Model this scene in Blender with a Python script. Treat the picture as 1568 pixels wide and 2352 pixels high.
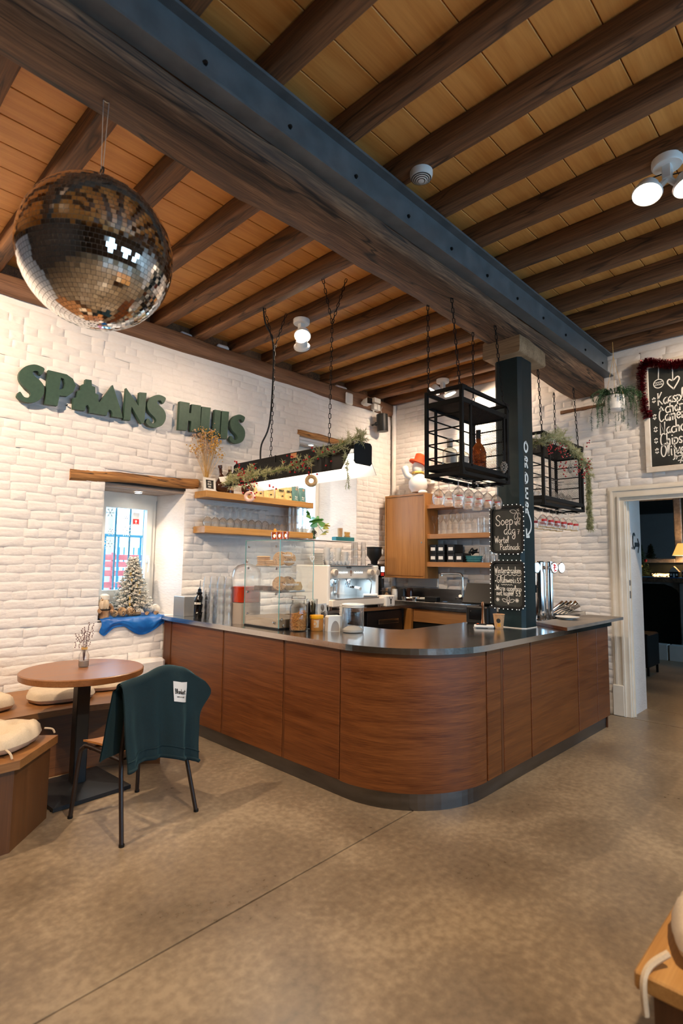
import bpy, bmesh, math, random
from mathutils import Vector, Matrix, Euler, noise
C = bpy.context.scene
COL = C.collection
PI = math.pi
rnd = random.Random(7)
for o in list(bpy.data.objects): bpy.data.objects.remove(o)

# ------------------------------------------------------------------ camera
CAMZ = 1.62
cam = bpy.data.cameras.new('camera'); camo = bpy.data.objects.new('camera', cam); COL.objects.link(camo)
_r = Vector((0.69779, -0.71618, 0.01303)); _u = Vector((-0.07651, -0.05644, 0.99547)); _f = Vector((0.7122, 0.69563, 0.09417))
_m = Matrix((_r, _u, -_f)).transposed().to_4x4(); _m.translation = Vector((0, 0, CAMZ))
camo.matrix_world = _m
cam.sensor_fit = 'HORIZONTAL'; cam.sensor_width = 24.0; cam.lens = 1256.41 / 1568 * 24.0
cam.clip_start = 0.02
cam.dof.use_dof = True; cam.dof.focus_distance = 5.0; cam.dof.aperture_fstop = 2.0
C.camera = camo
# ------------------------------------------------------------------ world, exposure
W = bpy.data.worlds.new('overcast_sky'); C.world = W; W.use_nodes = True
_bg = W.node_tree.nodes['Background']; _bg.inputs[0].default_value = (0.40, 0.70, 1.0, 1); _bg.inputs[1].default_value = 5.0
C.view_settings.view_transform = 'Standard'; C.view_settings.look = 'None'
C.view_settings.exposure = 1.1; C.view_settings.gamma = 1.0; C.view_settings.use_curve_mapping = False
C.cycles.use_denoising = True
C.cycles.max_bounces = 9; C.cycles.diffuse_bounces = 4; C.cycles.glossy_bounces = 4
C.cycles.transmission_bounces = 8; C.cycles.transparent_max_bounces = 24
C.cycles.caustics_reflective = False; C.cycles.caustics_refractive = False
C.cycles.sample_clamp_indirect = 6.0
# ------------------------------------------------------------------ lights
WARM = (1.0, 0.765, 0.545)
def aim(o, target):
    d = (Vector(target) - o.location).normalized(); o.rotation_euler = d.to_track_quat('-Z', 'Y').to_euler()
def spot(name, loc, target, power, deg=100, blend=0.8, size=0.05, col=WARM):
    l = bpy.data.lights.new(name, 'SPOT'); l.energy = power; l.color = col; l.spot_size = math.radians(deg)
    l.spot_blend = blend; l.shadow_soft_size = size
    o = bpy.data.objects.new(name, l); COL.objects.link(o); o.location = loc; aim(o, target); return o
def area(name, loc, target, power, sx, sy, col=(1, 1, 1), portal=False, spread=180):
    l = bpy.data.lights.new(name, 'AREA'); l.shape = 'RECTANGLE'; l.size = sx; l.size_y = sy; l.energy = power; l.color = col
    l.spread = math.radians(spread)
    o = bpy.data.objects.new(name, l); COL.objects.link(o); o.location = loc; aim(o, target)
    if portal: l.cycles.is_portal = True
    return o
# daylight comes through the windows of the wall behind the camera and through the two bar-side windows
for i, xc in enumerate((0.6, 3.2, 5.4)):
    area('daylight_portal', (xc, -4.02, 1.85), (xc, 0, 1.85), 1, 1.5, 2.0, portal=True)
area('daylight_portal', (2.6, 5.97, 1.75), (2.6, 0, 1.75), 1, 0.8, 1.2, portal=True)
area('daylight_portal', (5.25, 5.97, 2.6), (5.25, 0, 2.6), 1, 1.0, 1.4, portal=True)
P_SPOT = 150.0
# heads of the visible lamps: (x, y, z, target)
HEADS = [((3.56, 4.06, 3.93), (3.2, 5.3, 2.2)), ((3.62, 4.12, 3.86), (4.4, 3.6, 0.5)),
         ((5.98, 4.04, 3.93), (5.6, 5.35, 2.6)), ((6.12, 4.02, 3.93), (6.6, 3.0, 2.9)),
         ((3.57, 0.86, 3.92), (3.0, 0.6, 0.0)), ((3.66, 0.72, 3.92), (5.6, 1.6, 0.6))]
HIDDEN = [((-0.35, 3.55, 3.95), (1.6, 5.3, 1.9)), ((1.3, -0.5, 3.95), (1.7, 0.7, 0.0)), ((-0.9, 1.6, 3.95), (0.9, 4.6, 0.9)), ((5.6, 0.3, 3.95), (6.6, 1.4, 2.4))]  # unseen warm spots added outside the frame, lights only, no fixtures built
for (p, t), k in zip(HEADS, (1.3, 1.15, 1.3, 1.5, 0.45, 0.3)): spot('warm_spot_light', p, t, P_SPOT * k, deg=125, blend=0.9, size=0.06)
for (p, t), k in zip(HIDDEN, (1.55, 1.75, 0.5, 0.5)): spot('warm_spot_light', p, t, P_SPOT * k, deg=125, blend=0.9, size=0.06)

# ------------------------------------------------------------------ materials
def nt(m): return m.node_tree.nodes, m.node_tree.links
def base_mat(name, col, rough=0.5, metal=0.0, spec=0.5):
    m = bpy.data.materials.new(name); m.use_nodes = True
    b = m.node_tree.nodes['Principled BSDF']
    b.inputs['Base Color'].default_value = (*col, 1); b.inputs['Roughness'].default_value = rough
    b.inputs['Metallic'].default_value = metal; b.inputs['Specular IOR Level'].default_value = spec
    return m
def noisy(name, c1, c2, scale=(4, 4, 4), rough=(0.5, 0.5), bump=0.0, metal=0.0, detail=5, dist=0.0, c3=None, fine=0.0, finescale=(60, 60, 60), bumpdist=0.01, spec=0.5, lo=0.35, hi=0.65):
    """procedural two- or three-tone material driven by (stretched) object-space noise"""
    m = base_mat(name, c1, rough[0], metal, spec); N, L = nt(m); b = N['Principled BSDF']
    tc = N.new('ShaderNodeTexCoord'); mp = N.new('ShaderNodeMapping'); mp.inputs['Scale'].default_value = scale
    L.new(tc.outputs['Object'], mp.inputs['Vector'])
    n = N.new('ShaderNodeTexNoise'); n.inputs['Scale'].default_value = 1.0; n.inputs['Detail'].default_value = detail; n.inputs['Distortion'].default_value = dist
    L.new(mp.outputs[0], n.inputs['Vector'])
    fac = n.outputs['Fac']
    if fine:
        mp2 = N.new('ShaderNodeMapping'); mp2.inputs['Scale'].default_value = finescale; L.new(tc.outputs['Object'], mp2.inputs['Vector'])
        n2 = N.new('ShaderNodeTexNoise'); n2.inputs['Scale'].default_value = 1.0; n2.inputs['Detail'].default_value = 3; L.new(mp2.outputs[0], n2.inputs['Vector'])
        mx = N.new('ShaderNodeMix'); mx.inputs[0].default_value = fine; L.new(fac, mx.inputs[2]); L.new(n2.outputs['Fac'], mx.inputs[3]); fac = mx.outputs[0]
    cr = N.new('ShaderNodeValToRGB'); e = cr.color_ramp.elements
    e[0].position = lo; e[0].color = (*c1, 1); e[1].position = hi; e[1].color = (*c2, 1)
    if c3: k = e.new((lo + hi) / 2); k.color = (*c3, 1)
    L.new(fac, cr.inputs[0]); L.new(cr.outputs[0], b.inputs['Base Color'])
    if rough[0] != rough[1]:
        mr = N.new('ShaderNodeMapRange'); mr.inputs[1].default_value = 0.3; mr.inputs[2].default_value = 0.7
        mr.inputs[3].default_value = rough[0]; mr.inputs[4].default_value = rough[1]; L.new(fac, mr.inputs[0]); L.new(mr.outputs[0], b.inputs['Roughness'])
    if bump:
        bp = N.new('ShaderNodeBump'); bp.inputs['Strength'].default_value = bump; bp.inputs['Distance'].default_value = bumpdist
        L.new(fac, bp.inputs['Height']); L.new(bp.outputs[0], b.inputs['Normal'])
    return m
def wood(name, c1, c2, axis='x', fr=14.0, rough=(0.4, 0.6), bump=0.15, c3=None, fine=0.45):
    s = {'x': (1.1, fr, fr), 'y': (fr, 1.1, fr), 'z': (fr, fr, 1.1)}[axis]
    f = {'x': (4, fr * 9, fr * 9), 'y': (fr * 9, 4, fr * 9), 'z': (fr * 9, fr * 9, 4)}[axis]
    return noisy(name, c1, c2, s, rough, bump, detail=6, dist=0.7, c3=c3, fine=fine, finescale=f, bumpdist=0.004)
def emit(name, col, k, rough=0.5):
    m = base_mat(name, (0.8, 0.8, 0.8), rough); b = m.node_tree.nodes['Principled BSDF']
    b.inputs['Emission Color'].default_value = (*col, 1); b.inputs['Emission Strength'].default_value = k
    return m
def thin_glass(name, tint=(0.95, 0.97, 0.97), refl=1.0, ior=1.45, edge=0.0, body=0.0):
    """clear thin-walled glass: straight-through transmission plus a Fresnel mirror"""
    m = bpy.data.materials.new(name); m.use_nodes = True; N, L = nt(m); N.clear()
    out = N.new('ShaderNodeOutputMaterial'); t = N.new('ShaderNodeBsdfTransparent'); g = N.new('ShaderNodeBsdfGlossy')
    g.inputs['Roughness'].default_value = 0.03; g.inputs['Color'].default_value = (1, 1, 1, 1)
    lw = N.new('ShaderNodeLayerWeight'); lw.inputs['Blend'].default_value = 0.5
    ra = N.new('ShaderNodeValToRGB'); ra.color_ramp.elements[0].color = (*tint, 1); k = 0.45 - edge
    ra.color_ramp.elements[1].color = (tint[0] * k, tint[1] * k, tint[2] * k, 1); ra.color_ramp.elements[0].position = 0.45
    L.new(lw.outputs['Facing'], ra.inputs[0]); L.new(ra.outputs[0], t.inputs['Color'])
    pw = N.new('ShaderNodeMath'); pw.operation = 'POWER'; pw.inputs[1].default_value = 3.0; L.new(lw.outputs['Facing'], pw.inputs[0])
    mu = N.new('ShaderNodeMath'); mu.operation = 'MULTIPLY_ADD'; mu.inputs[1].default_value = 0.8 * refl; mu.inputs[2].default_value = 0.07 * refl; mu.use_clamp = True
    L.new(pw.outputs[0], mu.inputs[0])
    mx = N.new('ShaderNodeMixShader'); L.new(mu.outputs[0], mx.inputs[0]); L.new(t.outputs[0], mx.inputs[1]); L.new(g.outputs[0], mx.inputs[2])
    if body > 0:
        gl = N.new('ShaderNodeBsdfGlass'); gl.inputs['IOR'].default_value = 1.22; gl.inputs['Roughness'].default_value = 0.0
        m2 = N.new('ShaderNodeMixShader'); m2.inputs[0].default_value = body; L.new(mx.outputs[0], m2.inputs[1]); L.new(gl.outputs[0], m2.inputs[2]); mx = m2
    L.new(mx.outputs[0], out.inputs[0]); return m

M = {}
M['wall'] = noisy('white_lime_paint', (0.80, 0.755, 0.715), (0.86, 0.82, 0.785), (4, 4, 9), (0.85, 0.85), 0.45, fine=0.45, finescale=(22, 22, 50), bumpdist=0.02, detail=7)
M['plaster'] = noisy('white_plaster', (0.80, 0.77, 0.72), (0.86, 0.83, 0.78), (5, 5, 5), (0.85, 0.85), 0.15, bumpdist=0.01)
M['trim'] = noisy('cream_gloss_paint', (0.78, 0.72, 0.62), (0.84, 0.79, 0.70), (6, 6, 6), (0.4, 0.5), 0.05)
M['floor'] = noisy('polished_concrete', (0.185, 0.135, 0.086), (0.40, 0.305, 0.195), (1.5, 1.5, 1.5), (0.26, 0.44), 0.04, detail=12, dist=.5, c3=(0.27, 0.20, 0.127), fine=0.40, finescale=(26, 26, 26), lo=0.36, hi=0.64)
M['dark'] = base_mat('joint_dark', (0.02, 0.018, 0.015), 0.8)
M['plank'] = wood('ceiling_board_pine', (0.64, 0.265, 0.055), (0.82, 0.405, 0.110), 'x', 9, (0.5, 0.6), 0.1, fine=0.35)
M['joist'] = wood('old_joist_oak', (0.065, 0.028, 0.011), (0.25, 0.115, 0.046), 'y', 13, (0.6, 0.75), 0.5, fine=0.5)
M['beam'] = wood('hewn_beam_oak', (0.035, 0.016, 0.008), (0.25, 0.138, 0.072), 'x', 11, (0.65, 0.8), 0.9, c3=(0.11, 0.056, 0.028), fine=0.5)
def cracks(m, scale, k=1.0):
    N, L = nt(m); b = N['Principled BSDF']; src = b.inputs['Base Color'].links[0].from_socket
    tc = N.new('ShaderNodeTexCoord'); mp = N.new('ShaderNodeMapping'); mp.inputs['Scale'].default_value = scale; L.new(tc.outputs['Object'], mp.inputs['Vector'])
    n = N.new('ShaderNodeTexNoise'); n.inputs['Scale'].default_value = 1; n.inputs['Detail'].default_value = 3; n.inputs['Distortion'].default_value = .4; L.new(mp.outputs[0], n.inputs['Vector'])
    cr = N.new('ShaderNodeValToRGB'); e = cr.color_ramp.elements; e[0].position = .485; e[0].color = (1, 1, 1, 1); e[1].position = .515; e[1].color = (1, 1, 1, 1); q = e.new(.5); q.color = (1 - k, 1 - k, 1 - k, 1)
    L.new(n.outputs['Fac'], cr.inputs[0]); mx = N.new('ShaderNodeMix'); mx.data_type = 'RGBA'; mx.blend_type = 'MULTIPLY'; mx.inputs[0].default_value = 1
    L.new(src, mx.inputs[6]); L.new(cr.outputs[0], mx.inputs[7]); L.new(mx.outputs[2], b.inputs['Base Color'])
cracks(M['beam'], (.45, 5, 5), .92); cracks(M['joist'], (4.5, .5, 4.5), .7)
M['plate'] = wood('wall_plate_oak', (0.10, 0.045, 0.022), (0.24, 0.12, 0.06), 'x', 12, (0.6, 0.75), 0.5, fine=0.5)
M['steel_grey'] = noisy('painted_steel_beam', (0.085, 0.098, 0.105), (0.12, 0.135, 0.145), (8, 8, 8), (0.38, 0.5), 0.05, spec=0.5)
M['post'] = noisy('post_green_paint', (0.0022, 0.013, 0.017), (0.004, 0.020, 0.025), (2, 2, 10), (0.42, 0.5), 0.12, spec=0.35, fine=0.4, finescale=(50, 50, 3))
M['oak'] = wood('oak_light_x', (0.38, 0.18, 0.045), (0.54, 0.29, 0.09), 'x', 16, (0.4, 0.5), 0.1)
M['oaky'] = wood('oak_light_y', (0.30, 0.13, 0.04), (0.42, 0.20, 0.07), 'y', 16, (0.4, 0.5), 0.1)
M['oakz'] = wood('oak_light_z', (0.30, 0.12, 0.025), (0.44, 0.20, 0.05), 'z', 18, (0.4, 0.5), 0.1)
M['cnty'] = wood('counter_veneer_y', (0.085, 0.022, 0.004), (0.20, 0.064, 0.013), 'y', 20, (0.36, 0.5), 0.08, fine=0.55)
M['cntx'] = wood('counter_veneer_x', (0.085, 0.022, 0.004), (0.20, 0.064, 0.013), 'x', 20, (0.32, 0.44), 0.08, fine=0.55)
M['cntz'] = wood('counter_lath_z', (0.07, 0.021, 0.006), (0.15, 0.052, 0.016), 'z', 20, (0.32, 0.42), 0.08)
M['steel'] = noisy('brushed_stainless', (0.52, 0.505, 0.48), (0.62, 0.605, 0.58), (3, 3, 3), (0.14, 0.22), 0.02, metal=1.0, fine=0.5, finescale=(80, 80, 80))
M['plinth'] = noisy('plinth_steel', (0.15, 0.145, 0.14), (0.21, 0.205, 0.20), (2, 2, 12), (0.28, 0.4), 0.02, metal=1.0)
M['satin'] = base_mat('satin_steel', (0.55, 0.55, 0.55), 0.42, 0.85)
M['chrome'] = base_mat('chrome', (0.78, 0.78, 0.78), 0.08, 1.0)
M['black'] = base_mat('black_satin', (0.006, 0.006, 0.006), 0.45, 0, 0.35)
M['blackmetal'] = noisy('black_powdercoat', (0.004, 0.004, 0.004), (0.009, 0.009, 0.009), (9, 9, 9), (0.55, 0.65), 0.05, spec=0.18)
M['blackgloss'] = base_mat('black_gloss', (0.006, 0.006, 0.007), 0.12)
M['white'] = base_mat('white_enamel', (0.80, 0.77, 0.72), 0.3)
M['ceramic'] = base_mat('glazed_ceramic', (0.82, 0.80, 0.76), 0.15)
M['plastic_w'] = base_mat('white_plastic', (0.78, 0.77, 0.74), 0.35)
M['chalk'] = base_mat('chalk_white', (0.86, 0.85, 0.80), 0.9)
M['ink'] = base_mat('black_ink', (0.012, 0.012, 0.012), 0.7)
M['board'] = noisy('chalkboard', (0.016, 0.018, 0.017), (0.030, 0.034, 0.030), (7, 7, 7), (0.55, 0.65), 0.02)
M['glass'] = thin_glass('clear_glass', (0.985, 0.99, 0.99), body=0.32)
M['pane'] = thin_glass('window_pane', (0.97, 0.985, 0.985), 0.6)
M['caseglass'] = thin_glass('case_glass', (0.975, 0.99, 0.988), 0.9)
M['glassedge'] = base_mat('glass_edge_green', (0.10, 0.42, 0.40), 0.1)
M['rust_glass'] = thin_glass('pink_glass', (0.95, 0.74, 0.66), 0.8)
# ------------------------------------------------------------------ mesh helpers
def V3(*a): return Vector(a)
class MB:
    """collects shapes; build() links them as ONE mesh object"""
    def __init__(s): s.v = []; s.f = []; s.sm = []
    def add(s, verts, faces, smooth=False, mat=None):
        o = len(s.v)
        s.v += [tuple(mat @ Vector(p)) if mat else tuple(p) for p in verts]
        s.f += [tuple(i + o for i in f) for f in faces]; s.sm += [smooth] * len(faces); return s
    def box(s, x0, x1, y0, y1, z0, z1, b=0.0, mat=None):
        if b <= 0:
            v = [(x, y, z) for z in (z0, z1) for y in (y0, y1) for x in (x0, x1)]
            f = [(0, 2, 3, 1), (4, 5, 7, 6), (0, 1, 5, 4), (2, 6, 7, 3), (0, 4, 6, 2), (1, 3, 7, 5)]
            return s.add(v, f, False, mat)
        b = min(b, (x1 - x0) * .49, (y1 - y0) * .49, (z1 - z0) * .49)
        bm = bmesh.new(); bmesh.ops.create_cube(bm, size=1)
        for q in bm.verts: q.co = Vector(((x0 + x1) / 2 + q.co.x * (x1 - x0), (y0 + y1) / 2 + q.co.y * (y1 - y0), (z0 + z1) / 2 + q.co.z * (z1 - z0)))
        bmesh.ops.bevel(bm, geom=bm.edges[:], offset=b, segments=1, affect='EDGES')
        s._bm(bm, False, mat); return s
    def _bm(s, bm, smooth, mat=None):
        bm.verts.index_update(); s.add([q.co[:] for q in bm.verts], [[q.index for q in f.verts] for f in bm.faces], smooth, mat); bm.free()
    def tube(s, pts, r, n=8, cap=True, closed=False, mat=None):
        pts = [Vector(p) for p in pts]; k = len(pts); rr = r if isinstance(r, (list, tuple)) else [r] * k
        v = []; f = []; up = None
        for i, p in enumerate(pts):
            a = pts[(i - 1) % k] if (closed or i > 0) else p; c = pts[(i + 1) % k] if (closed or i < k - 1) else p
            d = (c - a); d = d.normalized() if d.length > 1e-9 else Vector((0, 0, 1))
            if up is None: up = Vector((0, 0, 1)) if abs(d.z) < 0.9 else Vector((1, 0, 0))
            x = d.cross(up); x = x.normalized() if x.length > 1e-6 else d.orthogonal().normalized()
            y = x.cross(d); up = y
            for j in range(n):
                t = 2 * PI * j / n; v.append(p + (x * math.cos(t) + y * math.sin(t)) * rr[i])
        m = k if closed else k - 1
        for i in range(m):
            for j in range(n):
                a = i * n + j; b = i * n + (j + 1) % n; c = ((i + 1) % k) * n + (j + 1) % n; d = ((i + 1) % k) * n + j
                f.append((a, d, c, b))
        if cap and not closed: f.append(tuple(range(n))); f.append(tuple(reversed(range((k - 1) * n, k * n))))
        return s.add(v, f, n > 4, mat)
    def cyl(s, c, r, h, n=20, r2=None, mat=None):
        """upright cylinder or cone frustum from base centre c"""
        r2 = r if r2 is None else r2; x, y, z = c
        return s.lathe([(0, 0), (r, 0), (r2, h), (0, h)], n, (x, y, z), mat)
    def lathe(s, prof, n=20, c=(0, 0, 0), mat=None, smooth=True):
        v = []; f = []; rows = []
        for (r, z) in prof:
            if r < 1e-6: rows.append([len(v)]); v.append((c[0], c[1], c[2] + z))
            else:
                rows.append(list(range(len(v), len(v) + n)))
                v += [(c[0] + r * math.cos(2 * PI * j / n), c[1] + r * math.sin(2 * PI * j / n), c[2] + z) for j in range(n)]
        for a, b in zip(rows, rows[1:]):
            if len(a) == 1 and len(b) == 1: continue
            for j in range(n):
                k = (j + 1) % n
                if len(a) == 1: f.append((a[0], b[k], b[j]))
                elif len(b) == 1: f.append((a[j], a[k], b[0]))
                else: f.append((a[j], a[k], b[k], b[j]))
        return s.add(v, f, smooth, mat)
    def prism(s, poly, z0, z1, mat=None, holes=()):
        """extrude an outline (x, y) between z0 and z1, holes allowed"""
        from mathutils.geometry import tessellate_polygon
        loops = [list(poly)] + [list(h) for h in holes]; flat = [p for l in loops for p in l]; n = len(flat)
        tri = tessellate_polygon([[Vector((p[0], p[1], 0)) for p in l] for l in loops])
        v = [(p[0], p[1], z0) for p in flat] + [(p[0], p[1], z1) for p in flat]; f = []
        for t in tri:
            a, b, c = [Vector((*flat[i], 0)) for i in t]
            if (b - a).cross(c - a).z < 0: t = (t[0], t[2], t[1])
            f.append((t[0] + n, t[1] + n, t[2] + n)); f.append((t[2], t[1], t[0]))
        o = 0
        for l in loops:
            k = len(l); ar = sum(l[i][0] * l[(i + 1) % k][1] - l[(i + 1) % k][0] * l[i][1] for i in range(k))
            for i in range(k):
                a, b = o + i, o + (i + 1) % k
                if (ar < 0) != (o > 0): a, b = b, a
                f.append((a, b, b + n, a + n))
            o += k
        return s.add(v, f, False, mat)
    def ball(s, c, r, n=12, m=8, sc=(1, 1, 1), mat=None):
        p = [(r * math.sin(PI * i / m), -r * math.cos(PI * i / m)) for i in range(m + 1)]; p[0] = (0, -r); p[-1] = (0, r)
        T = Matrix.Translation(c) @ Matrix.Diagonal((*sc, 1)); return s.lathe(p, n, (0, 0, 0), (mat @ T) if mat else T)
    def torus(s, c, R, r, n=20, m=8, mat=None):
        pts = [(c[0] + R * math.cos(2 * PI * i / n), c[1] + R * math.sin(2 * PI * i / n), c[2]) for i in range(n)]
        return s.tube(pts, r, m, closed=True, mat=mat)
    def grid(s, nu, nv, fn, smooth=True, mat=None):
        v = [fn(i / nu, j / nv) for j in range(nv + 1) for i in range(nu + 1)]
        f = [(j * (nu + 1) + i, j * (nu + 1) + i + 1, (j + 1) * (nu + 1) + i + 1, (j + 1) * (nu + 1) + i) for j in range(nv) for i in range(nu)]
        return s.add(v, f, smooth, mat)
    def xform(s, fn): s.v = [tuple(fn(Vector(p))) for p in s.v]; return s
    def mesh(s, name, mat, sharp=40):
        me = bpy.data.meshes.new(name); me.from_pydata(s.v, [], s.f); me.update()
        me.polygons.foreach_set('use_smooth', s.sm)
        if any(s.sm):
            try: me.set_sharp_from_angle(angle=math.radians(sharp))
            except Exception: pass
        me.materials.append(mat if not isinstance(mat, str) else M[mat]); return me
def origin(o):
    p = Vector((0, 0, 0))
    while o: p += o.location; o = o.parent
    return p
def link(name, me, parent=None, kind=None, label=None):
    o = bpy.data.objects.new(name, me); COL.objects.link(o)
    if parent is not None: o.parent = parent
    if kind: o['kind'] = kind
    if label: o['label'] = label
    return o
def part(name, mb, mat, parent, kind=None, label=None, sharp=40):       # mb in the thing's own coordinates
    return link(name, mb.mesh(name, mat, sharp), parent, kind, label)
def wpart(name, mb, mat, parent, kind=None, label=None, sharp=40):      # mb in world coordinates (unrotated thing)
    p = origin(parent); mb.v = [(a - p.x, b - p.y, c - p.z) for a, b, c in mb.v]
    return part(name, mb, mat, parent, kind, label, sharp)
def tag(o, label, cat, group=None, kind=None):
    o['label'] = label; o['category'] = cat
    if group: o['group'] = group
    if kind: o['kind'] = kind
    return o
def thing(name, label, cat, loc=(0, 0, 0), rz=0.0, group=None):
    o = bpy.data.objects.new(name, None); COL.objects.link(o); o.empty_display_size = 0.05
    o.location = loc; o.rotation_euler = (0, 0, rz); return tag(o, label, cat, group)
def solo(name, mb, mat, label, cat, loc=None, group=None, kind=None, sharp=40):
    """a thing that is one mesh; world-coordinate mb is shifted so its origin sits at loc"""
    if loc is not None: mb.v = [(a - loc[0], b - loc[1], c - loc[2]) for a, b, c in mb.v]
    o = link(name, mb.mesh(name, mat, sharp))
    if loc is not None: o.location = loc
    return tag(o, label, cat, group, kind)
def struct(name, mb, mat, parent=None, sharp=40):
    o = link(name, mb.mesh(name, mat, sharp), parent)
    if parent is None: o['kind'] = 'structure'
    return o
def dup(root, loc, rz=None, label=None, group=None):
    r = root.copy(); COL.objects.link(r); r.location = loc
    if rz is not None: r.rotation_euler = (0, 0, rz)
    if label: r['label'] = label
    if group: r['group'] = group
    for ch in list(root.children):
        c = ch.copy(); COL.objects.link(c); c.parent = r
        for g in list(ch.children):
            d = g.copy(); COL.objects.link(d); d.parent = c
    return r
def Rz(a): return Matrix.Rotation(a, 4, 'Z')
def Rx(a): return Matrix.Rotation(a, 4, 'X')
def Ry(a): return Matrix.Rotation(a, 4, 'Y')
def T(*a): return Matrix.Translation(a)
def catmull(p, n=4, closed=False):
    if len(p) < 3: return [Vector(q) for q in p]
    P = [Vector(q) for q in p]; k = len(P); out = []
    for i in range(k if closed else k - 1):
        a, b, c, d = (P[(i - 1) % k], P[i], P[(i + 1) % k], P[(i + 2) % k]) if closed else (P[max(i - 1, 0)], P[i], P[i + 1], P[min(i + 2, k - 1)])
        for t in range(n):
            u = t / n; out.append(0.5 * ((2 * b) + (c - a) * u + (2 * a - 5 * b + 4 * c - d) * u * u + (3 * b - a - 3 * c + d) * u ** 3))
    if not closed: out.append(P[-1])
    return out
# frame matrices: local (x right, y up, z out) on a wall plane
def frame_m(o, right, up):
    r = Vector(right).normalized(); u = Vector(up).normalized(); n = r.cross(u)
    m = Matrix((r, u, n)).transposed().to_4x4(); m.translation = Vector(o); return m
def ribbon(mb, pts, w, mat, z=0.0):
    """flat painted or chalked stroke of width w along 2-D points"""
    P = [Vector((p[0], p[1])) for p in pts]; P = [p for i, p in enumerate(P) if i == 0 or (p - P[i - 1]).length > 1e-6]
    if len(P) < 2: P = [P[0] - Vector((w * .3, 0)), P[0] + Vector((w * .3, 0))]
    v = []; f = []
    for i, p in enumerate(P):
        d = (P[min(i + 1, len(P) - 1)] - P[max(i - 1, 0)]); d = d.normalized() if d.length > 1e-9 else Vector((1, 0)); n = Vector((-d.y, d.x)) * w / 2
        if i == 0: p = p - d * w * .3
        if i == len(P) - 1: p = p + d * w * .3
        v += [(p.x + n.x, p.y + n.y, z), (p.x - n.x, p.y - n.y, z)]
    for i in range(len(P) - 1): f.append((2 * i, 2 * i + 1, 2 * i + 3, 2 * i + 2))
    mb.add(v, f, False, mat)
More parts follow.
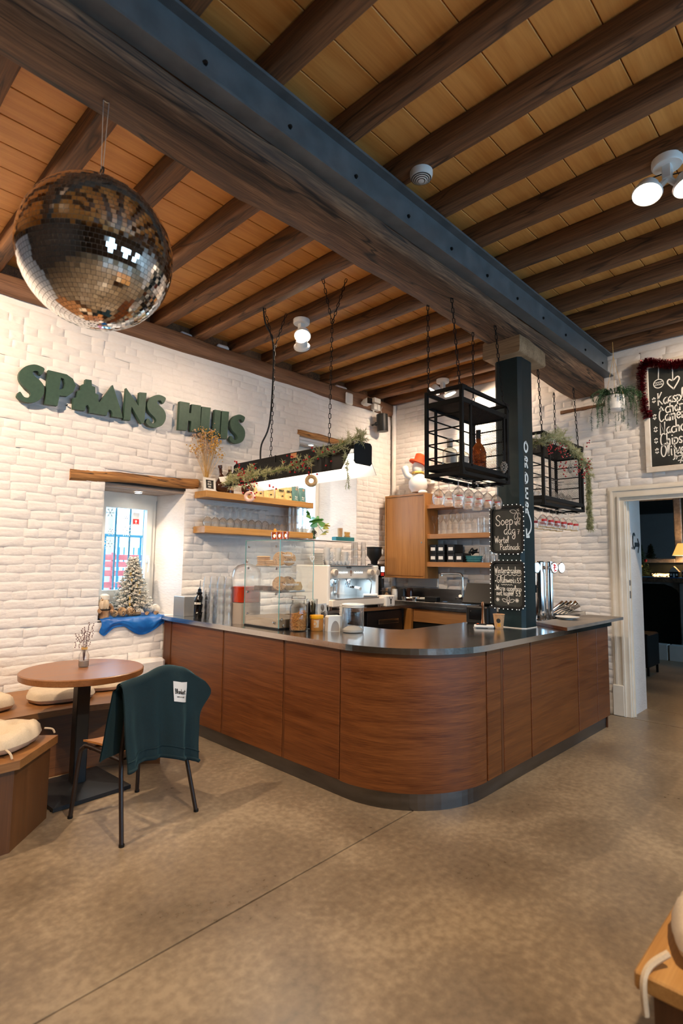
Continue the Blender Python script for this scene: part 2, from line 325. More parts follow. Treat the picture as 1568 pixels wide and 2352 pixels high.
# handwriting: strokes in tenths of the x-height, baseline 0, ascender 20; '|' parts strokes; '!' = straight
GL = {'a': (9, '8,9 5,10 1,7 1,3 4,0 7,3 8,9|8,10 8,3 9,0'), 'b': (9, '1,20 1,0|1,7 4,10 8,7 8,3 4,0 1,2'), 'c': (8, '8,9 5,10 1,7 1,3 4,0 8,1'),
 'd': (9, '8,9 5,10 1,7 1,3 4,0 7,3 8,9|8,20 8,3 9,0'), 'e': (9, '1,5 8,6 7,9 4,10 1,7 1,3 4,0 8,2'), 'g': (9, '8,9 5,10 1,7 1,4 4,2 7,4 8,9|8,10 8,-4 6,-9 2,-8 2,-4 8,1'),
 'h': (9, '1,20 1,0|1,6 4,10 7,8 7,0'), 'i': (4, '2,10 2,2 3,0|2,14 2,15'), 'j': (5, '3,10 3,-5 0,-8|3,14 3,15'), 'k': (8, '1,20 1,0|7,10 1,4|3,6 8,0'),
 'l': (5, '1,1 4,14 3,20 1,17 1,3 3,0'), 'm': (13, '1,10 1,0|1,6 3,10 6,8 6,0|6,6 8,10 11,8 11,0'), 'n': (9, '1,10 1,0|1,6 4,10 7,8 7,2 9,0'), 'o': (9, '4,10 1,7 1,3 4,0 8,3 8,7 4,10'),
 'p': (9, '1,10 1,-9|1,7 4,10 8,7 8,3 4,0 1,2'), 'r': (7, '1,10 1,0|1,6 4,10 7,9'), 's': (7, '7,9 4,10 1,8 3,5 6,3 5,0 1,1'), 't': (7, '3,17 3,3 5,0 7,1|0,11 7,11'),
 'u': (9, '1,10 1,3 4,0 7,3|8,10 8,2 9,0'), 'ü': (9, '1,10 1,3 4,0 7,3|8,10 8,2 9,0|2,14 2,15|6,14 6,15'), 'v': (8, '0,10 4,0 8,10'), 'w': (12, '0,10 3,0 6,8 9,0 12,10'), 'z': (8, '1,10 8,10 1,0 8,0'), 'y': (8, '0,10 4,2|8,10 2,-8'),
 'S': (12, '11,17 8,20 3,19 1,15 4,11 9,8 11,4 8,0 3,0 0,4'), 'W': (15, '0,20 3,1 4,1 7,15 10,1 11,1 14,20'), 'P': (11, '2,20 2,0|0,19 6,20 10,16 8,11 2,10'), 'G': (13, '11,18 7,20 2,16 1,7 4,1 9,1 11,7 7,8'),
 'K': (11, '1,20 1,0!|9,20 1,9 10,0!'), 'C': (12, '11,18 7,20 2,16 1,6 5,0 11,3'), 'N': (13, '1,0 1,20 10,1 11,20!'), 'O': (13, '7,20 2,16 1,6 5,0 10,3 12,12 7,20'), 'L': (10, '1,20 1,0 9,0!'), 'E': (9, '8,20 1,20 1,0 8,0!|1,10 7,10!'), 'T': (10, '0,20 10,20!|5,20 5,0!'), 'D': (10, '1,0 1,20|1,20 7,17 9,10 7,3 1,0'), 'R': (10, '1,0 1,20|1,20 7,19 8,14 1,10|4,10 9,0!'), 'I': (4, '2,20 2,0!'), 'B': (10, '1,0 1,20|1,20 7,18 7,12 1,11|1,11 8,9 8,2 1,0'), 'A': (11, '0,0 5,20 10,0!|2,8 8,8!'), 'M': (14, '0,0 2,20 7,6 12,20 13,0!'), 'V': (10, '0,20 5,0 10,20!'), 'F': (9, '8,20 1,20 1,0!|1,10 7,10!'), 'U': (10, '1,20 1,4 4,0 7,1 9,5 9,20'), 'H': (10, '1,20 1,0!|9,20 9,0!|1,10 9,10!'), 'Z': (9, '1,20 8,20 1,0 9,0!'),
 '7': (9, '0,19 8,19 3,0!|2,10 8,10!'), '5': (9, '8,20 2,20 2,11 6,12 8,7 5,0 1,1'), '2': (9, '1,16 4,20 8,16 1,0 9,0'), '4': (9, '6,0 6,20 0,6 9,6!'), '3': (9, '1,18 6,20 6,12 3,11 8,7 5,0 0,2'), '/': (6, '0,-3 6,18!'), ',': (4, '2,1 1,-3!'), '.': (4, '1,0 2,1'), "'": (4, '2,20 1,15!'), '+': (10, '5,12 5,2!|0,7 10,7!'), '*': (9, '4,12 4,1!|0,10 8,3!|0,3 8,10!'), '!': (4, '2,20 2,6!|2,1 2,0!'), ' ': (6, '')}
def text_w(t): return sum(GL.get(c, GL['n'])[0] + 1.5 for c in t)
def write(mb, t, x, y, h, w, mat, z=0.001, sx=1.0, slope=0.0, jit=0.0):
    """write t with x-height h from (x, y); sx stretches, slope lifts the line"""
    k = h / 10.0; cx = 0.0
    for ch in t:
        gw, st = GL.get(ch, GL['n'])
        for s in [q for q in st.split('|') if q]:
            straight = s.endswith('!'); pts = [tuple(float(a) for a in q.split(',')) for q in s.rstrip('!').split()]
            j = jit * rnd.uniform(-1, 1)
            P = [Vector((x + (cx + a) * k * sx, y + (b + j) * k + (cx + a) * k * sx * slope)) for a, b in pts]
            ribbon(mb, P if straight else catmull(P, 4), w, mat, z)
        cx += gw + 1.5
    return cx * k * sx
# ================================================================== THE ROOM
WY, WX = 5.35, 6.60            # inner faces of the left wall and of the back wall
XMIN, YMIN = -3.5, -4.0
# ---- floor: cast slabs parted by saw-cut joints
mb = MB(); mb.box(XMIN, 12.2, YMIN, 8.0, -0.20, -0.02); floor = struct('floor', mb, 'dark')
def jl(x): return 2.178 + 0.0362 * x
slabs = [[(XMIN, jl(XMIN) + .005), (6.56, jl(6.56) + .005), (6.56, 5.36), (XMIN, 5.36)], [(XMIN, YMIN), (6.49, YMIN), (6.552, jl(6.55) - .005), (XMIN, jl(XMIN) - .005)],
         [(6.50, YMIN), (7.145, YMIN), (7.145, 2.2), (6.565, 2.2)], [(7.153, YMIN), (12.2, YMIN), (12.2, 6.5), (7.153, 6.5)]]
for p in slabs: mb = MB(); mb.prism(p, -0.02, 0.0); part('slab', mb, 'floor', floor)
# ---- left wall (y = 5.35) with two deep window niches
N1 = (2.17, 3.05, 1.05, 2.36); N2 = (4.67, 5.80, 1.94, 3.30)
yb, yo = WY + .012, 5.95
mb = MB()
for a in ((XMIN, N1[0], 0, 4.0), (N1[0], N1[1], 0, N1[2] - .01), (N1[0], N1[1], N1[3] + .06, 4.0), (N1[1], N2[0], 0, 4.0), (N2[0], N2[1], 0, N2[2] - .01), (N2[0], N2[1], N2[3] + .06, 4.0), (N2[1], 7.2, 0, 4.0)):
    mb.box(a[0], a[1], yb, yo, a[2], a[3])
for x0, x1, z0, z1, q in ((*N1, 2.95), (*N2, 5.48)):
    mb.prism([(x1, yb), (x1, yo), (q, yo), (q, 5.82)], z0 - .01, z1 + .06); mb.prism([(x0, yb), (x0 + .08, 5.82), (x0 + .08, yo), (x0, yo)], z0 - .01, z1 + .06)
    mb.box(x0, x1, yb, yo, z0 - .02, z0)
wall_left = struct('wall_left', mb, 'wall')
# ---- back wall (x = 6.60) with the doorway
xb = WX + .012
mb = MB()
for a in ((YMIN, .90, 0, 4.24), (.90, 2.0, 2.43, 4.24), (2.0, 5.95, 0, 4.24)): mb.box(xb, 7.15, a[0], a[1], a[2], a[3])
wall_back = struct('wall_back', mb, 'wall')
# ---- walls behind the camera, one with three tall daylight windows
mb = MB(); mb.box(XMIN - .3, XMIN, YMIN - .3, 6.0, 0, 4.3); M['backdrop'] = base_mat('brown_wall', (0.09, 0.06, 0.04), .8); struct('wall_front', mb, 'backdrop')
mb = MB()
WIN = [(-.15, 1.35), (2.45, 3.95), (4.65, 6.15)]; xs = [XMIN] + [q for w in WIN for q in w] + [7.15]
for i in range(0, len(xs), 2): mb.box(xs[i], xs[i + 1], YMIN - .3, YMIN, 0, 4.3)
for a, b in WIN: mb.box(a, b, YMIN - .3, YMIN, 0, .85); mb.box(a, b, YMIN - .3, YMIN, 2.85, 4.3)
struct('wall_right', mb, 'backdrop')
for k, (a, b) in enumerate(WIN):
    mb = MB()
    for x in (a, (a + b) / 2 - .03, b - .06): mb.box(x, x + .06, YMIN - .2, YMIN - .13, .85, 2.85)
    for z in (.85, 1.85, 2.79): mb.box(a, b, YMIN - .19, YMIN - .14, z, z + .06)
    struct('window_%d' % (k + 3), mb, 'trim')
# ---- bricks: thickly painted, rounded, uneven; the largest in view are single objects
def brick_mesh(k):
    mb = MB(); L, H = .249, .086; sk = rnd.uniform(-.005, .005); dz = rnd.uniform(-.004, .004)
    def fn(u, v):
        a, b = 2 * u - 1, 2 * v - 1
        e = (1 - abs(a) ** 8) * (1 - abs(b) ** 4)
        d = .004 + .0065 * e + sk * a * .8 + (.0045 * noise.noise((u * 3 + k * 7.3, v * 2, k * 1.7)) + .003 * noise.noise((u * 7, v * 5 + k, 4))) * (.4 + .6 * e)
        return (L * (u - .5), -d + (.003 if abs(a) > .99 or abs(b) > .99 else 0), H * (v - .5) + dz * a + .006 * noise.noise((u * 2.2, k * 3.1, v)))
    mb.grid(8, 6, fn); return mb.mesh('painted_brick', 'wall', 180)
BR = [brick_mesh(k) for k in range(18)]
from mathutils import Matrix as _M
CAMI = _m.inverted()
def proj(p):
    c = CAMI @ Vector(p)
    if c.z > -.05: return (-999, -999, 9)
    return (784 + 1256.41 * c.x / -c.z, 1176 - 1256.41 * c.y / -c.z, -c.z)
def lay_bricks(parent, x0, x1, z0, z1, holes, to_world, rz, facing):
    cs = []; z = z0 + .04; row = 0
    while z < z1 - .02:
        segs = [(x0, x1)]
        for (h0, h1, g0, g1) in holes:
            if g0 < z < g1:
                ns = []
                for a, b in segs:
                    if h1 <= a or h0 >= b: ns.append((a, b)); continue
                    if h0 > a: ns.append((a, h0))
                    if h1 < b: ns.append((h1, b))
                segs = ns
        for a, b in segs:
            x = a
            while x < b - .02:
                l = rnd.choice((.22, .24, .25, .12)) if x > a else (.12 if row % 2 else .24)
                if b - x - l < .07: l = b - x
                cs.append((x + l / 2, z + .018 * noise.noise((x * .8, z * 2.1, 3)) + rnd.uniform(-.004, .004), l)); x += l
        z += .079; row += 1
    vis = []
    for i, (x, z, l) in enumerate(cs):
        w = to_world(x, z); px, py, d = proj(w)
        if -60 < px < 1628 and -60 < py < 2412: vis.append((facing(w) * l / d ** 2, i))
    top = {i for _, i in sorted(vis, reverse=True)[:296]}
    rest = MB()
    for i, (x, z, l) in enumerate(cs):
        me = BR[rnd.randrange(len(BR))]; w = Vector(to_world(x, z)); t = rnd.uniform(-.012, .012); off = rnd.uniform(0, .006)
        mt = T(*w) @ Rz(rz) @ T(0, off, 0) @ Ry(t) @ Matrix.Diagonal((l / .24, 1, 1, 1))
        if i in top:
            o = link('brick', me, parent); o.matrix_local = mt
        else: rest.add([q.co for q in me.vertices], [tuple(p.vertices) for p in me.polygons], True, mt)
    part('brickwork', rest, 'wall', parent, kind='stuff', sharp=180)
import mathutils
def wl(x, z): return (x, WY + .004, z)
def wb(y, z): return (WX + .004, y, z)
lay_bricks(wall_left, 0.2, 6.6, 0, 3.92, [(N1[0], N1[1], N1[2] - .02, N1[3] + .18), (N2[0], N2[1], N2[2] - .02, N2[3] + .1)], wl, 0, lambda w: w[1] / math.sqrt(w[0] ** 2 + w[1] ** 2))
# wb runs along -y so that the bricks face the room
lay_bricks(wall_back, -5.35, .4, 0, 4.06, [(-2.17, -.75, -1, 2.53)], lambda s, z: (WX + .004, -s, z), -PI / 2, lambda w: w[0] / math.sqrt(w[0] ** 2 + w[1] ** 2))
# ---- plinth of painted bricks under the niche, beside the counter
mb = MB(); mb.box(2.30, 2.80, 5.17, 5.345, 0, .655, .03)
def rough(p): return p + Vector((noise.noise(p * 9), noise.noise(p * 9 + Vector((5, 1, 2))), noise.noise(p * 8 + Vector((9, 3, 7))))) * .012
struct('trim_1', mb.xform(rough), 'wall')
# ---- window 1 and window 2: frame > sash, pane, handle
def window(n, x0, x1, z0, z1, y, extra=True):
    fr = MB()
    w = .07
    for a in ((x0, x1, z1 - w, z1), (x0, x1, z0, z0 + w), (x0, x0 + w, z0 + w, z1 - w), (x1 - w, x1, z0 + w, z1 - w)): fr.box(a[0], a[1], y, y + .08, a[2], a[3])
    root = struct('window_%d' % n, fr, 'trim')
    sa = MB(); x0 += .05; x1 -= .05; z0 += .05; z1 -= .05; w = .062
    for a in ((x0, x1, z1 - w, z1), (x0, x1, z0, z0 + w), (x0, x0 + w, z0 + w, z1 - w), (x1 - w, x1, z0 + w, z1 - w)): sa.box(a[0], a[1], y - .02, y + .05, a[2], a[3])
    part('sash', sa, 'trim', root)
    pa = MB(); pa.box(x0 + w - .01, x1 - w + .01, y + .015, y + .03, z0 + w - .01, z1 - w + .01); part('pane', pa, 'pane', root)
    return root
w1 = window(1, 2.26, 2.94, 1.20, 2.30, 5.80)
h = MB(); h.box(2.835, 2.868, 5.755, 5.782, 1.60, 1.68, .006); h.tube([(2.851, 5.765, 1.65), (2.851, 5.735, 1.65), (2.851, 5.73, 1.62), (2.845, 5.732, 1.50)], .011, 8)
part('handle', h, 'plastic_w', w1, label='white lever handle')
mb = MB(); mb.box(2.17 + .01, 3.04, 5.80, 5.86, 1.04, 1.20); mb.box(2.2, 3.0, 5.81, 5.86, 2.30, 2.44); part('infill', mb, 'trim', w1)
stk = MB(); F = frame_m((2.715, 5.808, 2.075), (1, 0, 0), (0, 0, 1))
q = MB(); q.box(2.68, 2.755, 5.812, 5.814, 2.005, 2.15); sk1 = part('sticker', q, 'plastic_w', w1, label='small red and white sticker')
M['red'] = base_mat('red_print', (0.72, 0.03, 0.02), 0.4)
q = MB(); q.box(2.681, 2.754, 5.8105, 5.812, 2.02, 2.08); part('red_field', q, 'red', sk1)
q = MB(); q.ball((2.717, 5.811, 2.057), .016, 10, 6, (1, .06, .8)); q.box(2.712, 2.722, 5.8095, 5.811, 2.032, 2.05); q.box(2.69, 2.745, 5.8095, 5.811, 2.022, 2.026); part('emblem', q, 'plastic_w', sk1)
# painted snow crystals on the pane
q = MB()
for cx, cz, r in ((2.43, 2.13, .055), (2.45, 1.93, .045), (2.43, 1.80, .06), (2.62, 1.95, .07), (2.60, 2.08, .03)):
    for a in range(6):
        d = Vector((math.cos(a * PI / 3), math.sin(a * PI / 3))); P = Vector((cx, cz)); n = Vector((-d.y, d.x))
        F2 = frame_m((0, 5.813, 0), (1, 0, 0), (0, 0, 1))
        ribbon(q, [P, P + d * r], .006, F2); ribbon(q, [P + d * r * .55, P + d * r * .8 + n * r * .25], .005, F2); ribbon(q, [P + d * r * .55, P + d * r * .8 - n * r * .25], .005, F2)
part('window_paint', q, 'chalk', w1, label='white painted snow crystals')
w2 = window(2, 4.75, 5.50, 2.0, 3.28, 5.82)
# niche soffits of old boards, with a small recessed lamp each
M['oldboard'] = wood('weathered_board', (0.30, 0.22, 0.17), (0.50, 0.40, 0.33), 'x', 20, (0.7, 0.8), 0.5)
for n, (x0, x1, z0, z1) in ((2, N1), (3, N2)):
    mb = MB(); k = 4
    sf = struct('trim_%d' % n, MB().box(x0, x1, WY + .01, 5.94, z1 + .03, z1 + .05), 'dark')
    for i in range(k):
        y0 = WY + .03 + i * (.56 / k); b = MB(); b.box(x0 + .005, x1 - .005, y0, y0 + .56 / k - .006, z1 - rnd.uniform(0, .012), z1 + .03, .004); part('board', b, 'oldboard', sf)
for (x, y, z) in ((2.62, 5.58, 2.345), (5.12, 5.62, 3.285)):
    t = thing('recessed_spotlight', 'small round recessed lamp in the soffit above the ' + ('lower window with the fir tree' if z < 3 else 'upper window by the long lamp'), 'lamp', (x, y, z))
    mb = MB(); mb.lathe([(.030, .004), (.042, .004), (.042, -.006), (.036, -.008), (.030, -.002)], 20); part('rim', mb, 'plastic_w', t)
    mb = MB(); mb.lathe([(0, -.003), (.030, -.003), (.030, .003), (0, .003)], 20); part('lens', mb, emit('recessed_glow_%d' % int(z), (1, .93, .85), 25), t)
    spot('recessed_light', (x, y, z - .02), (x, y - .05, 0), 10, deg=120, blend=1, size=.03, col=(1, .85, .7))
# ---- lintels of the two niches
def timber(x0, x1, y0, y1, z0, z1, axis, seg=16, amp=.012, seed=0, b=.02, freq=5.0):
    """old hewn timber: subdivided box with chamfered, wandering edges"""
    mb = MB(); lo = {'x': (x0, x1), 'y': (y0, y1)}[axis]; c0, c1 = (y0, y1) if axis == 'x' else (x0, x1)
    ring = []
    ts = [(0, 0), (.5, 0), (1, 0), (1, .5), (1, 1), (.5, 1), (0, 1), (0, .5)]
    prof = []
    for (a, c) in ts:
        if a in (0, 1) and c in (0, 1):
            da = b / (c1 - c0) * (1 if a == 0 else -1); dc = b / (z1 - z0) * (1 if c == 0 else -1)
            pr = [(a + da, c), (a, c + dc)] if (a == 1) == (c == 0) else [(a, c + dc), (a + da, c)]
            prof += pr
        else: prof.append((a, c))
    n = len(prof); v = []; f = []
    for i in range(seg + 1):
        s = lo[0] + (lo[1] - lo[0]) * i / seg
        for (a, c) in prof:
            p = Vector((s, c0 + (c1 - c0) * a, z0 + (z1 - z0) * c)) if axis == 'x' else Vector((c0 + (c1 - c0) * a, s, z0 + (z1 - z0) * c))
            q = Vector((p.x * freq * .35, p.y * freq * .35, p.z * freq)) + Vector((seed * 9.1, seed * 3.7, 0))
            d = Vector((noise.noise(q), noise.noise(q + Vector((11, 5, 2))), noise.noise(q + Vector((3, 17, 8))))) * amp
            d2 = Vector((noise.noise(p * 7 + Vector((seed, 0, 0))), noise.noise(p * 7 + Vector((0, 4, seed))), noise.noise(p * 7 + Vector((8, seed, 1))))) * amp * .45
            if axis == 'x': d.x = d2.x = 0
            else: d.y = d2.y = 0
            v.append(p + d + d2)
    for i in range(seg):
        for j in range(n):
            a = i * n + j; bq = i * n + (j + 1) % n; f.append((a, bq, bq + n, a + n) if axis == 'y' else (a, a + n, bq + n, bq))
    f.append(tuple(range(n))); f.append(tuple(reversed(range(seg * n, seg * n + n))))
    return mb.add(v, f, True)
M['lintel'] = wood('lintel_oak', (0.09, 0.035, 0.012), (0.52, 0.26, 0.08), 'x', 12, (0.6, 0.75), 0.6, c3=(0.36, 0.16, 0.045)); cracks(M['lintel'], (.9, 7, 9), .9)
mb = timber(1.84, 3.19, WY - .03, WY + .16, 2.40, 2.50, 'x', 20, .016, 3, .025)
mb.xform(lambda p: p + Vector((0, 0, -.03 + .045 * (p.x - 1.84))))
solo('oak_lintel', mb, 'lintel', 'cracked orange-brown oak lintel above the small window with the fir tree', 'lintel', (2.5, WY, 2.45), sharp=50)
mb = timber(4.63, 5.86, WY - .02, WY + .14, 3.295, 3.375, 'x', 18, .014, 5, .025)
solo('oak_lintel', mb, 'lintel', 'weathered oak lintel above the upper window, partly hidden by the long lamp', 'lintel', (5.2, WY, 3.33), sharp=50)
mb = timber(0, 1, 0, .05, 0, .05, 'x')
mb = MB(); b = timber(-2.69, -2.1, WX - .012, WX + .05, 3.49, 3.535, 'x', 8, .006, 6, .01); b.v = [(y, -x, z) for x, y, z in b.v]
solo('wall_lath', b, 'plate', 'short dark timber set in the back wall under the beam end', 'timber', (WX, 2.4, 3.51), sharp=50)
# ---- ceiling: boards over joists, wall plate, the great beam and the steel beam
mb = MB(); mb.box(XMIN, 7.15, YMIN, 5.95, 4.30, 4.45); ceiling = struct('ceiling', mb, 'dark')
ylines = [5.36 + .0] + []
y = 0.805 - .25 * 20
while y < 5.6:
    a, b = max(y, YMIN), min(y + .25, 5.5)
    if b > a + .02:
        q = MB(); q.box(XMIN, 7.1, a + .003, b - .003, 4.24, 4.268, .003); o = part('plank', q, 'plank', ceiling)
        o.location = (rnd.uniform(-2, 0) * 0, 0, 0)
    y += .25
cedge = [-.35, .17, .67, 1.167, 1.662, 2.207, 2.705, 3.172, 3.68, 4.18, 4.68, 5.19, 5.69, 6.19, 6.585]
for i, c in enumerate(cedge):
    q = timber(c - .122 + rnd.uniform(-.01, .01), c, YMIN, 5.42, 4.10, 4.245, 'y', 26, .010, 20 + i, .014, 4)
    part('joist', q, 'joist', ceiling, sharp=50)
q = timber(XMIN, WX, WY - .07, WY + .2, 3.935, 4.10, 'x', 40, .022, 2, .02, 4); part('wall_plate', q, 'plate', ceiling, sharp=50)
q = MB(); q.box(XMIN, 7.1, WY + .06, WY + .10, 3.99, 4.26); part('infill', q, 'joist', ceiling)
for c0, c1 in ((2.90, 3.05), (3.37, 3.54), (5.33, 5.56)):
    q = MB(); q.box(c0, c1, WY - .02, WY + .05, 4.10, 4.155, .02); part('infill', q.xform(rough), 'wall', ceiling)
q = timber(XMIN, WX - .01, 2.17, 2.58, 3.735, 4.095, 'x', 60, .026, 1, .05, 3.2)
# the beam swells and dips where it meets the back wall
q.xform(lambda p: p + Vector((0, 0, -.10 * max(0, min(1, (p.x - 4.6) / 1.6)) * (1 if p.z < 3.9 else .1))))
tbeam = solo('timber_beam', q, 'beam', 'huge rough-hewn oak beam carrying the ceiling joists', 'beam', (2.5, 2.37, 3.9), sharp=55)
crk = MB()
pts = [(-.2 + i * .3, 2.42 - .006 * i + .02 * noise.noise((i * .7, 1, 2)), 0) for i in range(18)]
t = thing('steel_beam', 'grey painted steel H-beam bolted along the side of the oak beam', 'beam', (2.5, 2.13, 3.95))
q = MB(); q.box(XMIN, WX - .005, 2.125, 2.138, 3.84, 4.075); wpart('web', q, 'steel_grey', t)
q = MB(); q.box(XMIN, WX - .005, 2.065, 2.168, 3.826, 3.84); wpart('bottom_flange', q, 'steel_grey', t)
q = MB(); q.box(XMIN, WX - .005, 2.07, 2.168, 4.075, 4.092); wpart('top_flange', q, 'steel_grey', t)
x = .7
while x < 6.5:
    q = MB(); q.lathe([(0, .012), (.010, .012), (.014, 0), (0, 0)], 6, mat=T(x, 2.125, 3.95) @ Rx(PI / 2)); wpart('bolt', q, 'black', t); x += .52
# ---- post, corbel block
t = thing('timber_post', 'dark green painted post with white ORDER lettering rising from the bar', 'post', (4.82, 2.415, 1.062))
def octo(x0, x1, y0, y1, c): return [(x0 + c, y0), (x1 - c, y0), (x1, y0 + c), (x1, y1 - c), (x1 - c, y1), (x0 + c, y1), (x0, y1 - c), (x0, y0 + c)]
q = MB(); q.prism(octo(4.69, 4.95, 2.28, 2.55, .03), 1.062, 3.655); wpart('shaft', q, 'post', t)
q = MB(); q.prism(octo(4.683, 4.957, 2.273, 2.557, .032), 1.062, 1.068); wpart('sealing_bead', q, 'white', t, label='pale bead of sealant round the foot')
M['lettering'] = base_mat('white_lettering', (0.75, 0.80, 0.80), 0.7)
F = frame_m((4.735, 2.279, 0), (1, 0, 0), (0, 0, 1))
for ch, zc in (('O', 2.725), ('R', 2.58), ('D', 2.43), ('E', 2.29), ('R', 2.155)):
    q = MB(); gw = GL[ch][0] * .0046 * 1.35; write(q, ch, .042 - gw / 2, zc - .046, .046, .022, F, sx=1.35); q.v = q.v; wpart('letter', q, 'lettering', t, label='white painted letter ' + ch)
q = MB(); ribbon(q, catmull([(.05, 2.115), (.095, 2.07), (.12, 2.01), (.105, 1.95), (.045, 1.905)], 6), .020, F)
ribbon(q, [(.022, 1.955), (.025, 1.885), (.075, 1.892)], .026, F)
wpart('arrow', q, 'lettering', t, label='white painted curved arrow')
q = timber(4.575, 5.12, 2.225, 2.60, 3.575, 3.75, 'x', 8, .012, 9, .015); q.xform(lambda p: p + Vector((0, 0, .078 * 0)))
q2 = MB(); q2.v = q.v; q2.f = q.f; q2.sm = q.sm
M['corbel'] = wood('corbel_oak', (0.20, 0.115, 0.055), (0.42, 0.27, 0.15), 'y', 10, (0.6, 0.75), 0.5)
wpart('corbel_block', q, 'corbel', tbeam, label='short pale timber block above the post', sharp=50)
# ---- doorway casing on the back wall
ca = MB()
def casing(mb, prof, y_out, ztop):
    pass
prof = [(0, .028, .012), (.028, .05, .03), (.05, .105, .022), (.105, .125, .038), (.125, .17, .016)]
for a, b, d in prof:
    ca.box(WX - d, WX + .012, 2.17 - b, 2.17 - a, 0 if a > .02 else .33, 2.53 - b); ca.box(WX - d, WX + .012, .73 + a, 2.17 - a, 2.53 - b, 2.53 - a)
    ca.box(WX - d, WX + .012, .73 + a, .73 + b, 0, 2.53 - b)
door = struct('door_1', ca, 'trim')
q = MB(); q.box(WX - .042, WX + .01, 2.058, 2.175, 0, .33, .006); part('plinth_block', q, 'trim', door)
q = MB(); q.box(WX + .012, WX + .12, 1.985, 2.0, 0, 2.43); q.box(WX + .012, WX + .12, .9, 2.0, 2.415, 2.43); q.box(WX + .05, WX + .065, 1.97, 1.99, 0, 2.42); part('jamb_lining', q, 'trim', door)
q = MB(); q.box(WX + .03, WX + .055, 1.98, 1.986, 1.28, 1.36); q.box(WX + .03, WX + .055, 1.98, 1.986, 1.42, 1.48); part('strike_plate', q, 'plinth', door)
q = MB(); F = frame_m((6.645, 1.9965, 1.87), (1, 0, 0), (0, 0, 1)); F = frame_m((6.645, 1.9965, 1.84), (1, 0, 0), (0, 0, 1))
for ch, u in (('W', 0), ('C', .19)): q = MB(); write(q, ch, u, .0, .085, .028, F, z=.001, sx=.9); part('letter', q, 'ink', door, label='black painted letter ' + ch)
q = MB(); ribbon(q, [(.165, .0), (.17, .004)], .028, F); part('letter', q, 'ink', door, label='black painted dot')
q = MB(); ribbon(q, [(.28, .045), (.41, .047)], .05, F); ribbon(q, [(.38, .11), (.43, .05), (.38, -.04)], .03, F); part('arrow', q, 'ink', door, label='black painted arrow', kind='stuff')
# the wall above the doorway is bulged plaster: flat panel under the slate
# ================================================================== THE BAR COUNTER
ORD = ['first', 'second', 'third', 'fourth', 'fifth', 'sixth', 'seventh', 'eighth', 'ninth', 'tenth', 'eleventh', 'twelfth']
def arc(cx, cy, r, a0, a1, n): return [(cx + r * math.cos(math.radians(a0 + (a1 - a0) * i / n)), cy + r * math.sin(math.radians(a0 + (a1 - a0) * i / n))) for i in range(n + 1)]
FX, FY, RC = 2.84, 2.03, .72
def front_path(off): # outline of the front at distance off outside the panels
    return [(FX - off, 5.318)] + [(FX - off, FY + RC)] + arc(FX + RC, FY + RC, RC + off, 180, 270, 20)[1:] + [(6.03, FY - off)]
t = thing('bar_counter', 'curved oak-panelled bar counter with stainless steel top and grey plinth', 'counter', (3.6, 3.0, 0))
def strip(off0, off1, z0, z1):
    a = front_path(off0); b = front_path(off1); mb = MB(); mb.prism(a + b[::-1], z0, z1); return mb
wpart('plinth', strip(-.035, -.055, 0, .125), 'plinth', t)
wpart('carcass', strip(-.022, -.05, .115, 1.02), 'cntz', t)
for (a, b) in ((5.17, 5.315), (4.235, 5.135), (3.395, 4.205), (2.77, 3.365)):
    q = MB(); q.box(FX - .001, FX + .021, a, b, .12, 1.02, .004); wpart('panel', q, 'cnty' if b - a > .2 else 'cntz', t)
for y in (5.152, 4.22, 3.38):
    q = MB(); q.box(FX + .006, FX + .021, y - .012, y + .012, .12, 1.02); wpart('lath', q, 'cntz', t)
pa = [(FX, FY + RC + .01)] + arc(FX + RC, FY + RC, RC, 180, 270, 26) ; pb = [(FX + .021, FY + RC + .01)] + arc(FX + RC, FY + RC, RC - .021, 180, 270, 26)
q = MB(); q.prism(pa + pb[::-1], .12, 1.02); q.sm = [True] * len(q.f)
M['cntc'] = noisy('counter_veneer_bent', (0.085, 0.022, 0.004), (0.20, 0.064, 0.013), (2.0, 2.0, 26), (0.38, 0.5), 0.08, detail=6, dist=0.5, fine=0.55, finescale=(8, 8, 210), bumpdist=.004)
wpart('curved_panel', q, 'cntc', t)
for (a, b) in ((3.582, 3.775), (3.82, 4.255), (4.275, 5.215), (5.235, 5.69), (5.705, 6.03)):
    q = MB(); q.box(a, b, FY - .001, FY + .021, .12, 1.02, .004); wpart('panel', q, 'cntx', t)
for x in (3.571, 3.797, 4.265, 5.225, 5.697):
    q = MB(); w = .016 if abs(x - 3.797) < .01 else .006; q.box(x - w, x + w, FY + (.002 if w > .01 else .008), FY + .021, .12, 1.02); wpart('lath', q, 'cntz', t)
q = MB(); q.box(6.008, 6.03, FY + .022, 2.15, .0, 1.02); wpart('end_panel', q, 'cntz', t)
q = MB(); q.box(3.66, 3.70, 2.98, 5.31, .02, 1.018); q.box(3.70, 5.98, 2.90, 2.93, .02, 1.018); wpart('back_panel', q, 'cntz', t)
top = [(FX - .03, 5.32)] + front_path(.03)[1:-1] + [(6.06, FY - .03), (6.06, 2.94)] + [(3.92, 2.94), (3.80, 2.965), (3.735, 3.05), (3.72, 3.18), (3.72, 5.32)]
q = MB(); q.prism(top, 1.02, 1.062); wpart('worktop', q, 'steel', t, label='brushed steel top with rounded corner')
CT = 1.0625
M['slate'] = noisy('dark_slate', (0.16, 0.14, 0.12), (0.24, 0.21, 0.18), (5, 5, 5), (0.45, 0.55), 0.05)
M['fridge'] = base_mat('fridge_black', (0.015, 0.014, 0.014), 0.35)
t = thing('serving_board', 'long grey-brown slab laid over the far end of the bar, overhanging its edge', 'board', (5.6, 2.16, CT))
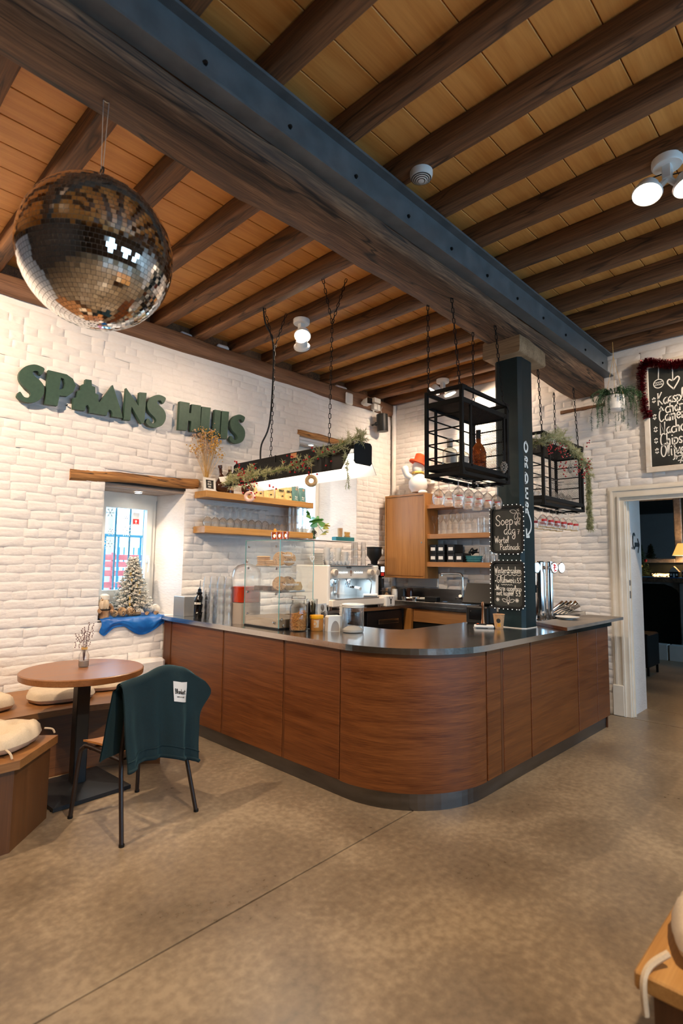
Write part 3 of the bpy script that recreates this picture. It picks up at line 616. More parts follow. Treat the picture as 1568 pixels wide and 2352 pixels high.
q = MB(); q.prism([(4.845, 1.965), (6.352, 1.975), (6.345, 2.335), (5.10, 2.375)], CT + .001, CT + .030); wpart('slab', q, 'slate', t)
q = MB(); q.prism([(4.835, 1.966), (4.845, 1.966), (5.10, 2.376), (5.09, 2.376)], CT + .001, CT + .029); wpart('edge_band', q, 'cntx', t, label='brown end edge')
# ---- back counter (steel) with fridge drawers and wooden fronts
t = thing('back_counter', 'L-shaped steel back counter with black fridge drawers and oak front behind the bar', 'counter', (6.2, 4.7, 0))
q = MB(); q.prism([(3.73, 4.70), (6.17, 4.70), (6.17, 2.96), (6.57, 2.96), (6.57, 5.31), (3.73, 5.31)], 1.02, 1.062); wpart('worktop', q, 'steel', t)
q = MB(); q.box(6.19, 6.575, 3.72, 5.30, 1.06, 1.115, .004); wpart('sink_top', q, 'steel', t)
q = MB(); q.box(6.562, 6.575, 3.60, 5.30, 1.115, 1.285); wpart('splashback', q, 'plinth', t)
q = MB(); q.box(6.20, 6.22, 3.74, 4.64, .84, 1.015, .003); wpart('oak_front', q, 'oaky', t)
q = MB(); q.box(6.20, 6.22, 3.3, 3.73, .84, 1.015, .003); wpart('oak_front', q, 'oaky', t)
q = MB(); q.box(6.14, 6.20, 4.64, 4.76, .1, 1.015, .003); wpart('corner_post', q, 'oakz', t)
q = MB(); q.box(6.22, 6.58, 3.0, 4.7, .1, .84); wpart('undercounter', q, 'black', t)
q = MB(); q.box(3.74, 6.13, 4.80, 5.30, .1, 1.015); wpart('fridge_body', q, 'fridge', t)
for x in (3.8, 4.6, 5.38):
    for z in (.56, .1):
        q = MB(); q.box(x, x + .74, 4.765, 4.80, z, z + .44, .006); d = wpart('fridge_drawer', q, 'fridge', t)
        q = MB(); q.box(x + .2, x + .62, 4.735, 4.765, z + .27, z + .33, .006); wpart('handle', q, 'steel', d, label='steel bar handle')
# ---- glass shapes
def tumbler_mesh(r0, r1, h, th=.0025, n=12, facet=0):
    """upside-down tumbler: base up"""
    mb = MB(); mb.lathe([(r0 - th, 0), (r0, .001), (r0 * .985, .018)], n * 2)
    mb.lathe([(r0 * .985, .018), (r1 * 1.04, h * .80), (r1, h * .90), (r1 * .96, h - .004), (r1 * .85, h), (0, h - .003)], n, smooth=facet < 1)
    mb.lathe([(r0 - th, 0), (r1 - th, h * .87), (0, h * .87)], n); return mb
def wineglass_mesh(rb, hb, hs, rf, n=16):
    """stem glass standing on its rim (bowl down)"""
    mb = MB(); mb.lathe([(rb * .80, 0), (rb * .98, hb * .35), (rb, hb * .5), (rb * .88, hb * .72), (rb * .5, hb * .93), (.008, hb * 1.03), (.0045, hb * 1.15), (.004, hb + hs * .8), (.007, hb + hs - .006), (rf, hb + hs - .001), (rf, hb + hs + .001), (0, hb + hs + .001)], n); return mb
def upright(mb, h): mb.v = [(x, y, h - z) for x, y, z in mb.v]; mb.f = [tuple(reversed(f)) for f in mb.f]; return mb
# ---- stacks of tumblers at the left end of the bar
g0 = tumbler_mesh(.0435, .0300, .112, .003, 10, 1).mesh('tumbler', 'glass')
for row in range(2):
    for s, (x, y) in enumerate(((2.925, 4.665), (2.915, 4.53), (2.915, 4.405), (2.915, 4.285))):
        x += row * .095; y += row * .02
        for k in range(0 if row and s == 3 else 5):
            o = link('tumbler', g0); o.location = (x, y, CT + k * .0775)
            tag(o, 'clear tumbler, %s up in the %s %s-row stack beside the juice dispenser' % (ORD[k], ORD[s], 'front' if row == 0 else 'back'), 'glass', 'stacked tumblers at the left end of the bar')
# ---- steel box, black bottles
t = thing('steel_box', 'open-backed stainless steel box at the wall end of the bar', 'box', (3.05, 5.18, CT))
q = MB(); q.box(2.93, 3.14, 5.09, 5.305, CT, CT + .20, .003); wpart('shell', q, 'satin', t)
def bottle(prof, n=20): mb = MB(); mb.lathe(prof, n); return mb
t = thing('gin_bottle', 'black bottle with white lettering and steel pourer beside the steel box', 'bottle', (3.0, 4.92, CT))
part('body', bottle([(0, 0), (.048, 0), (.052, .01), (.052, .165), (.046, .195), (.024, .225), (.024, .232), (.030, .238), (.030, .25), (.020, .256), (.018, .285), (0, .285)]), 'blackgloss', t)
q = MB(); q.tube([(0, 0, .285), (0, 0, .30)], .012, 10); q.tube([(0, 0, .30), (0, 0, .325), (.004, -.004, .37)], [.006, .005, .004], 8); part('pourer', q, 'chrome', t)
def wrap(mb, R): # bend flat lettering (x, y up) round a bottle of radius R facing the camera
    a0 = -2.36; mb.v = [(R * math.cos(a0 + x / R), R * math.sin(a0 + x / R), y) for x, y, z in mb.v]; return mb
q = MB(); I = Matrix.Identity(4); write(q, 'BULLDOG', -.043, .135, .0085, .006, I, sx=1.0); write(q, 'gin', -.012, .05, .006, .003, I); ribbon(q, [(-.025, .042), (.025, .042)], .002, I)
part('lettering', wrap(q, .0526), 'chalk', t)
t2 = thing('gin_bottle', 'second black bottle, half hidden behind the first one', 'bottle', (3.13, 4.93, CT))
part('body', bottle([(0, 0), (.048, 0), (.052, .01), (.052, .165), (.046, .195), (.024, .225), (.018, .25), (0, .25)]), 'blackgloss', t2)
# ---- juice dispenser
DX, DY = 3.075, 4.235
t = thing('juice_dispenser', 'glass juice dispenser with red juice on a grey cylinder base', 'dispenser', (DX, DY, CT))
M['greybase'] = base_mat('grey_plastic', (0.40, 0.34, 0.29), 0.45); M['juice'] = base_mat('red_juice', (0.80, 0.055, 0.012), 0.25)
q = MB(); q.lathe([(0, 0), (.135, 0), (.135, .185), (.128, .19), (0, .19)], 32); part('base', q, 'greybase', t)
q = MB(); q.lathe([(.130, .19), (.135, .20), (.135, .44), (.125, .49), (.085, .53), (.03, .545), (.03, .56), (0, .56)], 32); part('bell', q, 'glass', t)
q = MB(); q.lathe([(0, .195), (.126, .195), (.126, .335), (0, .335)], 32); part('juice', q, 'juice', t)
q = MB(); q.ball((0, 0, .57), .016); part('knob', q, 'chrome', t)
# ---- display case
CX0, CX1, CY0, CY1 = 2.95, 3.335, 3.597, 4.085
t = thing('display_case', 'glass countertop cake display case with cookies and white lettering', 'display case', (3.14, 3.84, CT))
M['ply'] = noisy('case_wood', (0.50, 0.38, 0.26), (0.58, 0.45, 0.32), (20, 2, 20), (0.4, 0.4))
q = MB(); q.box(CX0 + .012, CX1 - .01, CY0 + .012, CY1 - .01, CT + .012, CT + .085, .003); wpart('drawer', q, 'ply', t)
q = MB(); q.box(CX0 + .003, CX1, CY0 + .003, CY1, CT, CT + .012); wpart('base', q, 'black', t)
Z1 = 1.818
for nm, a in (('glass_front', (CX0, CX0 + .005, CY0, CY1)), ('glass_side', (CX0, CX1, CY0, CY0 + .005)), ('glass_side', (CX0, CX1, CY1 - .005, CY1)), ('glass_back', (CX1 - .005, CX1, CY0, CY1))):
    q = MB(); q.box(a[0], a[1], a[2], a[3], CT + .012, Z1 - .006); wpart(nm, q, 'caseglass', t)
q = MB(); q.box(CX0 - .004, CX1 + .004, CY0 - .004, CY1 + .004, Z1 - .005, Z1); g = wpart('glass_top', q, 'caseglass', t)
q = MB()
for a, b in (((CX0, CY0), (CX0, CY1)), ((CX0, CY0), (CX1, CY0))): q.tube([(*a, Z1 - .002), (*b, Z1 - .002)], .003, 6)
for x, y in ((CX0, CY0), (CX0, CY1), (CX1, CY0)): q.tube([(x, y, CT + .012), (x, y, Z1)], .003, 6)
wpart('glass_edges', q, 'glassedge', t)
for z in (1.583, 1.372):
    q = MB(); q.box(CX0 + .008, CX1 - .008, CY0 + .008, CY1 - .008, z - .006, z); s = wpart('shelf', q, 'caseglass', t)
    for x, y in ((CX0 - .003, CY1 - .05), (CX0 - .003, CY0 + .04)):
        q = MB(); q.ball((x, y, z - .012), .011, 10, 6); wpart('shelf_clip', q, 'chrome', s)
for x, y, z in ((CX0 - .004, CY1 - .05, 1.76), (CX0 - .004, CY0 + .05, 1.76), (CX0 - .004, CY1 - .05, 1.17), (CX0 - .004, CY0 + .06, 1.12), (CX0 + .03, CY0 - .004, 1.15), (CX0 + .05, CY0 - .004, 1.10)):
    q = MB(); q.ball((x, y, z), .010, 10, 6); wpart('hinge_knob', q, 'chrome', t)
q = MB(); F = frame_m((CX0, CY0 - .0015, 0), (1, 0, 0), (0, 0, 1))
for i, (s, z, h) in enumerate((('+chocolade brownies ,5', 1.755, .012), ('+carrotcake ,5', 1.715, .012), ('+cookies ,5', 1.68, .011), ('+bananenbrood', 1.625, .010), ('+Appeltaart', 1.53, .014), ('+cheesecake', 1.43, .014), ('+Brownie', 1.335, .014))):
    write(q, s, .03 + .004 * (i % 2), z, h, .0035, F, sx=1.05 if i < 4 else 1.15)
wpart('lettering', q, 'chalk', t, label='white handwritten cake list')
q = MB(); hp = [(0, -.03), (-.028, .008), (-.020, .028), (0, .016), (.020, .028), (.028, .008)]; hh = catmull(hp, 5, True); hi = [p * .6 for p in hh]
q.prism([(p.x, p.y) for p in hh], 0, .004, frame_m((CX1 - .03, CY0 - .009, 1.66), (1, 0, 0), (0, 0, 1)), holes=[[(p.x, p.y) for p in hi]]); q.tube([(CX1 - .03, CY0 - .007, 1.676), (CX1 - .03, CY0 - .007, 1.80)], .0025, 5)
solo('heart_ornament', q, 'chalk', 'small white heart hanging on a ribbon at the cake case corner', 'ornament', (CX1 - .03, CY0 - .007, 1.66))
M['cookie'] = noisy('cookie_dough', (0.46, 0.24, 0.09), (0.62, 0.37, 0.17), (40, 40, 40), (0.7, 0.8), 0.3); M['choc'] = noisy('chocolate', (0.07, 0.025, 0.010), (0.12, 0.045, 0.018), (40, 40, 40), (0.5, 0.6), 0.3)
M['biscuit'] = noisy('pale_biscuit', (0.66, 0.36, 0.12), (0.76, 0.48, 0.20), (40, 40, 40), (0.7, 0.8), 0.2)
q = MB(); q.lathe([(0, 0), (.085, 0), (.10, .008), (.098, .011), (.083, .004), (0, .004)], 28); pl = q.mesh('plate', 'ceramic')
for i, (x, y, z) in enumerate(((3.06, 3.92, 1.584), (3.06, 3.72, 1.584))):
    o = link('cake_plate', pl); o.location = (x, y, z); tag(o, ['plate under the pale biscuits on the upper shelf of the cake case', 'plate under the upright cookies on the upper shelf of the cake case'][i], 'plate', 'plates in the cake case')
q = MB(); q.lathe([(0, 0), (.05, 0), (.062, .006), (.062, .012), (.052, .017), (0, .018)], 18); bi = q.mesh('biscuit', 'biscuit')
for k in range(5):
    o = link('biscuit', bi); o.location = (3.03 + .004 * (k % 2), 3.93 - .005 * (k % 3), 1.59 + k * .018); o.rotation_euler = (0, 0, k)
    tag(o, 'pale round biscuit, %s from the bottom of the tall stack in the cake case' % ORD[k], 'biscuit', 'stacked biscuits in the cake case')
for k in range(3):
    o = link('biscuit', bi); o.location = (3.03, 3.79 + .003 * k, 1.59 + k * .018); tag(o, 'pale round biscuit, %s from the bottom of the short stack in the cake case' % ORD[k], 'biscuit', 'stacked biscuits in the cake case')
ck = MB(); ck.lathe([(0, 0), (.058, 0), (.066, .008), (.060, .018), (.03, .023), (0, .024)], 18)
cookie0 = None
for i, (x, y, z, ry, rz) in enumerate(((3.04, 3.70, 1.655, 1.25, .5), (3.12, 3.69, 1.655, 1.1, 1.2), (3.04, 3.70, 1.44, 1.15, .4), (3.12, 3.69, 1.44, 1.2, 1.3))):
    c = thing('cookie', ['big chocolate chip cookie leaning on the upper shelf, outer one', 'big chocolate chip cookie leaning on the upper shelf, inner one', 'big chocolate chip cookie leaning on the middle shelf, outer one', 'big chocolate chip cookie leaning on the middle shelf, inner one'][i], 'cookie', (x, y, z), 0, 'chocolate chip cookies in the cake case')
    c.rotation_euler = (PI * .5 - .35, .2, -.9 + .3 * (i % 2))
    q = MB(); q.v = list(ck.v); q.f = list(ck.f); q.sm = list(ck.sm); part('dough', q, 'cookie', c)
    q = MB()
    for k in range(12): a = rnd.uniform(0, 6.3); r = .055 * math.sqrt(rnd.random()); q.ball((r * math.cos(a), r * math.sin(a), .021 - r * .08), .006, 6, 4); q.ball((r * math.sin(a), r * math.cos(a), .001), .006, 6, 4)
    part('chips', q, 'choc', c, kind='stuff')
for k in range(3):
    q = MB(); q.box(-.045, .045, -.035, .035, 0, .04, .006); q.xform(lambda p: p + Vector((0, 0, .006 * noise.noise(p * 40))))
    o = solo('brownie', q, 'choc', 'dark chocolate brownie on the middle shelf, %s from the left' % ORD[k], 'cake', None, 'brownies in the cake case'); o.location = (3.02 + .03 * k, 3.95 - .085 * k, 1.376)
q = MB(); q.box(3.1, 3.28, 3.64, 4.0, 1.373, 1.385, .003); solo('cake_tray', q, 'ceramic', 'flat white tray at the back of the middle shelf in the cake case', 'tray', (3.2, 3.8, 1.373))
q = MB(); q.lathe([(0, 0), (.07, 0), (.075, .03), (.06, .065), (0, .07)], 20); q.xform(lambda p: p + Vector((0, 0, .01 * noise.noise(p * 50)))); solo('apple_pie', q, 'biscuit', 'crumbly golden cake behind the lettering on the middle shelf', 'cake').location = (3.2, 3.70, 1.386)
# three candle glasses on the case
M['wax'] = base_mat('candle_wax', (0.75, 0.45, 0.33), 0.6); M['flame'] = emit('candle_flame', (1, .6, .25), 14)
for i, y in enumerate((3.78, 3.71, 3.625)):
    c = thing('tealight_holder', 'frosted pink tealight glass on the cake case, %s' % ['left one with an orange slice', 'middle one', 'right one'][i], 'candle', (3.03, y, Z1 + .001), 0, 'tealights on the cake case')
    q = MB(); q.lathe([(0, .002), (.026, .002), (.031, .07), (.029, .07), (.025, .004)], 16); part('cup', q, 'rust_glass', c)
    q = MB(); q.lathe([(0, .005), (.024, .005), (.025, .022), (0, .022)], 14); part('wax', q, 'wax', c)
    q = MB(); q.ball((0, 0, .036), .008, 8, 6, (1, 1, 1.8)); part('flame', q, 'flame', c)
M['orange'] = base_mat('dried_orange', (0.85, 0.40, 0.04), 0.6)
q = MB(); q.lathe([(0, 0), (.016, 0), (.016, .005), (0, .005)], 14, mat=T(3.03, 3.775, 1.905) @ Ry(1.3)); solo('orange_slice', q, 'orange', 'dried orange slice on the left tealight glass', 'fruit', (3.03, 3.775, 1.9))
# ---- jars and small things in front of the case
GX, GY = 3.06, 3.505
t = thing('granola_jar', 'tall glass jar filled with brown granola beside the cake case', 'jar', (GX - .01, GY - .04, CT))
q = MB(); q.lathe([(0, .002), (.066, .002), (.072, .01), (.072, .19), (.066, .21), (.052, .225), (.052, .25), (.058, .252), (.058, .262), (.054, .264)], 24); part('glass', q, 'glass', t)
q = MB(); q.lathe([(0, .262), (.060, .262), (.060, .284), (.056, .288), (0, .288)], 24); part('lid', q, 'glass', t)
q = MB(); q.torus((0, 0, .258), .058, .004, 20, 6); part('rubber_ring', q, 'white', t)
M['gran'] = noisy('granola', (0.45, 0.16, 0.03), (0.72, 0.36, 0.10), (70, 70, 70), (0.6, 0.7))
q = MB()
for k in range(420):
    a = rnd.uniform(0, 6.3); z = rnd.uniform(.012, .165); r = .062 * (rnd.random() ** .25); zt = .15 + .03 * math.cos(a + .7)
    if z > zt: continue
    q.ball((r * math.cos(a), r * math.sin(a), z), rnd.uniform(.006, .010), 5, 4, (1, rnd.uniform(.6, 1), rnd.uniform(.5, .9)))
q.lathe([(0, .01), (.058, .01), (.058, .14), (0, .15)], 14); part('granola', q, 'gran', t, kind='stuff')
t = thing('straw_jar', 'glass jar of black straws standing behind the granola', 'jar', (3.235, 3.50, CT))
q = MB(); q.lathe([(0, .002), (.045, .002), (.048, .01), (.048, .245), (.052, .25), (.05, .252)], 20); part('glass', q, 'glass', t)
for k in range(26):
    a = rnd.uniform(0, 6.3); r = .036 * math.sqrt(rnd.random()); b = a + rnd.uniform(-.8, .8)
    q = MB(); q.tube([(r * math.cos(a) * .8, r * math.sin(a) * .8, .006), (r * math.cos(b), r * math.sin(b), rnd.uniform(.20, .24))], .0035, 5); part('straw', q, 'black', t)
HX, HY = 3.185, 3.385
M['honey'] = noisy('honey', (0.42, 0.16, 0.03), (0.55, 0.24, 0.05), (9, 9, 6), (0.25, 0.25)); M['yellow'] = base_mat('yellow_lid', (0.90, 0.42, 0.01), 0.35)
t = thing('honey_pot', 'honey pot with yellow lid and round paper label', 'pot', (HX, HY, CT))
q = MB(); q.lathe([(0, 0), (.052, 0), (.056, .006), (.056, .098), (0, .1)], 24); part('pot', q, 'honey', t)
q = MB(); q.lathe([(.057, .10), (.059, .103), (.059, .125), (.054, .128), (0, .128)], 24); part('lid', q, 'yellow', t)
q = MB(); q.grid(10, 1, lambda u, v: (.0565 * math.cos(-2.75 + u * .75), .0565 * math.sin(-2.75 + u * .75), .030 + v * .06)); lab = part('label', q, M['ply'], t)
q = MB(); q.grid(14, 1, lambda u, v: (.057 * math.cos(-2.68 + .26 * math.cos(u * 2 * PI) * (.55 + .45 * v) + .1), .057 * math.sin(-2.68 + .26 * math.cos(u * 2 * PI) * (.55 + .45 * v) + .1), .06 + .024 * math.sin(u * 2 * PI) * (.55 + .45 * v))); part('emblem', q, 'gran', lab)
NX, NY = 3.27, 3.27
t = thing('napkin_holder', 'white napkin holder with arched dark opening on the bar', 'napkin holder', (NX, NY, CT))
ar = [(-.065, 0)] + [(-.065 + .012 * 0, 0)] + [(.065, 0), (.058, .118), (.045, .127), (-.052, .127), (-.06, .12)]
A2 = [(-.038, .002)] + [(.038 * -math.cos(a), .002 + .085 * math.sin(a)) for a in [PI * i / 12 for i in range(1, 12)]] + [(.038, .002)]
Fm = T(0, 0, 0) @ Rz(-.45) @ Rx(PI / 2)
q = MB(); q.prism([(-.065, 0), (.065, 0), (.060, .115), (.048, .127), (-.048, .127), (-.060, .115)], -.045, .045, Fm, holes=[A2]); part('shell', q, 'plastic_w', t)
q = MB(); q.prism(A2, -.036, .038, Fm); part('napkins', q, 'greybase', t)
JX, JY = 3.34, 3.115
t = thing('glass_jar', 'large clear glass jar with white-rimmed lid and a little sugar inside', 'jar', (JX, JY, CT))
q = MB(); q.lathe([(0, .003), (.085, .003), (.09, .012), (.09, .20), (.083, .205)], 28); part('glass', q, 'glass', t)
q = MB(); q.lathe([(0, .212), (.088, .212), (.094, .218), (.094, .226), (.088, .23), (0, .23)], 28); part('lid', q, 'ceramic', t)
q = MB(); q.torus((0, 0, .207), .089, .005, 24, 6); part('seal', q, 'ceramic', t)
M['sugar'] = base_mat('sugar', (0.80, 0.77, 0.70), 0.9)
q = MB(); q.lathe([(0, .006), (.083, .006), (.083, .022), (.04, .05), (0, .055)], 20); part('sugar', q, 'sugar', t, kind='stuff')
q = MB(); q.lathe([(.030, 0), (.036, .05), (.040, .062), (.040, .068), (.034, .066), (.028, .004), (0, .004)], 18); cu = q.mesh('paper_cup', 'ceramic')
for k in range(7):
    o = link('ramekin', cu); o.location = (3.47, 3.345, CT + k * .022); tag(o, 'small white ramekin, %s from the bottom of the stack behind the napkin holder' % ORD[k], 'bowl', 'stacked ramekins behind the napkin holder')
q = MB(); q.lathe([(.04, 0), (.052, .05), (.056, .075), (.053, .075), (.046, .01), (0, .008)], 20); o = solo('bowl', q, 'ceramic', 'white bowl between the picture card and the ramekins', 'bowl'); o.location = (3.56, 3.46, CT)
# picture card on a stand
t = thing('picture_card', 'small black-and-white picture card of round shapes standing on the bar', 'card', (3.44, 3.56, CT))
Fc = Rz(.25) @ Rx(PI / 2 - .12)
q = MB(); q.box(-.075, .075, 0, .20, -.006, 0, 0, Fc); part('board', q, 'plastic_w', t)
M['photo'] = noisy('grey_print', (0.12, 0.10, 0.09), (0.72, 0.66, 0.60), (16, 30, 16), (0.5, 0.5), lo=.4, hi=.6)
q = MB()
for x, y, r in ((0, .165, .03), (-.02, .10, .038), (.035, .10, .035), (-.035, .045, .028), (.02, .04, .025)): q.lathe([(r, 0), (0, .0)], 16, mat=Fc @ T(x, y, .001))
part('picture', q, 'photo', t, label='grey print of round shapes')
q = MB(); q.lathe([(.018, 0), (0, 0)], 14, mat=Fc @ T(-.022, .10, .0018)); part('dark_spot', q, 'ink', t)
# ---- till corner at the post
t = thing('receipt_printer', 'black receipt printer on the bar under the tablet', 'printer', (4.80, 2.78, CT))
q = MB(); q.box(4.72, 4.90, 2.66, 2.90, CT, CT + .165, .012); wpart('body', q, 'black', t)
q = MB(); q.box(4.714, 4.72, 2.70, 2.86, CT + .04, CT + .14, .002); wpart('front_cover', q, 'blackgloss', t); q = MB(); q.ball((4.715, 2.84, CT + .118), .004, 8, 6); wpart('indicator', q, 'chrome', t)
t = thing('tablet', 'tilted black tablet till on a stand beside the post', 'tablet', (4.86, 2.78, CT + .166))
q = MB(); q.box(-.012, .012, -.165, .165, -.13, .13, .006, T(4.84, 2.80, 1.345) @ Rz(.25) @ Ry(.75)); wpart('screen', q, 'black', t)
q = MB(); q.tube([(4.89, 2.76, CT + .166), (4.89, 2.76, 1.34)], .018, 10); q.box(4.83, 4.95, 2.71, 2.82, CT + .166, CT + .176, .003); wpart('stand', q, 'black', t)
M['copper'] = base_mat('copper', (0.62, 0.27, 0.13), 0.25, 1.0)
t = thing('pepper_mill', 'slim copper peppermill in front of the printer', 'mill', (4.665, 2.68, CT))
q = MB(); q.lathe([(0, 0), (.021, 0), (.019, .03), (.013, .06), (.012, .17), (.016, .195), (.012, .215), (0, .22)], 14); part('body', q, 'copper', t)
t = thing('card_reader', 'white and black card payment terminal lying on the bar', 'card reader', (4.50, 2.56, CT))
q = MB(); q.box(-.085, .085, -.038, .038, .004, .028, .006, T(4.47, 2.56, CT) @ Rz(-.95)); wpart('body', q, 'plastic_w', t)
q = MB(); q.box(-.07, .02, -.034, .034, .028, .036, .003, T(4.47, 2.56, CT) @ Rz(-.95)); wpart('keypad', q, 'black', t)
for j, c in enumerate(('red', 'yellow')): q = MB(); q.box(-.06, -.045, -.02 + .025 * j, -.004 + .025 * j, .036, .039, 0, T(4.47, 2.56, CT) @ Rz(-.95)); wpart('key', q, c, t, label=('red' if j == 0 else 'yellow') + ' key')
q = MB(); q.tube([(4.47, 2.56, CT + .002), (4.42, 2.60, CT + .002)], .006, 6); q.box(-.09, -.07, -.03, .03, 0, .006, 0, T(4.47, 2.56, CT) @ Rz(-.95)); q.box(.03, .08, -.03, .03, 0, .006, 0, T(4.47, 2.56, CT) @ Rz(-.95)); wpart('feet', q, 'greybase', t)
M['kraft'] = noisy('kraft_paper', (0.44, 0.25, 0.12), (0.52, 0.31, 0.16), (50, 50, 50), (0.8, 0.8))
t = thing('paper_cup', 'brown kraft paper cup at the foot of the green post', 'cup', (4.54, 2.45, CT))
q = MB(); q.lathe([(0, .004), (.036, 0), (.050, .125), (.046, .125), (.034, .008), (0, .008)], 24); part('cup', q, 'kraft', t)
q = MB(); q.torus((0, 0, .126), .0495, .003, 24, 6); part('rim', q, 'kraft', t)
q = MB(); q.grid(12, 1, lambda u, v: (.0452 * math.cos(-2.75 + .42 * v * math.cos(u * 2 * PI)), .0452 * math.sin(-2.75 + .42 * v * math.cos(u * 2 * PI)), .072 + .02 * v * math.sin(u * 2 * PI))); q.xform(lambda p: Vector((p.x * (1 + (p.z - .072) * 2.6), p.y * (1 + (p.z - .072) * 2.6), p.z))); part('stamp', q, 'ink', t, label='round dark printed stamp')
q = MB(); write(q, 'ES', -.014, .022, .012, .005, I); q.v = [((.0405 + .11 * (y - .03)) * math.cos(-2.6 + x / .04), (.0405 + .11 * (y - .03)) * math.sin(-2.6 + x / .04), y) for x, y, z in q.v]; part('lettering', q, M['yellow'], t)
# ---- beer tap tower
BX, BY = 5.66, 2.575
t = thing('beer_tower', 'twin chrome beer tap column with lit round badges', 'tap', (BX, BY, CT))
q = MB(); q.lathe([(0, 0), (.075, 0), (.075, .008), (.062, .012), (.062, .60), (.05, .612), (0, .612)], 28); part('column', q, 'chrome', t)
q = MB(); q.lathe([(0, 0), (.028, 0), (.028, .61), (0, .61)], 20, (.075, -.08, 0)); part('pipe', q, 'chrome', t)
M['badge'] = emit('tap_badge_white', (1, .97, .95), .45); M['badgeb'] = emit('tap_badge_blue', (.45, .8, 1), .45); M['badger'] = base_mat('tap_badge_red', (.75, .01, .03), .5)
dv = Vector((-.75, -.66, 0))
for i, (ox, oy, mt) in enumerate(((-.04, .045, 'badgeb'), (.035, -.11, 'badge'), (.12, -.15, 'badge'))):
    F = frame_m((ox - .06, oy - .06, .545), (.66, -.75, 0), (0, 0, 1))
    q = MB(); q.tube([(ox, oy, .545), (ox - .055, oy - .055, .545)], .02, 10); part('tap_arm', q, 'chrome', t)
    q = MB(); q.lathe([(0, .014), (.040, .014), (.044, .008), (.044, -.008), (0, -.008)], 24, mat=F @ Matrix.Diagonal((.85, 1.35, 1, 1))); b = part('badge_rim', q, 'chrome', t)
    q = MB(); q.lathe([(.038, .0145), (0, .0148)], 24, mat=F @ Matrix.Diagonal((.85, 1.35, 1, 1))); part('badge', q, mt, b)
    if i == 1:
        q = MB(); ribbon(q, [(-.012, .03), (.012, .02)], .010, F, .0165); ribbon(q, [(0, .035), (-.004, -.02), (.012, -.03)], .010, F, .0165); ribbon(q, [(-.012, .0), (.016, .005)], .008, F, .0165); ribbon(q, [(-.006, -.035), (.018, -.028)], .008, F, .0165); part('badge_mark', q, 'badger', b, label='red emblem')
q = MB(); q.tube([(-.06, .05, .35), (-.13, 0, .34)], .012, 8); q.box(-.10, -.06, .02, .06, .28, .36, .006); part('tap_handle', q, 'black', t)
q = MB(); q.box(-.02, .05, .10, .17, .52, .68, .01); part('tap_lever', q, 'black', t)
t = thing('drip_tray', 'long stainless drip tray with raised rim by the beer taps', 'tray', (6.0, 2.50, CT))
q = MB(); q.box(5.80, 6.38, 2.38, 2.39, CT + .002, CT + .06); q.box(5.80, 6.38, 2.80, 2.81, CT + .002, CT + .06); q.box(5.80, 5.81, 2.38, 2.81, CT + .002, CT + .06); q.box(6.37, 6.38, 2.38, 2.81, CT + .002, CT + .06); q.box(5.80, 6.38, 2.38, 2.81, CT, CT + .012); wpart('tray', q, 'steel', t)
q = MB(); q.lathe([(0, 0), (.12, 0), (.12, .03), (.105, .045), (0, .045)], 24, (5.36, 2.62, CT)); solo('drip_mat', q, 'black', 'round black rubber mat at the foot of the beer taps', 'mat', (5.36, 2.62, CT))
# leaning fluted steel cups
for k in range(4):
    c = thing('steel_shaker', 'steel cone cup in the leaning stack on the drip tray, %s from left' % ORD[k], 'cup', (6.0 + .045 * k, 2.53 - .03 * k, CT + .105), 0, 'nested steel cups leaning on the drip tray')
    c.rotation_euler = (.75, .62, 0)
    q = MB(); q.lathe([(.026, -.085), (.045, .085), (.043, .085), (.024, -.083), (0, -.085)], 18); part('cup', q, 'chrome', c)
q = MB(); q.lathe([(0, 0), (.05, 0), (.055, .006), (.10, .018), (.115, .026), (.113, .03), (.05, .012), (0, .01)], 30); o = solo('plate', q, 'ceramic', 'white plate lying on the slab at the far end of the bar', 'plate'); o.location = (5.58, 2.26, CT + .031)
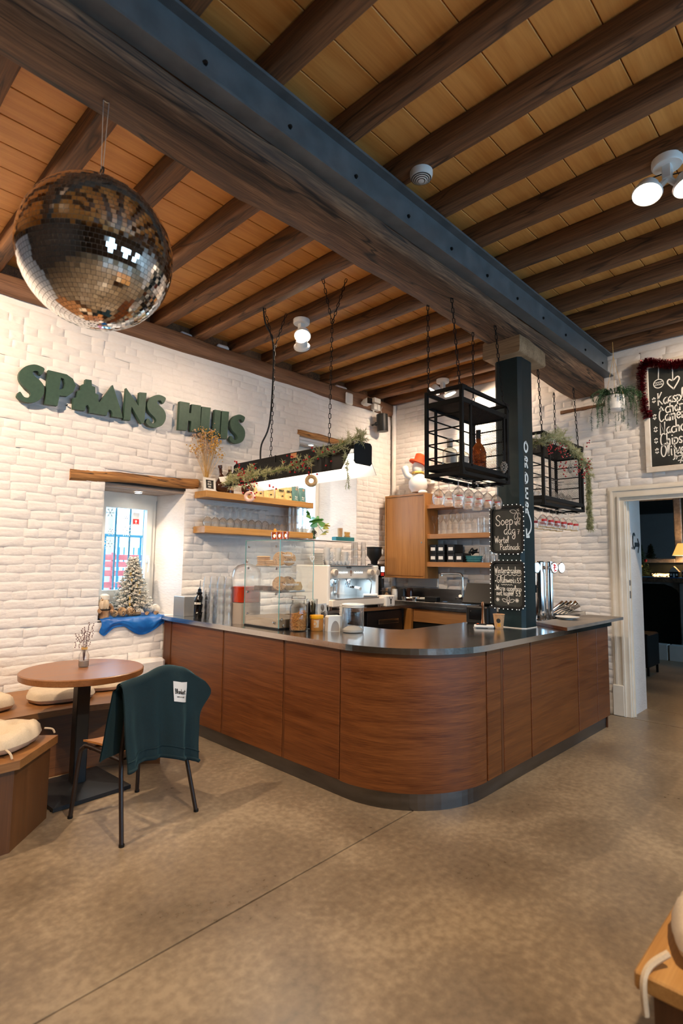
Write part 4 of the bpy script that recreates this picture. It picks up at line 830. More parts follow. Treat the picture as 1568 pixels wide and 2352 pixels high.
# ================================================================== LEFT WALL
SG = dict(
S=[(1.548, 3.331), (1.515, 3.35), (1.46, 3.352), (1.395, 3.317), (1.353, 3.258), (1.349, 3.197), (1.38, 3.144), (1.431, 3.107), (1.451, 3.077), (1.435, 3.045), (1.399, 3.042), (1.364, 3.081), (1.343, 3.038), (1.379, 3.006), (1.445, 3.0), (1.516, 3.036), (1.553, 3.101), (1.553, 3.168), (1.523, 3.214), (1.476, 3.245), (1.453, 3.268), (1.464, 3.293), (1.495, 3.298), (1.522, 3.27)],
P=[(1.578, 3.333), (1.736, 3.334), (1.793, 3.306), (1.822, 3.249), (1.803, 3.181), (1.754, 3.13), (1.687, 3.122), (1.674, 3.022), (1.572, 3.018)],
Ph=[(1.689, 3.29), (1.716, 3.285), (1.73, 3.247), (1.721, 3.198), (1.681, 3.175)],
A=[(1.812, 3.024), (1.806, 3.126), (1.838, 3.14), (1.841, 3.201), (1.871, 3.221), (1.876, 3.271), (1.906, 3.287), (1.908, 3.332), (1.962, 3.336), (1.968, 3.282), (1.999, 3.277), (2.003, 3.217), (2.035, 3.208), (2.035, 3.143), (2.051, 3.141), (2.165, 3.34), (2.272, 3.064), (2.279, 3.032), (2.178, 3.025), (2.178, 3.061), (2.163, 3.083), (2.142, 3.087), (2.125, 3.05), (2.124, 3.025), (1.963, 3.021), (1.961, 3.061), (1.941, 3.089), (1.922, 3.077), (1.917, 3.027)],
N=[(2.3, 3.342), (2.436, 3.188), (2.439, 3.331), (2.514, 3.342), (2.504, 3.026), (2.477, 3.011), (2.364, 3.165), (2.359, 3.023), (2.29, 3.017)],
H=[(2.891, 3.339), (3.009, 3.347), (3.006, 3.235), (3.03, 3.237), (3.036, 3.339), (3.149, 3.349), (3.147, 3.049), (3.035, 3.037), (3.036, 3.149), (3.0, 3.147), (2.988, 3.038), (2.885, 3.028)],
U=[(3.16, 3.34), (3.273, 3.351), (3.26, 3.098), (3.282, 3.068), (3.321, 3.09), (3.328, 3.341), (3.405, 3.346), (3.4, 3.081), (3.362, 3.025), (3.255, 3.006), (3.174, 3.016), (3.151, 3.068)],
I=[(3.421, 3.346), (3.517, 3.357), (3.5, 3.031), (3.411, 3.029)])
M['sign'] = noisy('sign_green', (0.035, 0.075, 0.050), (0.045, 0.090, 0.060), (30, 30, 30), (0.55, 0.6), 0.05)
def smooth_s(off): return [(p.x + off, p.y) for p in catmull([Vector((a, b)) for a, b in SG['S']], 3, True)]
seq = [('S', SG['S'], 'first green letter S of the wall sign, furthest left'), ('P', SG['P'], 'green letter P of the wall sign'), ('A', SG['A'], 'green sign piece shaped like two gabled houses, standing for AA'), ('N', SG['N'], 'green letter N of the wall sign'),
       ('S2', None, 'second green letter S of the wall sign, after the N'), ('H', SG['H'], 'green letter H of the wall sign'), ('U', SG['U'], 'green letter U of the wall sign, behind the dried flowers'), ('I', SG['I'], 'narrow green letter I of the wall sign'), ('S3', None, 'last green letter S of the wall sign, furthest right')]
for k, p, lab in seq:
    if k == 'S': p = smooth_s(0)
    if k == 'S2': p = smooth_s(1.180)
    if k == 'S3': p = smooth_s(2.194)
    F = frame_m((0, 5.275, 0), (1, 0, 0), (0, 0, 1)); cx = sum(a[0] for a in p) / len(p)
    q = MB(); q.prism(p, -.045, 0, F, holes=[[(a, b) for a, b in SG['Ph']]] if k == 'P' else ())
    t = thing('sign_letter', lab, 'letter', (cx, 5.30, 3.18)); wpart('face', q, 'sign', t)
    xs = [a[0] for a in p]
    for xx, zz in ((min(xs) + .05, 3.06), (max(xs) - .05, 3.06)): q = MB(); q.tube([(xx, 5.315, zz), (xx, 5.343, zz)], .006, 6); wpart('stand_off', q, 'black', t)
# ---- oak wall shelves
for z0, lab in ((2.315, 'upper oak wall shelf with coffee bags and bottles'), (1.932, 'lower oak wall shelf full of glasses')):
    q = MB(); q.box(3.145, 4.71, 5.10, 5.334, z0, z0 + .072, .003); solo('wall_shelf', q, 'oak', lab, 'shelf', (3.93, 5.22, z0))
SU, SL = 2.388, 2.005
# glasses on the lower shelf
wg = wineglass_mesh(.050, .105, .125, .037).mesh('wine_glass', 'glass')
for row in range(2):
    for i in range(9 if row == 0 else 8):
        o = link('wine_glass', wg); o.location = (3.215 + i * .0975 + row * .05, 5.165 + row * .095, SL)
        tag(o, 'upturned wine glass on the lower shelf, %s from left in %s row' % (ORD[i], 'front' if row == 0 else 'back'), 'glass', 'wine glasses on the lower shelf')
sg = wineglass_mesh(.036, .08, .10, .030, 14).mesh('small_stem_glass', 'glass')
for i in range(8):
    o = link('small_stem_glass', sg); o.location = (4.095 + (i % 4) * .072, 5.15 + (i // 4) * .085, SL)
    tag(o, 'small upturned stem glass on the lower shelf, %s from left in %s row' % (ORD[i % 4], 'front' if i < 4 else 'back'), 'glass', 'small stem glasses on the lower shelf')
tg = tumbler_mesh(.036, .031, .105).mesh('shelf_tumbler', 'glass')
for i in range(4):
    for k in range(3):
        o = link('shelf_tumbler', tg); o.location = (4.395 + i * .079, 5.165 + .03 * (i % 2), SL + k * .1055)
        tag(o, 'straight tumbler on the lower shelf, %s of the %s pile from left' % (['bottom', 'middle', 'top'][k], ORD[i]), 'glass', 'piled tumblers on the lower shelf')
# upper shelf: frame, dried flowers, bottles, coffee bags
t = thing('framed_card', 'small white frame with a dark lettered card on the upper shelf', 'frame', (3.22, 5.16, SU))
Ff = T(3.22, 5.16, SU) @ Rz(.1) @ Rx(PI / 2 - .12)
q = MB(); q.prism([(-.077, 0), (.077, 0), (.077, .145), (-.077, .145)], 0, .018, Ff, holes=[[(-.054, .024), (.054, .024), (.054, .122), (-.054, .122)]]); wpart('frame', q, 'plastic_w', t)
q = MB(); q.box(-.056, .056, .022, .124, .002, .008, 0, Ff); wpart('card', q, 'ink', t)
q = MB(); 
for s, y in (("LET'S", .096), ('SPAAR', .068), ('FOOI', .040)): w = text_w(s) * .00075; write(q, s, -w / 2 * 1.05, y, .0075, .0035, Ff, z=.009, sx=1.05)
wpart('lettering', q, 'chalk', t, kind='stuff')
M['straw'] = noisy('dried_stems', (0.50, 0.28, 0.07), (0.68, 0.44, 0.15), (30, 30, 30), (0.8, 0.8)); M['dryf'] = noisy('dried_blooms', (0.48, 0.24, 0.03), (0.78, 0.48, 0.12), (40, 40, 40), (0.85, 0.85)); M['dryp'] = noisy('dried_blush', (0.42, 0.26, 0.16), (0.58, 0.40, 0.28), (40, 40, 40), (0.85, 0.85))
t = thing('dried_bouquet', 'bunch of dried golden flowers in a small glass vase on the shelf end', 'flowers', (3.235, 5.25, SU))
q = MB(); q.lathe([(0, .002), (.035, .002), (.038, .02), (.032, .10), (.026, .13), (.03, .145)], 16); part('vase', q, 'glass', t)
bl = MB(); bl2 = MB()
for k in range(30):
    a = rnd.uniform(0, 6.3); s = rnd.uniform(.03, .13); h = rnd.uniform(.42, .70); tx, ty = s * math.cos(a) * 1.5, s * math.sin(a) * .5
    q = MB(); q.tube(catmull([(rnd.uniform(-.01, .01), 0, .01), (tx * .25, ty * .2, h * .45), (tx, ty, h)], 3), [.0022] * 7, 4); part('stem', q, 'straw', t)
    (bl if k % 3 else bl2).ball((tx, ty, h), .012, 6, 4)
    for j in range(12):
        v = Vector((rnd.gauss(0, .03), rnd.gauss(0, .02), rnd.gauss(0, .035))); (bl if k % 3 else bl2).ball((tx + v.x, ty + v.y, h + v.z), rnd.uniform(.004, .010), 5, 3)
for k in range(40):
    a = rnd.uniform(0, 6.3); r = rnd.uniform(.08, .22); bl2.tube([(.1 * math.cos(a) * .5, .02 * math.sin(a), .42 + rnd.uniform(0, .15)), (r * math.cos(a), .3 * r * math.sin(a), .48 + rnd.uniform(-.08, .18))], .0011, 3)
    bl2.ball((r * math.cos(a), .3 * r * math.sin(a), .48 + rnd.uniform(-.08, .18)), .006, 5, 3)
part('blooms', bl, 'dryf', t, kind='stuff'); part('sprays', bl2, 'dryp', t, kind='stuff')
M['brownglass'] = base_mat('dark_brown_bottle', (0.050, 0.018, 0.010), 0.12)
def flask(lab, loc, rz, tilt, sc=1.0, card=True):
    t = thing('liqueur_bottle', lab, 'bottle', loc, rz, None); t.rotation_euler = (0, tilt, rz)
    q = MB(); q.lathe([(0, 0), (.055, .002), (.098, .04), (.105, .075), (.085, .12), (.04, .165), (.022, .20), (.019, .27), (.026, .275), (.026, .305), (0, .307)], 24); q.v = [(x * sc, y * sc * .75, z * sc) for x, y, z in q.v]; part('bottle', q, 'brownglass', t)
    if card:
        q = MB(); q.grid(6, 4, lambda u, v: ((u - .5) * .13 * sc, -(.083 - .17 * (u - .5) ** 2 - .05 * (v - .4) ** 2) * sc, (.055 + v * .12) * sc)); c = part('label', q, 'plastic_w', t, label='white paper label')
        q = MB(); ribbon(q, [(-.004, 0), (-.008, .03)], .004, frame_m((0, -.0855 * sc, .11 * sc), (1, 0, 0), (0, 0, 1))); ribbon(q, [(.012, 0), (.008, .03)], .004, frame_m((0, -.0855 * sc, .11 * sc), (1, 0, 0), (0, 0, 1))); part('mark', q, 'ink', c, kind='stuff')
    return t
flask('round dark brown bottle with white paper label, leaning beside the little frame', (3.43, 5.20, SU + .012), .15, -.22)
flask('dark bottle lying low on the upper shelf behind the lamp', (3.70, 5.20, SU + .075), .3, 1.45, .85, False)
t = thing('liqueur_bottle', 'tall square-shouldered dark bottle behind the leaning flask', 'bottle', (3.55, 5.27, SU))
q = MB(); q.lathe([(0, 0), (.05, 0), (.052, .01), (.052, .19), (.04, .235), (.022, .26), (.02, .325), (0, .327)], 18); part('bottle', q, 'brownglass', t)
q = MB(); q.lathe([(.0525, .05), (.0525, .15)], 18); part('label', q, 'dryp', t); q = MB(); q.lathe([(.0225, .29), (.0225, .33), (0, .331)], 14); part('cap', q, 'greybase', t)
M['kraftbag'] = noisy('yellow_coffee_bag', (0.66, 0.47, 0.17), (0.78, 0.60, 0.28), (25, 25, 25), (0.5, 0.6), 0.3); M['tealbag'] = noisy('teal_coffee_bag', (0.07, 0.20, 0.20), (0.14, 0.30, 0.29), (14, 14, 14), (0.4, 0.5), 0.3)
def bag_mesh(w, h, d, seed):
    mb = MB(); nu, nv = 10, 8
    def f(sgn):
        def fn(u, v):
            a = 2 * u - 1; th = d * (1 - v ** 1.5) * math.sqrt(max(0, 1 - abs(a) ** 3)) + .002
            return (a * w / 2 * (1 + .04 * math.sin(v * 5 + seed)), sgn * th / 2 + .006 * noise.noise((u * 4, v * 4, seed + sgn)), v * h + .008 * noise.noise((u * 3, seed, 1)) * v)
        return fn
    mb.grid(nu, nv, f(-1)); mb.grid(nu, nv, lambda u, v: f(1)(1 - u, v)); return mb
for i, (x, w, h, rz, nm) in enumerate(((3.895, .125, .185, .05, 'y'), (4.055, .150, .165, -.1, 'y'), (4.225, .150, .160, .1, 'y'), (4.355, .115, .165, -.05, 'y'), (4.47, .105, .185, 0.05, 't'), (4.59, .11, .185, -.05, 't'))):
    lab = ['yellow coffee bag on the upper shelf, first from the left, half behind the lamp', 'yellow coffee bag on the upper shelf, second from the left', 'slumped yellow coffee bag on the upper shelf, third from the left', 'narrow yellow coffee bag next to the teal ones', 'teal coffee bag beside the yellow ones', 'teal coffee bag at the window end of the shelf'][i]
    t = thing('coffee_bag', lab, 'bag', (x, 5.19, SU), rz, 'coffee bags on the upper shelf')
    part('bag', bag_mesh(w, h, .075, i), 'kraftbag' if nm == 'y' else 'tealbag', t)
    F = frame_m((0, -.045, 0), (1, 0, 0), (0, .12, 1)); q = MB()
    if nm == 'y':
        q.prism([(-.036, .105), (.036, .105), (.036, .125), (-.036, .125)], -.006, .001, F, holes=[[(-.032, .109), (.032, .109), (.032, .121), (-.032, .121)]]); part('print', q, 'ink', t)
        q = MB(); write(q, 'koffie', -.026, .112, .005, .003, F, z=.001); part('lettering', q, 'ink', t, kind='stuff')
        q = MB(); q.lathe([(.016, 0), (0, .0)], 14, mat=F @ T(.01, .045, .002) @ Matrix.Diagonal((1, .5, 1, 1))); part('coffee_bean_print', q, 'ink', t)
    else:
        write(q, 'Blend', -.03, .05, .008, .003, F, z=.001); write(q, 'koffie', -.03, .028, .006, .003, F, z=.001); part('lettering', q, 'chalk', t, kind='stuff')
        q = MB(); q.lathe([(.016, 0), (0, 0)], 12, mat=F @ T(0, .155, .002)); part('seal', q, 'dryp', t)
# ---- upper window sill: monstera in a vase, teal block, wooden cup and brush
Z2 = 1.942
M['leaf'] = noisy('monstera_leaf', (0.035, 0.13, 0.03), (0.12, 0.28, 0.05), (9, 9, 9), (0.3, 0.4), c3=(.06, .19, .035)); M['leafy'] = noisy('yellowing_leaf', (0.25, 0.36, 0.05), (0.42, 0.30, 0.05), (9, 9, 9), (0.4, 0.4)); M['stemg'] = base_mat('green_stem', (0.08, 0.16, 0.03), 0.5)
t = thing('monstera', 'monstera cuttings with split leaves in a black-and-white vase on the window sill', 'plant', (5.06, 5.50, Z2))
q = MB(); q.lathe([(0, 0), (.05, 0), (.075, .04), (.07, .10), (.035, .14), (.03, .16), (.027, .16), (.03, .13)], 20); part('vase', q, noisy('marbled_vase', (0.02, 0.02, 0.02), (0.80, 0.78, 0.75), (14, 14, 14), (0.2, 0.2), lo=.46, hi=.54), t)
def monstera(mt, pos, size, rot):
    out = []
    for i in range(25):
        a = -PI * .92 + 2 * PI * .92 * i / 24; r = .55 + .45 * math.cos(a * .5) ** .5; r *= (1 if i % 3 else .55) if 4 < i < 20 else 1
        out.append((size * r * math.sin(a) * .8, size * (r * math.cos(a) * .9)))
    out.append((0, -.05 * size)); mb = MB(); mb.prism(out, -.001, .001)
    mb.v = [(x, y, z - 1.6 * (x * x + .6 * y * abs(y)) / max(size, .01) * .35) for x, y, z in mb.v]
    return mb.xform(lambda p: (T(*pos) @ Euler(rot).to_matrix().to_4x4()) @ p)
for pos, sz, rot, mt in (((-.08, -.04, .33), .13, (1.2, .2, .3), 'leaf'), ((.02, -.08, .24), .15, (1.0, -.2, -.6), 'leaf'), ((.16, -.07, .19), .10, (.9, .1, -1.3), 'leafy'), ((.13, -.09, .10), .09, (.8, 0, -1.8), 'leafy'), ((-.04, -.08, .06), .08, (1.2, .3, .8), 'leaf')):
    q = MB(); q.tube(catmull([(0, 0, .12), (pos[0] * .4, pos[1] * .4, .2), pos], 4), .004, 6); part('stalk', q, 'stemg', t)
    part('leaf', monstera(mt, pos, sz, rot), mt, t, label='yellowing split leaf' if mt == 'leafy' else None)
M['teal'] = noisy('teal_painted_wood', (0.015, 0.12, 0.14), (0.03, 0.19, 0.21), (4, 60, 4), (0.5, 0.6), 0.3)
q = MB(); q.box(-.17, .17, -.05, .05, 0, .055, .004, T(5.60, 5.43, Z2) @ Rz(-.1)); solo('wooden_tray', q, 'teal', 'teal wooden tray on the sill of the upper window', 'tray', (5.60, 5.43, Z2))
q = MB(); q.lathe([(0, 0), (.032, 0), (.036, .125), (.033, .125), (.029, .01), (0, .01)], 18); o = solo('wooden_beaker', q, 'kraft', 'tall brown beaker standing on the teal tray', 'beaker'); o.location = (5.545, 5.44, Z2 + .056)
t = thing('dish_brush', 'wooden brush with pale bristles on the teal tray', 'brush', (5.67, 5.42, Z2 + .056))
q = MB(); q.box(-.05, .05, -.02, .02, 0, .02, .004); part('block', q, 'oak', t)
for k in range(12): q = MB(); q.tube([(-.045 + .008 * k, 0, .02), (-.055 + .010 * k, 0, .075)], [.004, .005], 5); part('bristle_tuft', q, 'straw', t)
# ---- long lamp over the bar with its chains
def chain_mb(p, q, pitch=.042, w=.0035, sw=.009, n=8):
    p, q = Vector(p), Vector(q); d = q - p; L = d.length; k = max(1, int(L / pitch)); d.normalize(); x = d.orthogonal().normalized(); y = d.cross(x); mb = MB()
    for i in range(k):
        c = p + d * (L * (i + .5) / k); a = x if i % 2 else y; h = L / k * .5 + w
        pts = [c + d * (h * .62 * s) + a * sw * sg + d * 0 for sg in (1, -1) for s in ((-1, 1) if sg > 0 else (1, -1))]
        pts = [c - d * h * .7 + a * sw, c + d * h * .7 + a * sw, c + d * h, c + d * h * .7 - a * sw, c - d * h * .7 - a * sw, c - d * h]
        mb.tube(pts, w, 4, closed=True)
    return mb
LY0, LY1 = 2.90, 4.53
t = thing('pendant_lamp', 'long black trough lamp hung on chains over the bar', 'lamp', (3.2, 3.7, 2.6))
q = MB(); q.box(3.115, 3.285, LY0 + .01, LY1, 2.53, 2.60, .004); wpart('housing', q, 'blackmetal', t)
for s, nm in ((1, 'reflector'), (-1, 'reflector')):
    q = MB(); P = [(.10, 2.53), (.205, 2.35)]; 
    a = [(3.2 - s * .098, LY0 + .03, 2.532), (3.2 - s * .205, LY0 + .03, 2.352), (3.2 - s * .205, LY1, 2.352), (3.2 - s * .098, LY1, 2.532)]
    n = Vector((-s * .86, 0, .5)) * .003; v = [Vector(p) for p in a] + [Vector(p) + n for p in a]
    if s < 0: fs = [(0, 1, 2, 3), (7, 6, 5, 4), (0, 4, 5, 1), (1, 5, 6, 2), (2, 6, 7, 3), (3, 7, 4, 0)]
    else: fs = [(3, 2, 1, 0), (4, 5, 6, 7), (1, 5, 4, 0), (2, 6, 5, 1), (3, 7, 6, 2), (0, 4, 7, 3)]
    q.add(v, fs); wpart(nm, q, 'blackmetal', t)
    v2 = [Vector(p) - n * .4 for p in a]; q = MB(); q.add(v2, [fs[0]]); wpart('reflector_lining', q, 'plastic_w', t, label='white inner lining')
q = MB(); q.prism(octo(-.105, .105, 0, .185, .02), 0, .006, frame_m((3.205, LY0 + .002, 2.41), (1, 0, 0), (0, 0, 1))); wpart('end_plate', q, 'black', t)
q = MB(); q.prism(octo(-.105, .105, 0, .185, .02), 0, .006, frame_m((3.205, LY1 + .008, 2.41), (1, 0, 0), (0, 0, 1))); wpart('end_plate', q, 'black', t)
M['tube'] = emit('lamp_tube', (1, .90, .76), 14)
for x in (3.16, 3.24): q = MB(); q.tube([(x, LY0 + .06, 2.49), (x, LY1 - .05, 2.49)], .014, 10); wpart('tube', q, 'tube', t)
q = MB(); q.box(3.112, 3.115, 3.60, 3.68, 2.545, 2.59); wpart('name_plate', q, 'copper', t, label='small brass plate')
for y in (3.35, 3.9): q = MB(); q.box(3.108, 3.29, y - .004, y + .004, 2.529, 2.603); wpart('clamp', q, 'black', t)
for (y0, a, b) in ((4.11, (3.126, 4.148), (3.365, 4.097)), (3.31, (3.142, 3.335), (3.386, 3.284))):
    for (p0, p1) in (((3.225, y0, 2.61), (3.24, y0, 3.72)), ((3.24, y0, 3.72), (*a, 4.105)), ((3.24, y0, 3.72), (*b, 4.105 if b[0] < 3.37 else 4.18))): wpart('chain', chain_mb(p0, p1), 'blackmetal', t, kind='stuff')
q = MB(); q.tube(catmull([(3.15, 4.17, 2.60), (3.165, 4.18, 2.75), (3.215, 4.12, 3.0), (3.228, 4.115, 3.72), (3.15, 4.15, 3.95), (3.12, 4.15, 4.11)], 6), .008, 6); wpart('cable', q, 'black', t)
# garland on the lamp
def needles(mb, pts, n, ln, spread, w=.0022, up=(0, 0, .2)):
    P = [Vector(p) for p in pts]; L = len(P) - 1
    for k in range(n):
        u = rnd.random() * L; i = min(int(u), L - 1); p = P[i].lerp(P[i + 1], u - i); d = (P[i + 1] - P[i]).normalized()
        r = Vector((rnd.gauss(0, 1), rnd.gauss(0, 1), rnd.gauss(0, 1))).normalized(); v = (d * .7 + r * spread + Vector(up)).normalized() * ln * rnd.uniform(.6, 1.2)
        s = v.orthogonal().normalized() * w; s2 = v.cross(s).normalized() * w
        mb.add([p + s, p - s * .5 + s2 * .87, p - s * .5 - s2 * .87, p + v], [(0, 1, 3), (1, 2, 3), (2, 0, 3)], False)
def sprigs(mb, pts, n, sl, nn, ln, spread=.9, dirbias=(0, 0, 0)):
    P = [Vector(p) for p in pts]; L = len(P) - 1
    for k in range(n):
        u = rnd.random() * L; i = min(int(u), L - 1); p = P[i].lerp(P[i + 1], u - i); d = (P[i + 1] - P[i]).normalized()
        r = Vector((rnd.gauss(0, 1), rnd.gauss(0, 1), rnd.gauss(0, 1))).normalized(); e = p + (d * .8 + r * spread + Vector(dirbias)).normalized() * sl * rnd.uniform(.5, 1.1)
        mb.tube([p, e], [.0018, .001], 3); needles(mb, [p, p.lerp(e, .5), e], nn, ln, .8)
M['fir'] = noisy('frosted_fir', (0.26, 0.28, 0.12), (0.52, 0.50, 0.30), (30, 30, 30), (0.8, 0.8)); M['firg'] = noisy('green_fir', (0.10, 0.14, 0.07), (0.30, 0.34, 0.20), (30, 30, 30), (0.8, 0.8)); M['berry'] = base_mat('red_berry', (0.35, 0.008, 0.012), 0.25)
t = thing('fir_garland', 'frosted fir garland with red berries draped along the long lamp', 'garland', (3.03, 3.7, 2.45))
gp = [(3.05, 4.56, 2.40), (3.0, 4.4, 2.40), (2.995, 4.15, 2.41), (3.0, 3.85, 2.42), (3.01, 3.55, 2.445), (3.02, 3.3, 2.475), (3.04, 3.05, 2.545), (3.06, 2.88, 2.585), (3.08, 2.80, 2.60)]
cp = catmull(gp, 4)
q = MB(); q.tube(cp, .004, 5); wpart('stem', q, 'stemg', t)
q = MB(); sprigs(q, cp, 210, .085, 20, .034); sprigs(q, [(3.02, 4.45, 2.42), (3.0, 4.1, 2.43)], 60, .13, 24, .038); sprigs(q, [(3.0, 2.90, 2.50), (2.99, 2.865, 2.36), (2.985, 2.85, 2.24)], 16, .09, 14, .03, .6, (0, 0, -1)); wpart('foliage', q, 'fir', t, kind='stuff')
q = MB()
for c, n, s in (((2.975, 4.22, 2.42), 26, .05), ((2.97, 4.05, 2.36), 8, .05), ((2.98, 3.5, 2.44), 10, .06), ((2.98, 3.3, 2.43), 14, .05), ((3.0, 3.1, 2.51), 6, .05), ((2.98, 4.30, 2.54), 6, .03), ((3.0, 4.05, 2.50), 5, .02), ((2.97, 3.75, 2.27), 4, .025), ((2.97, 4.0, 2.26), 4, .025)):
    for k in range(n): q.ball((c[0] + rnd.gauss(0, .012), c[1] + rnd.gauss(0, s), c[2] + rnd.gauss(0, s)), .0085, 7, 5)
wpart('berries', q, 'berry', t, kind='stuff')
M['pinkring'] = noisy('pink_ring', (0.62, 0.34, 0.27), (0.80, 0.58, 0.48), (40, 40, 40), (0.7, 0.8), .2); M['ring'] = noisy('straw_ring', (0.45, 0.27, 0.12), (0.62, 0.42, 0.22), (60, 60, 60), (0.7, 0.8), .2)
for (y, z, mt, lab) in ((4.10, 2.225, 'pinkring', 'pale pink ring ornament hanging from the left part of the long lamp'), (3.265, 2.29, 'ring', 'brown straw ring ornament hanging from the right part of the long lamp')):
    t = thing('ring_ornament', lab, 'ornament', (2.985, y, z))
    q = MB(); q.torus((0, 0, 0), .036, .016, 24, 10, Rz(-PI / 4) @ Rx(PI / 2)); part('ring', q, mt, t)
    q = MB(); q.tube([(0, 0, .05), (.003, 0, .14)], .0015, 4); q.torus((0, 0, .055), .006, .0015, 10, 4, T(0, 0, .055) @ Rx(PI / 2) @ T(0, 0, -.055)); part('loop', q, 'straw', t)
# ---- things on the wall plate, speaker, corner pipe
q = MB(); q.box(-.075, .075, -.035, 0, -.085, .085, .03, T(5.51, 5.275, 3.965)); solo('alarm_sensor', q, 'plastic_w', 'rounded white alarm sensor on the wall beam', 'sensor', (5.51, 5.26, 3.965))
t = thing('security_camera', 'small white box camera with black face on the wall beam', 'camera', (5.84, 5.26, 3.97))
q = MB(); q.box(-.05, .05, -.16, -.02, -.05, .05, .018, T(5.84, 5.27, 3.97) @ Rz(-.3)); wpart('body', q, 'plastic_w', t); q = MB(); q.box(-.042, .042, -.167, -.158, -.042, .042, .003, T(5.84, 5.27, 3.97) @ Rz(-.3)); wpart('lens', q, 'blackgloss', t); q = MB(); q.tube([(5.81, 5.27, 3.97), (5.80, 5.24, 3.97)], .03, 10); wpart('mount', q, 'plastic_w', t)
t = thing('junction_box', 'cream twin socket box under the last joists of the wall beam', 'socket', (6.06, 5.26, 3.95))
for i in range(2): q = MB(); q.box(6.0 + .075 * i, 6.07 + .075 * i, 5.21, 5.275, 3.91, 4.0, .006); wpart('box', q, 'trim', t)
q = MB(); q.box(6.0, 6.14, 5.20, 5.275, 4.02, 4.09, .006); wpart('cover', q, 'trim', t); q = MB(); q.tube([(6.03, 5.25, 3.91), (6.03, 5.25, 3.88)], .012, 8); wpart('gland', q, 'trim', t)
t = thing('wall_speaker', 'black cylindrical loudspeaker on a bracket in the room corner', 'speaker', (6.14, 5.17, 3.72))
q = MB(); q.lathe([(0, -.13), (.083, -.13), (.085, -.125), (.085, .125), (.08, .13), (0, .13)], 28, mat=Ry(-.06)); part('cabinet', q, 'black', t)
q = MB(); q.ball((-.075, .055, -.02), .03, 10, 8); q.tube([(-.07, .06, -.02), (-.06, .15, -.02)], .015, 8); part('bracket', q, 'black', t)
q = MB(); q.tube(catmull([(.0, .0, .13), (.0, .03, .20), (.06, .06, .27), (.05, .10, .22)], 5), .008, 6); part('cable', q, 'greybase', t)
q = MB(); q.tube([(6.56, 5.285, 1.3), (6.56, 5.285, 4.09)], .034, 14); solo('corner_pipe', q, 'wall', 'white painted pipe running up the room corner', 'pipe', (6.56, 5.285, 1.3))
# ---- ceiling spotlights
def spotlight(lab, x, y, heads, tilt):
    t = thing('ceiling_spotlight', lab, 'lamp', (x, y, 4.10))
    q = MB(); q.lathe([(0, 0), (.085, 0), (.085, -.035), (.078, -.045), (0, -.045)][::-1], 24); part('ceiling_rose', q, 'plastic_w', t)
    q = MB(); q.box(-.03, .03, -.025, .025, -.13, -.04, .004); part('stem', q, 'plastic_w', t)
    for (dx, dy, dz, tg) in heads:
        d = (Vector(tg) - Vector((x + dx, y + dy, 4.10 + dz))).normalized(); m = T(dx, dy, dz) @ (-d).to_track_quat('Z', 'Y').to_matrix().to_4x4()
        q = MB(); q.lathe([(0, .075), (.05, .075), (.06, .06), (.062, .02), (.082, .012), (.086, 0), (.082, -.01), (.072, -.004), (.066, .004)][::-1], 26, mat=m); h = part('head', q, 'plastic_w', t)
        q = MB(); q.lathe([(.068, .002), (0, .002)], 22, mat=m); part('lens', q, 'lampface', h)
        q = MB(); q.tube(catmull([(0, 0, -.08), (dx * .5, dy * .5 + .06, -.09), (m @ Vector((0, .05, .07)))[:]], 4), .004, 5); part('wire', q, 'black', h)
        q = MB(); q.tube([(0, 0, -.12), (dx * .7, dy * .7, dz)], .018, 6); part('arm', q, 'plastic_w', h)
    return t
M['lampface'] = emit('spot_lens', (1, .86, .66), 16)
spotlight('white twin ceiling spotlight above the hanging lamp chains', 3.555, 4.08, [(0, -.02, -.17, (2.6, 3.2, 1.5)), (.03, .02, -.27, (4.8, 5.2, 2.6))], 0)
spotlight('white twin ceiling spotlight behind the first iron cage', 6.05, 4.04, [(-.12, .06, -.17, (5.2, 5.3, 2.0)), (.05, -.08, -.2, (6.5, 3.4, 2.0))], 0)
spotlight('white twin ceiling spotlight glowing at the right edge, by the steel beam side', 3.6, .78, [(-.06, .10, -.2, (2.4, 1.0, .6)), (.03, -.10, -.2, (3.2, .1, .6))], 0)
t = thing('smoke_detector', 'round white smoke detector on a dark joist beside the steel beam', 'detector', (2.66, 1.93, 4.10))
q = MB(); q.lathe([(0, -.062), (.03, -.06), (.066, -.04), (.072, -.02), (.072, 0), (0, 0)], 28); part('body', q, 'plastic_w', t)
for k in range(4): q = MB(); q.lathe([(.022 + .012 * k, -.0625 + .0045 * k), (.027 + .012 * k, -.060 + .0045 * k)], 24); part('vent', q, 'black', t)
# ---- mirror ball
t = thing('mirror_ball', 'large mirror ball hanging from the oak beam, covered in small square mirrors', 'mirror ball', (.895, 2.427, 2.985))
R = .325
M['mirror'] = base_mat('mirror_tile', (0.82, 0.80, 0.77), 0.035, 1.0)
q = MB(); nb = 52
for i in range(nb):
    th = PI * (i + .5) / nb; n = max(6, int(2 * PI * math.sin(th) * R / .0196))
    for j in range(n):
        a = 2 * PI * j / n; d = Vector((math.sin(th) * math.cos(a), math.sin(th) * math.sin(a), math.cos(th))); e1 = Vector((-math.sin(a), math.cos(a), 0)); e2 = d.cross(e1)
        w1 = PI * R * math.sin(th) / n * .93; w2 = PI * R / nb / 2 * .93; jx, jy = rnd.gauss(0, .010), rnd.gauss(0, .010)
        c = d * R; P = [c + e1 * s * w1 + e2 * u * w2 + d * (s * w1 * jx + u * w2 * jy) * 1 for s, u in ((-1, -1), (1, -1), (1, 1), (-1, 1))]
        q.add(P, [(0, 3, 2, 1)] if (P[1] - P[0]).cross(P[2] - P[0]).dot(d) < 0 else [(0, 1, 2, 3)])
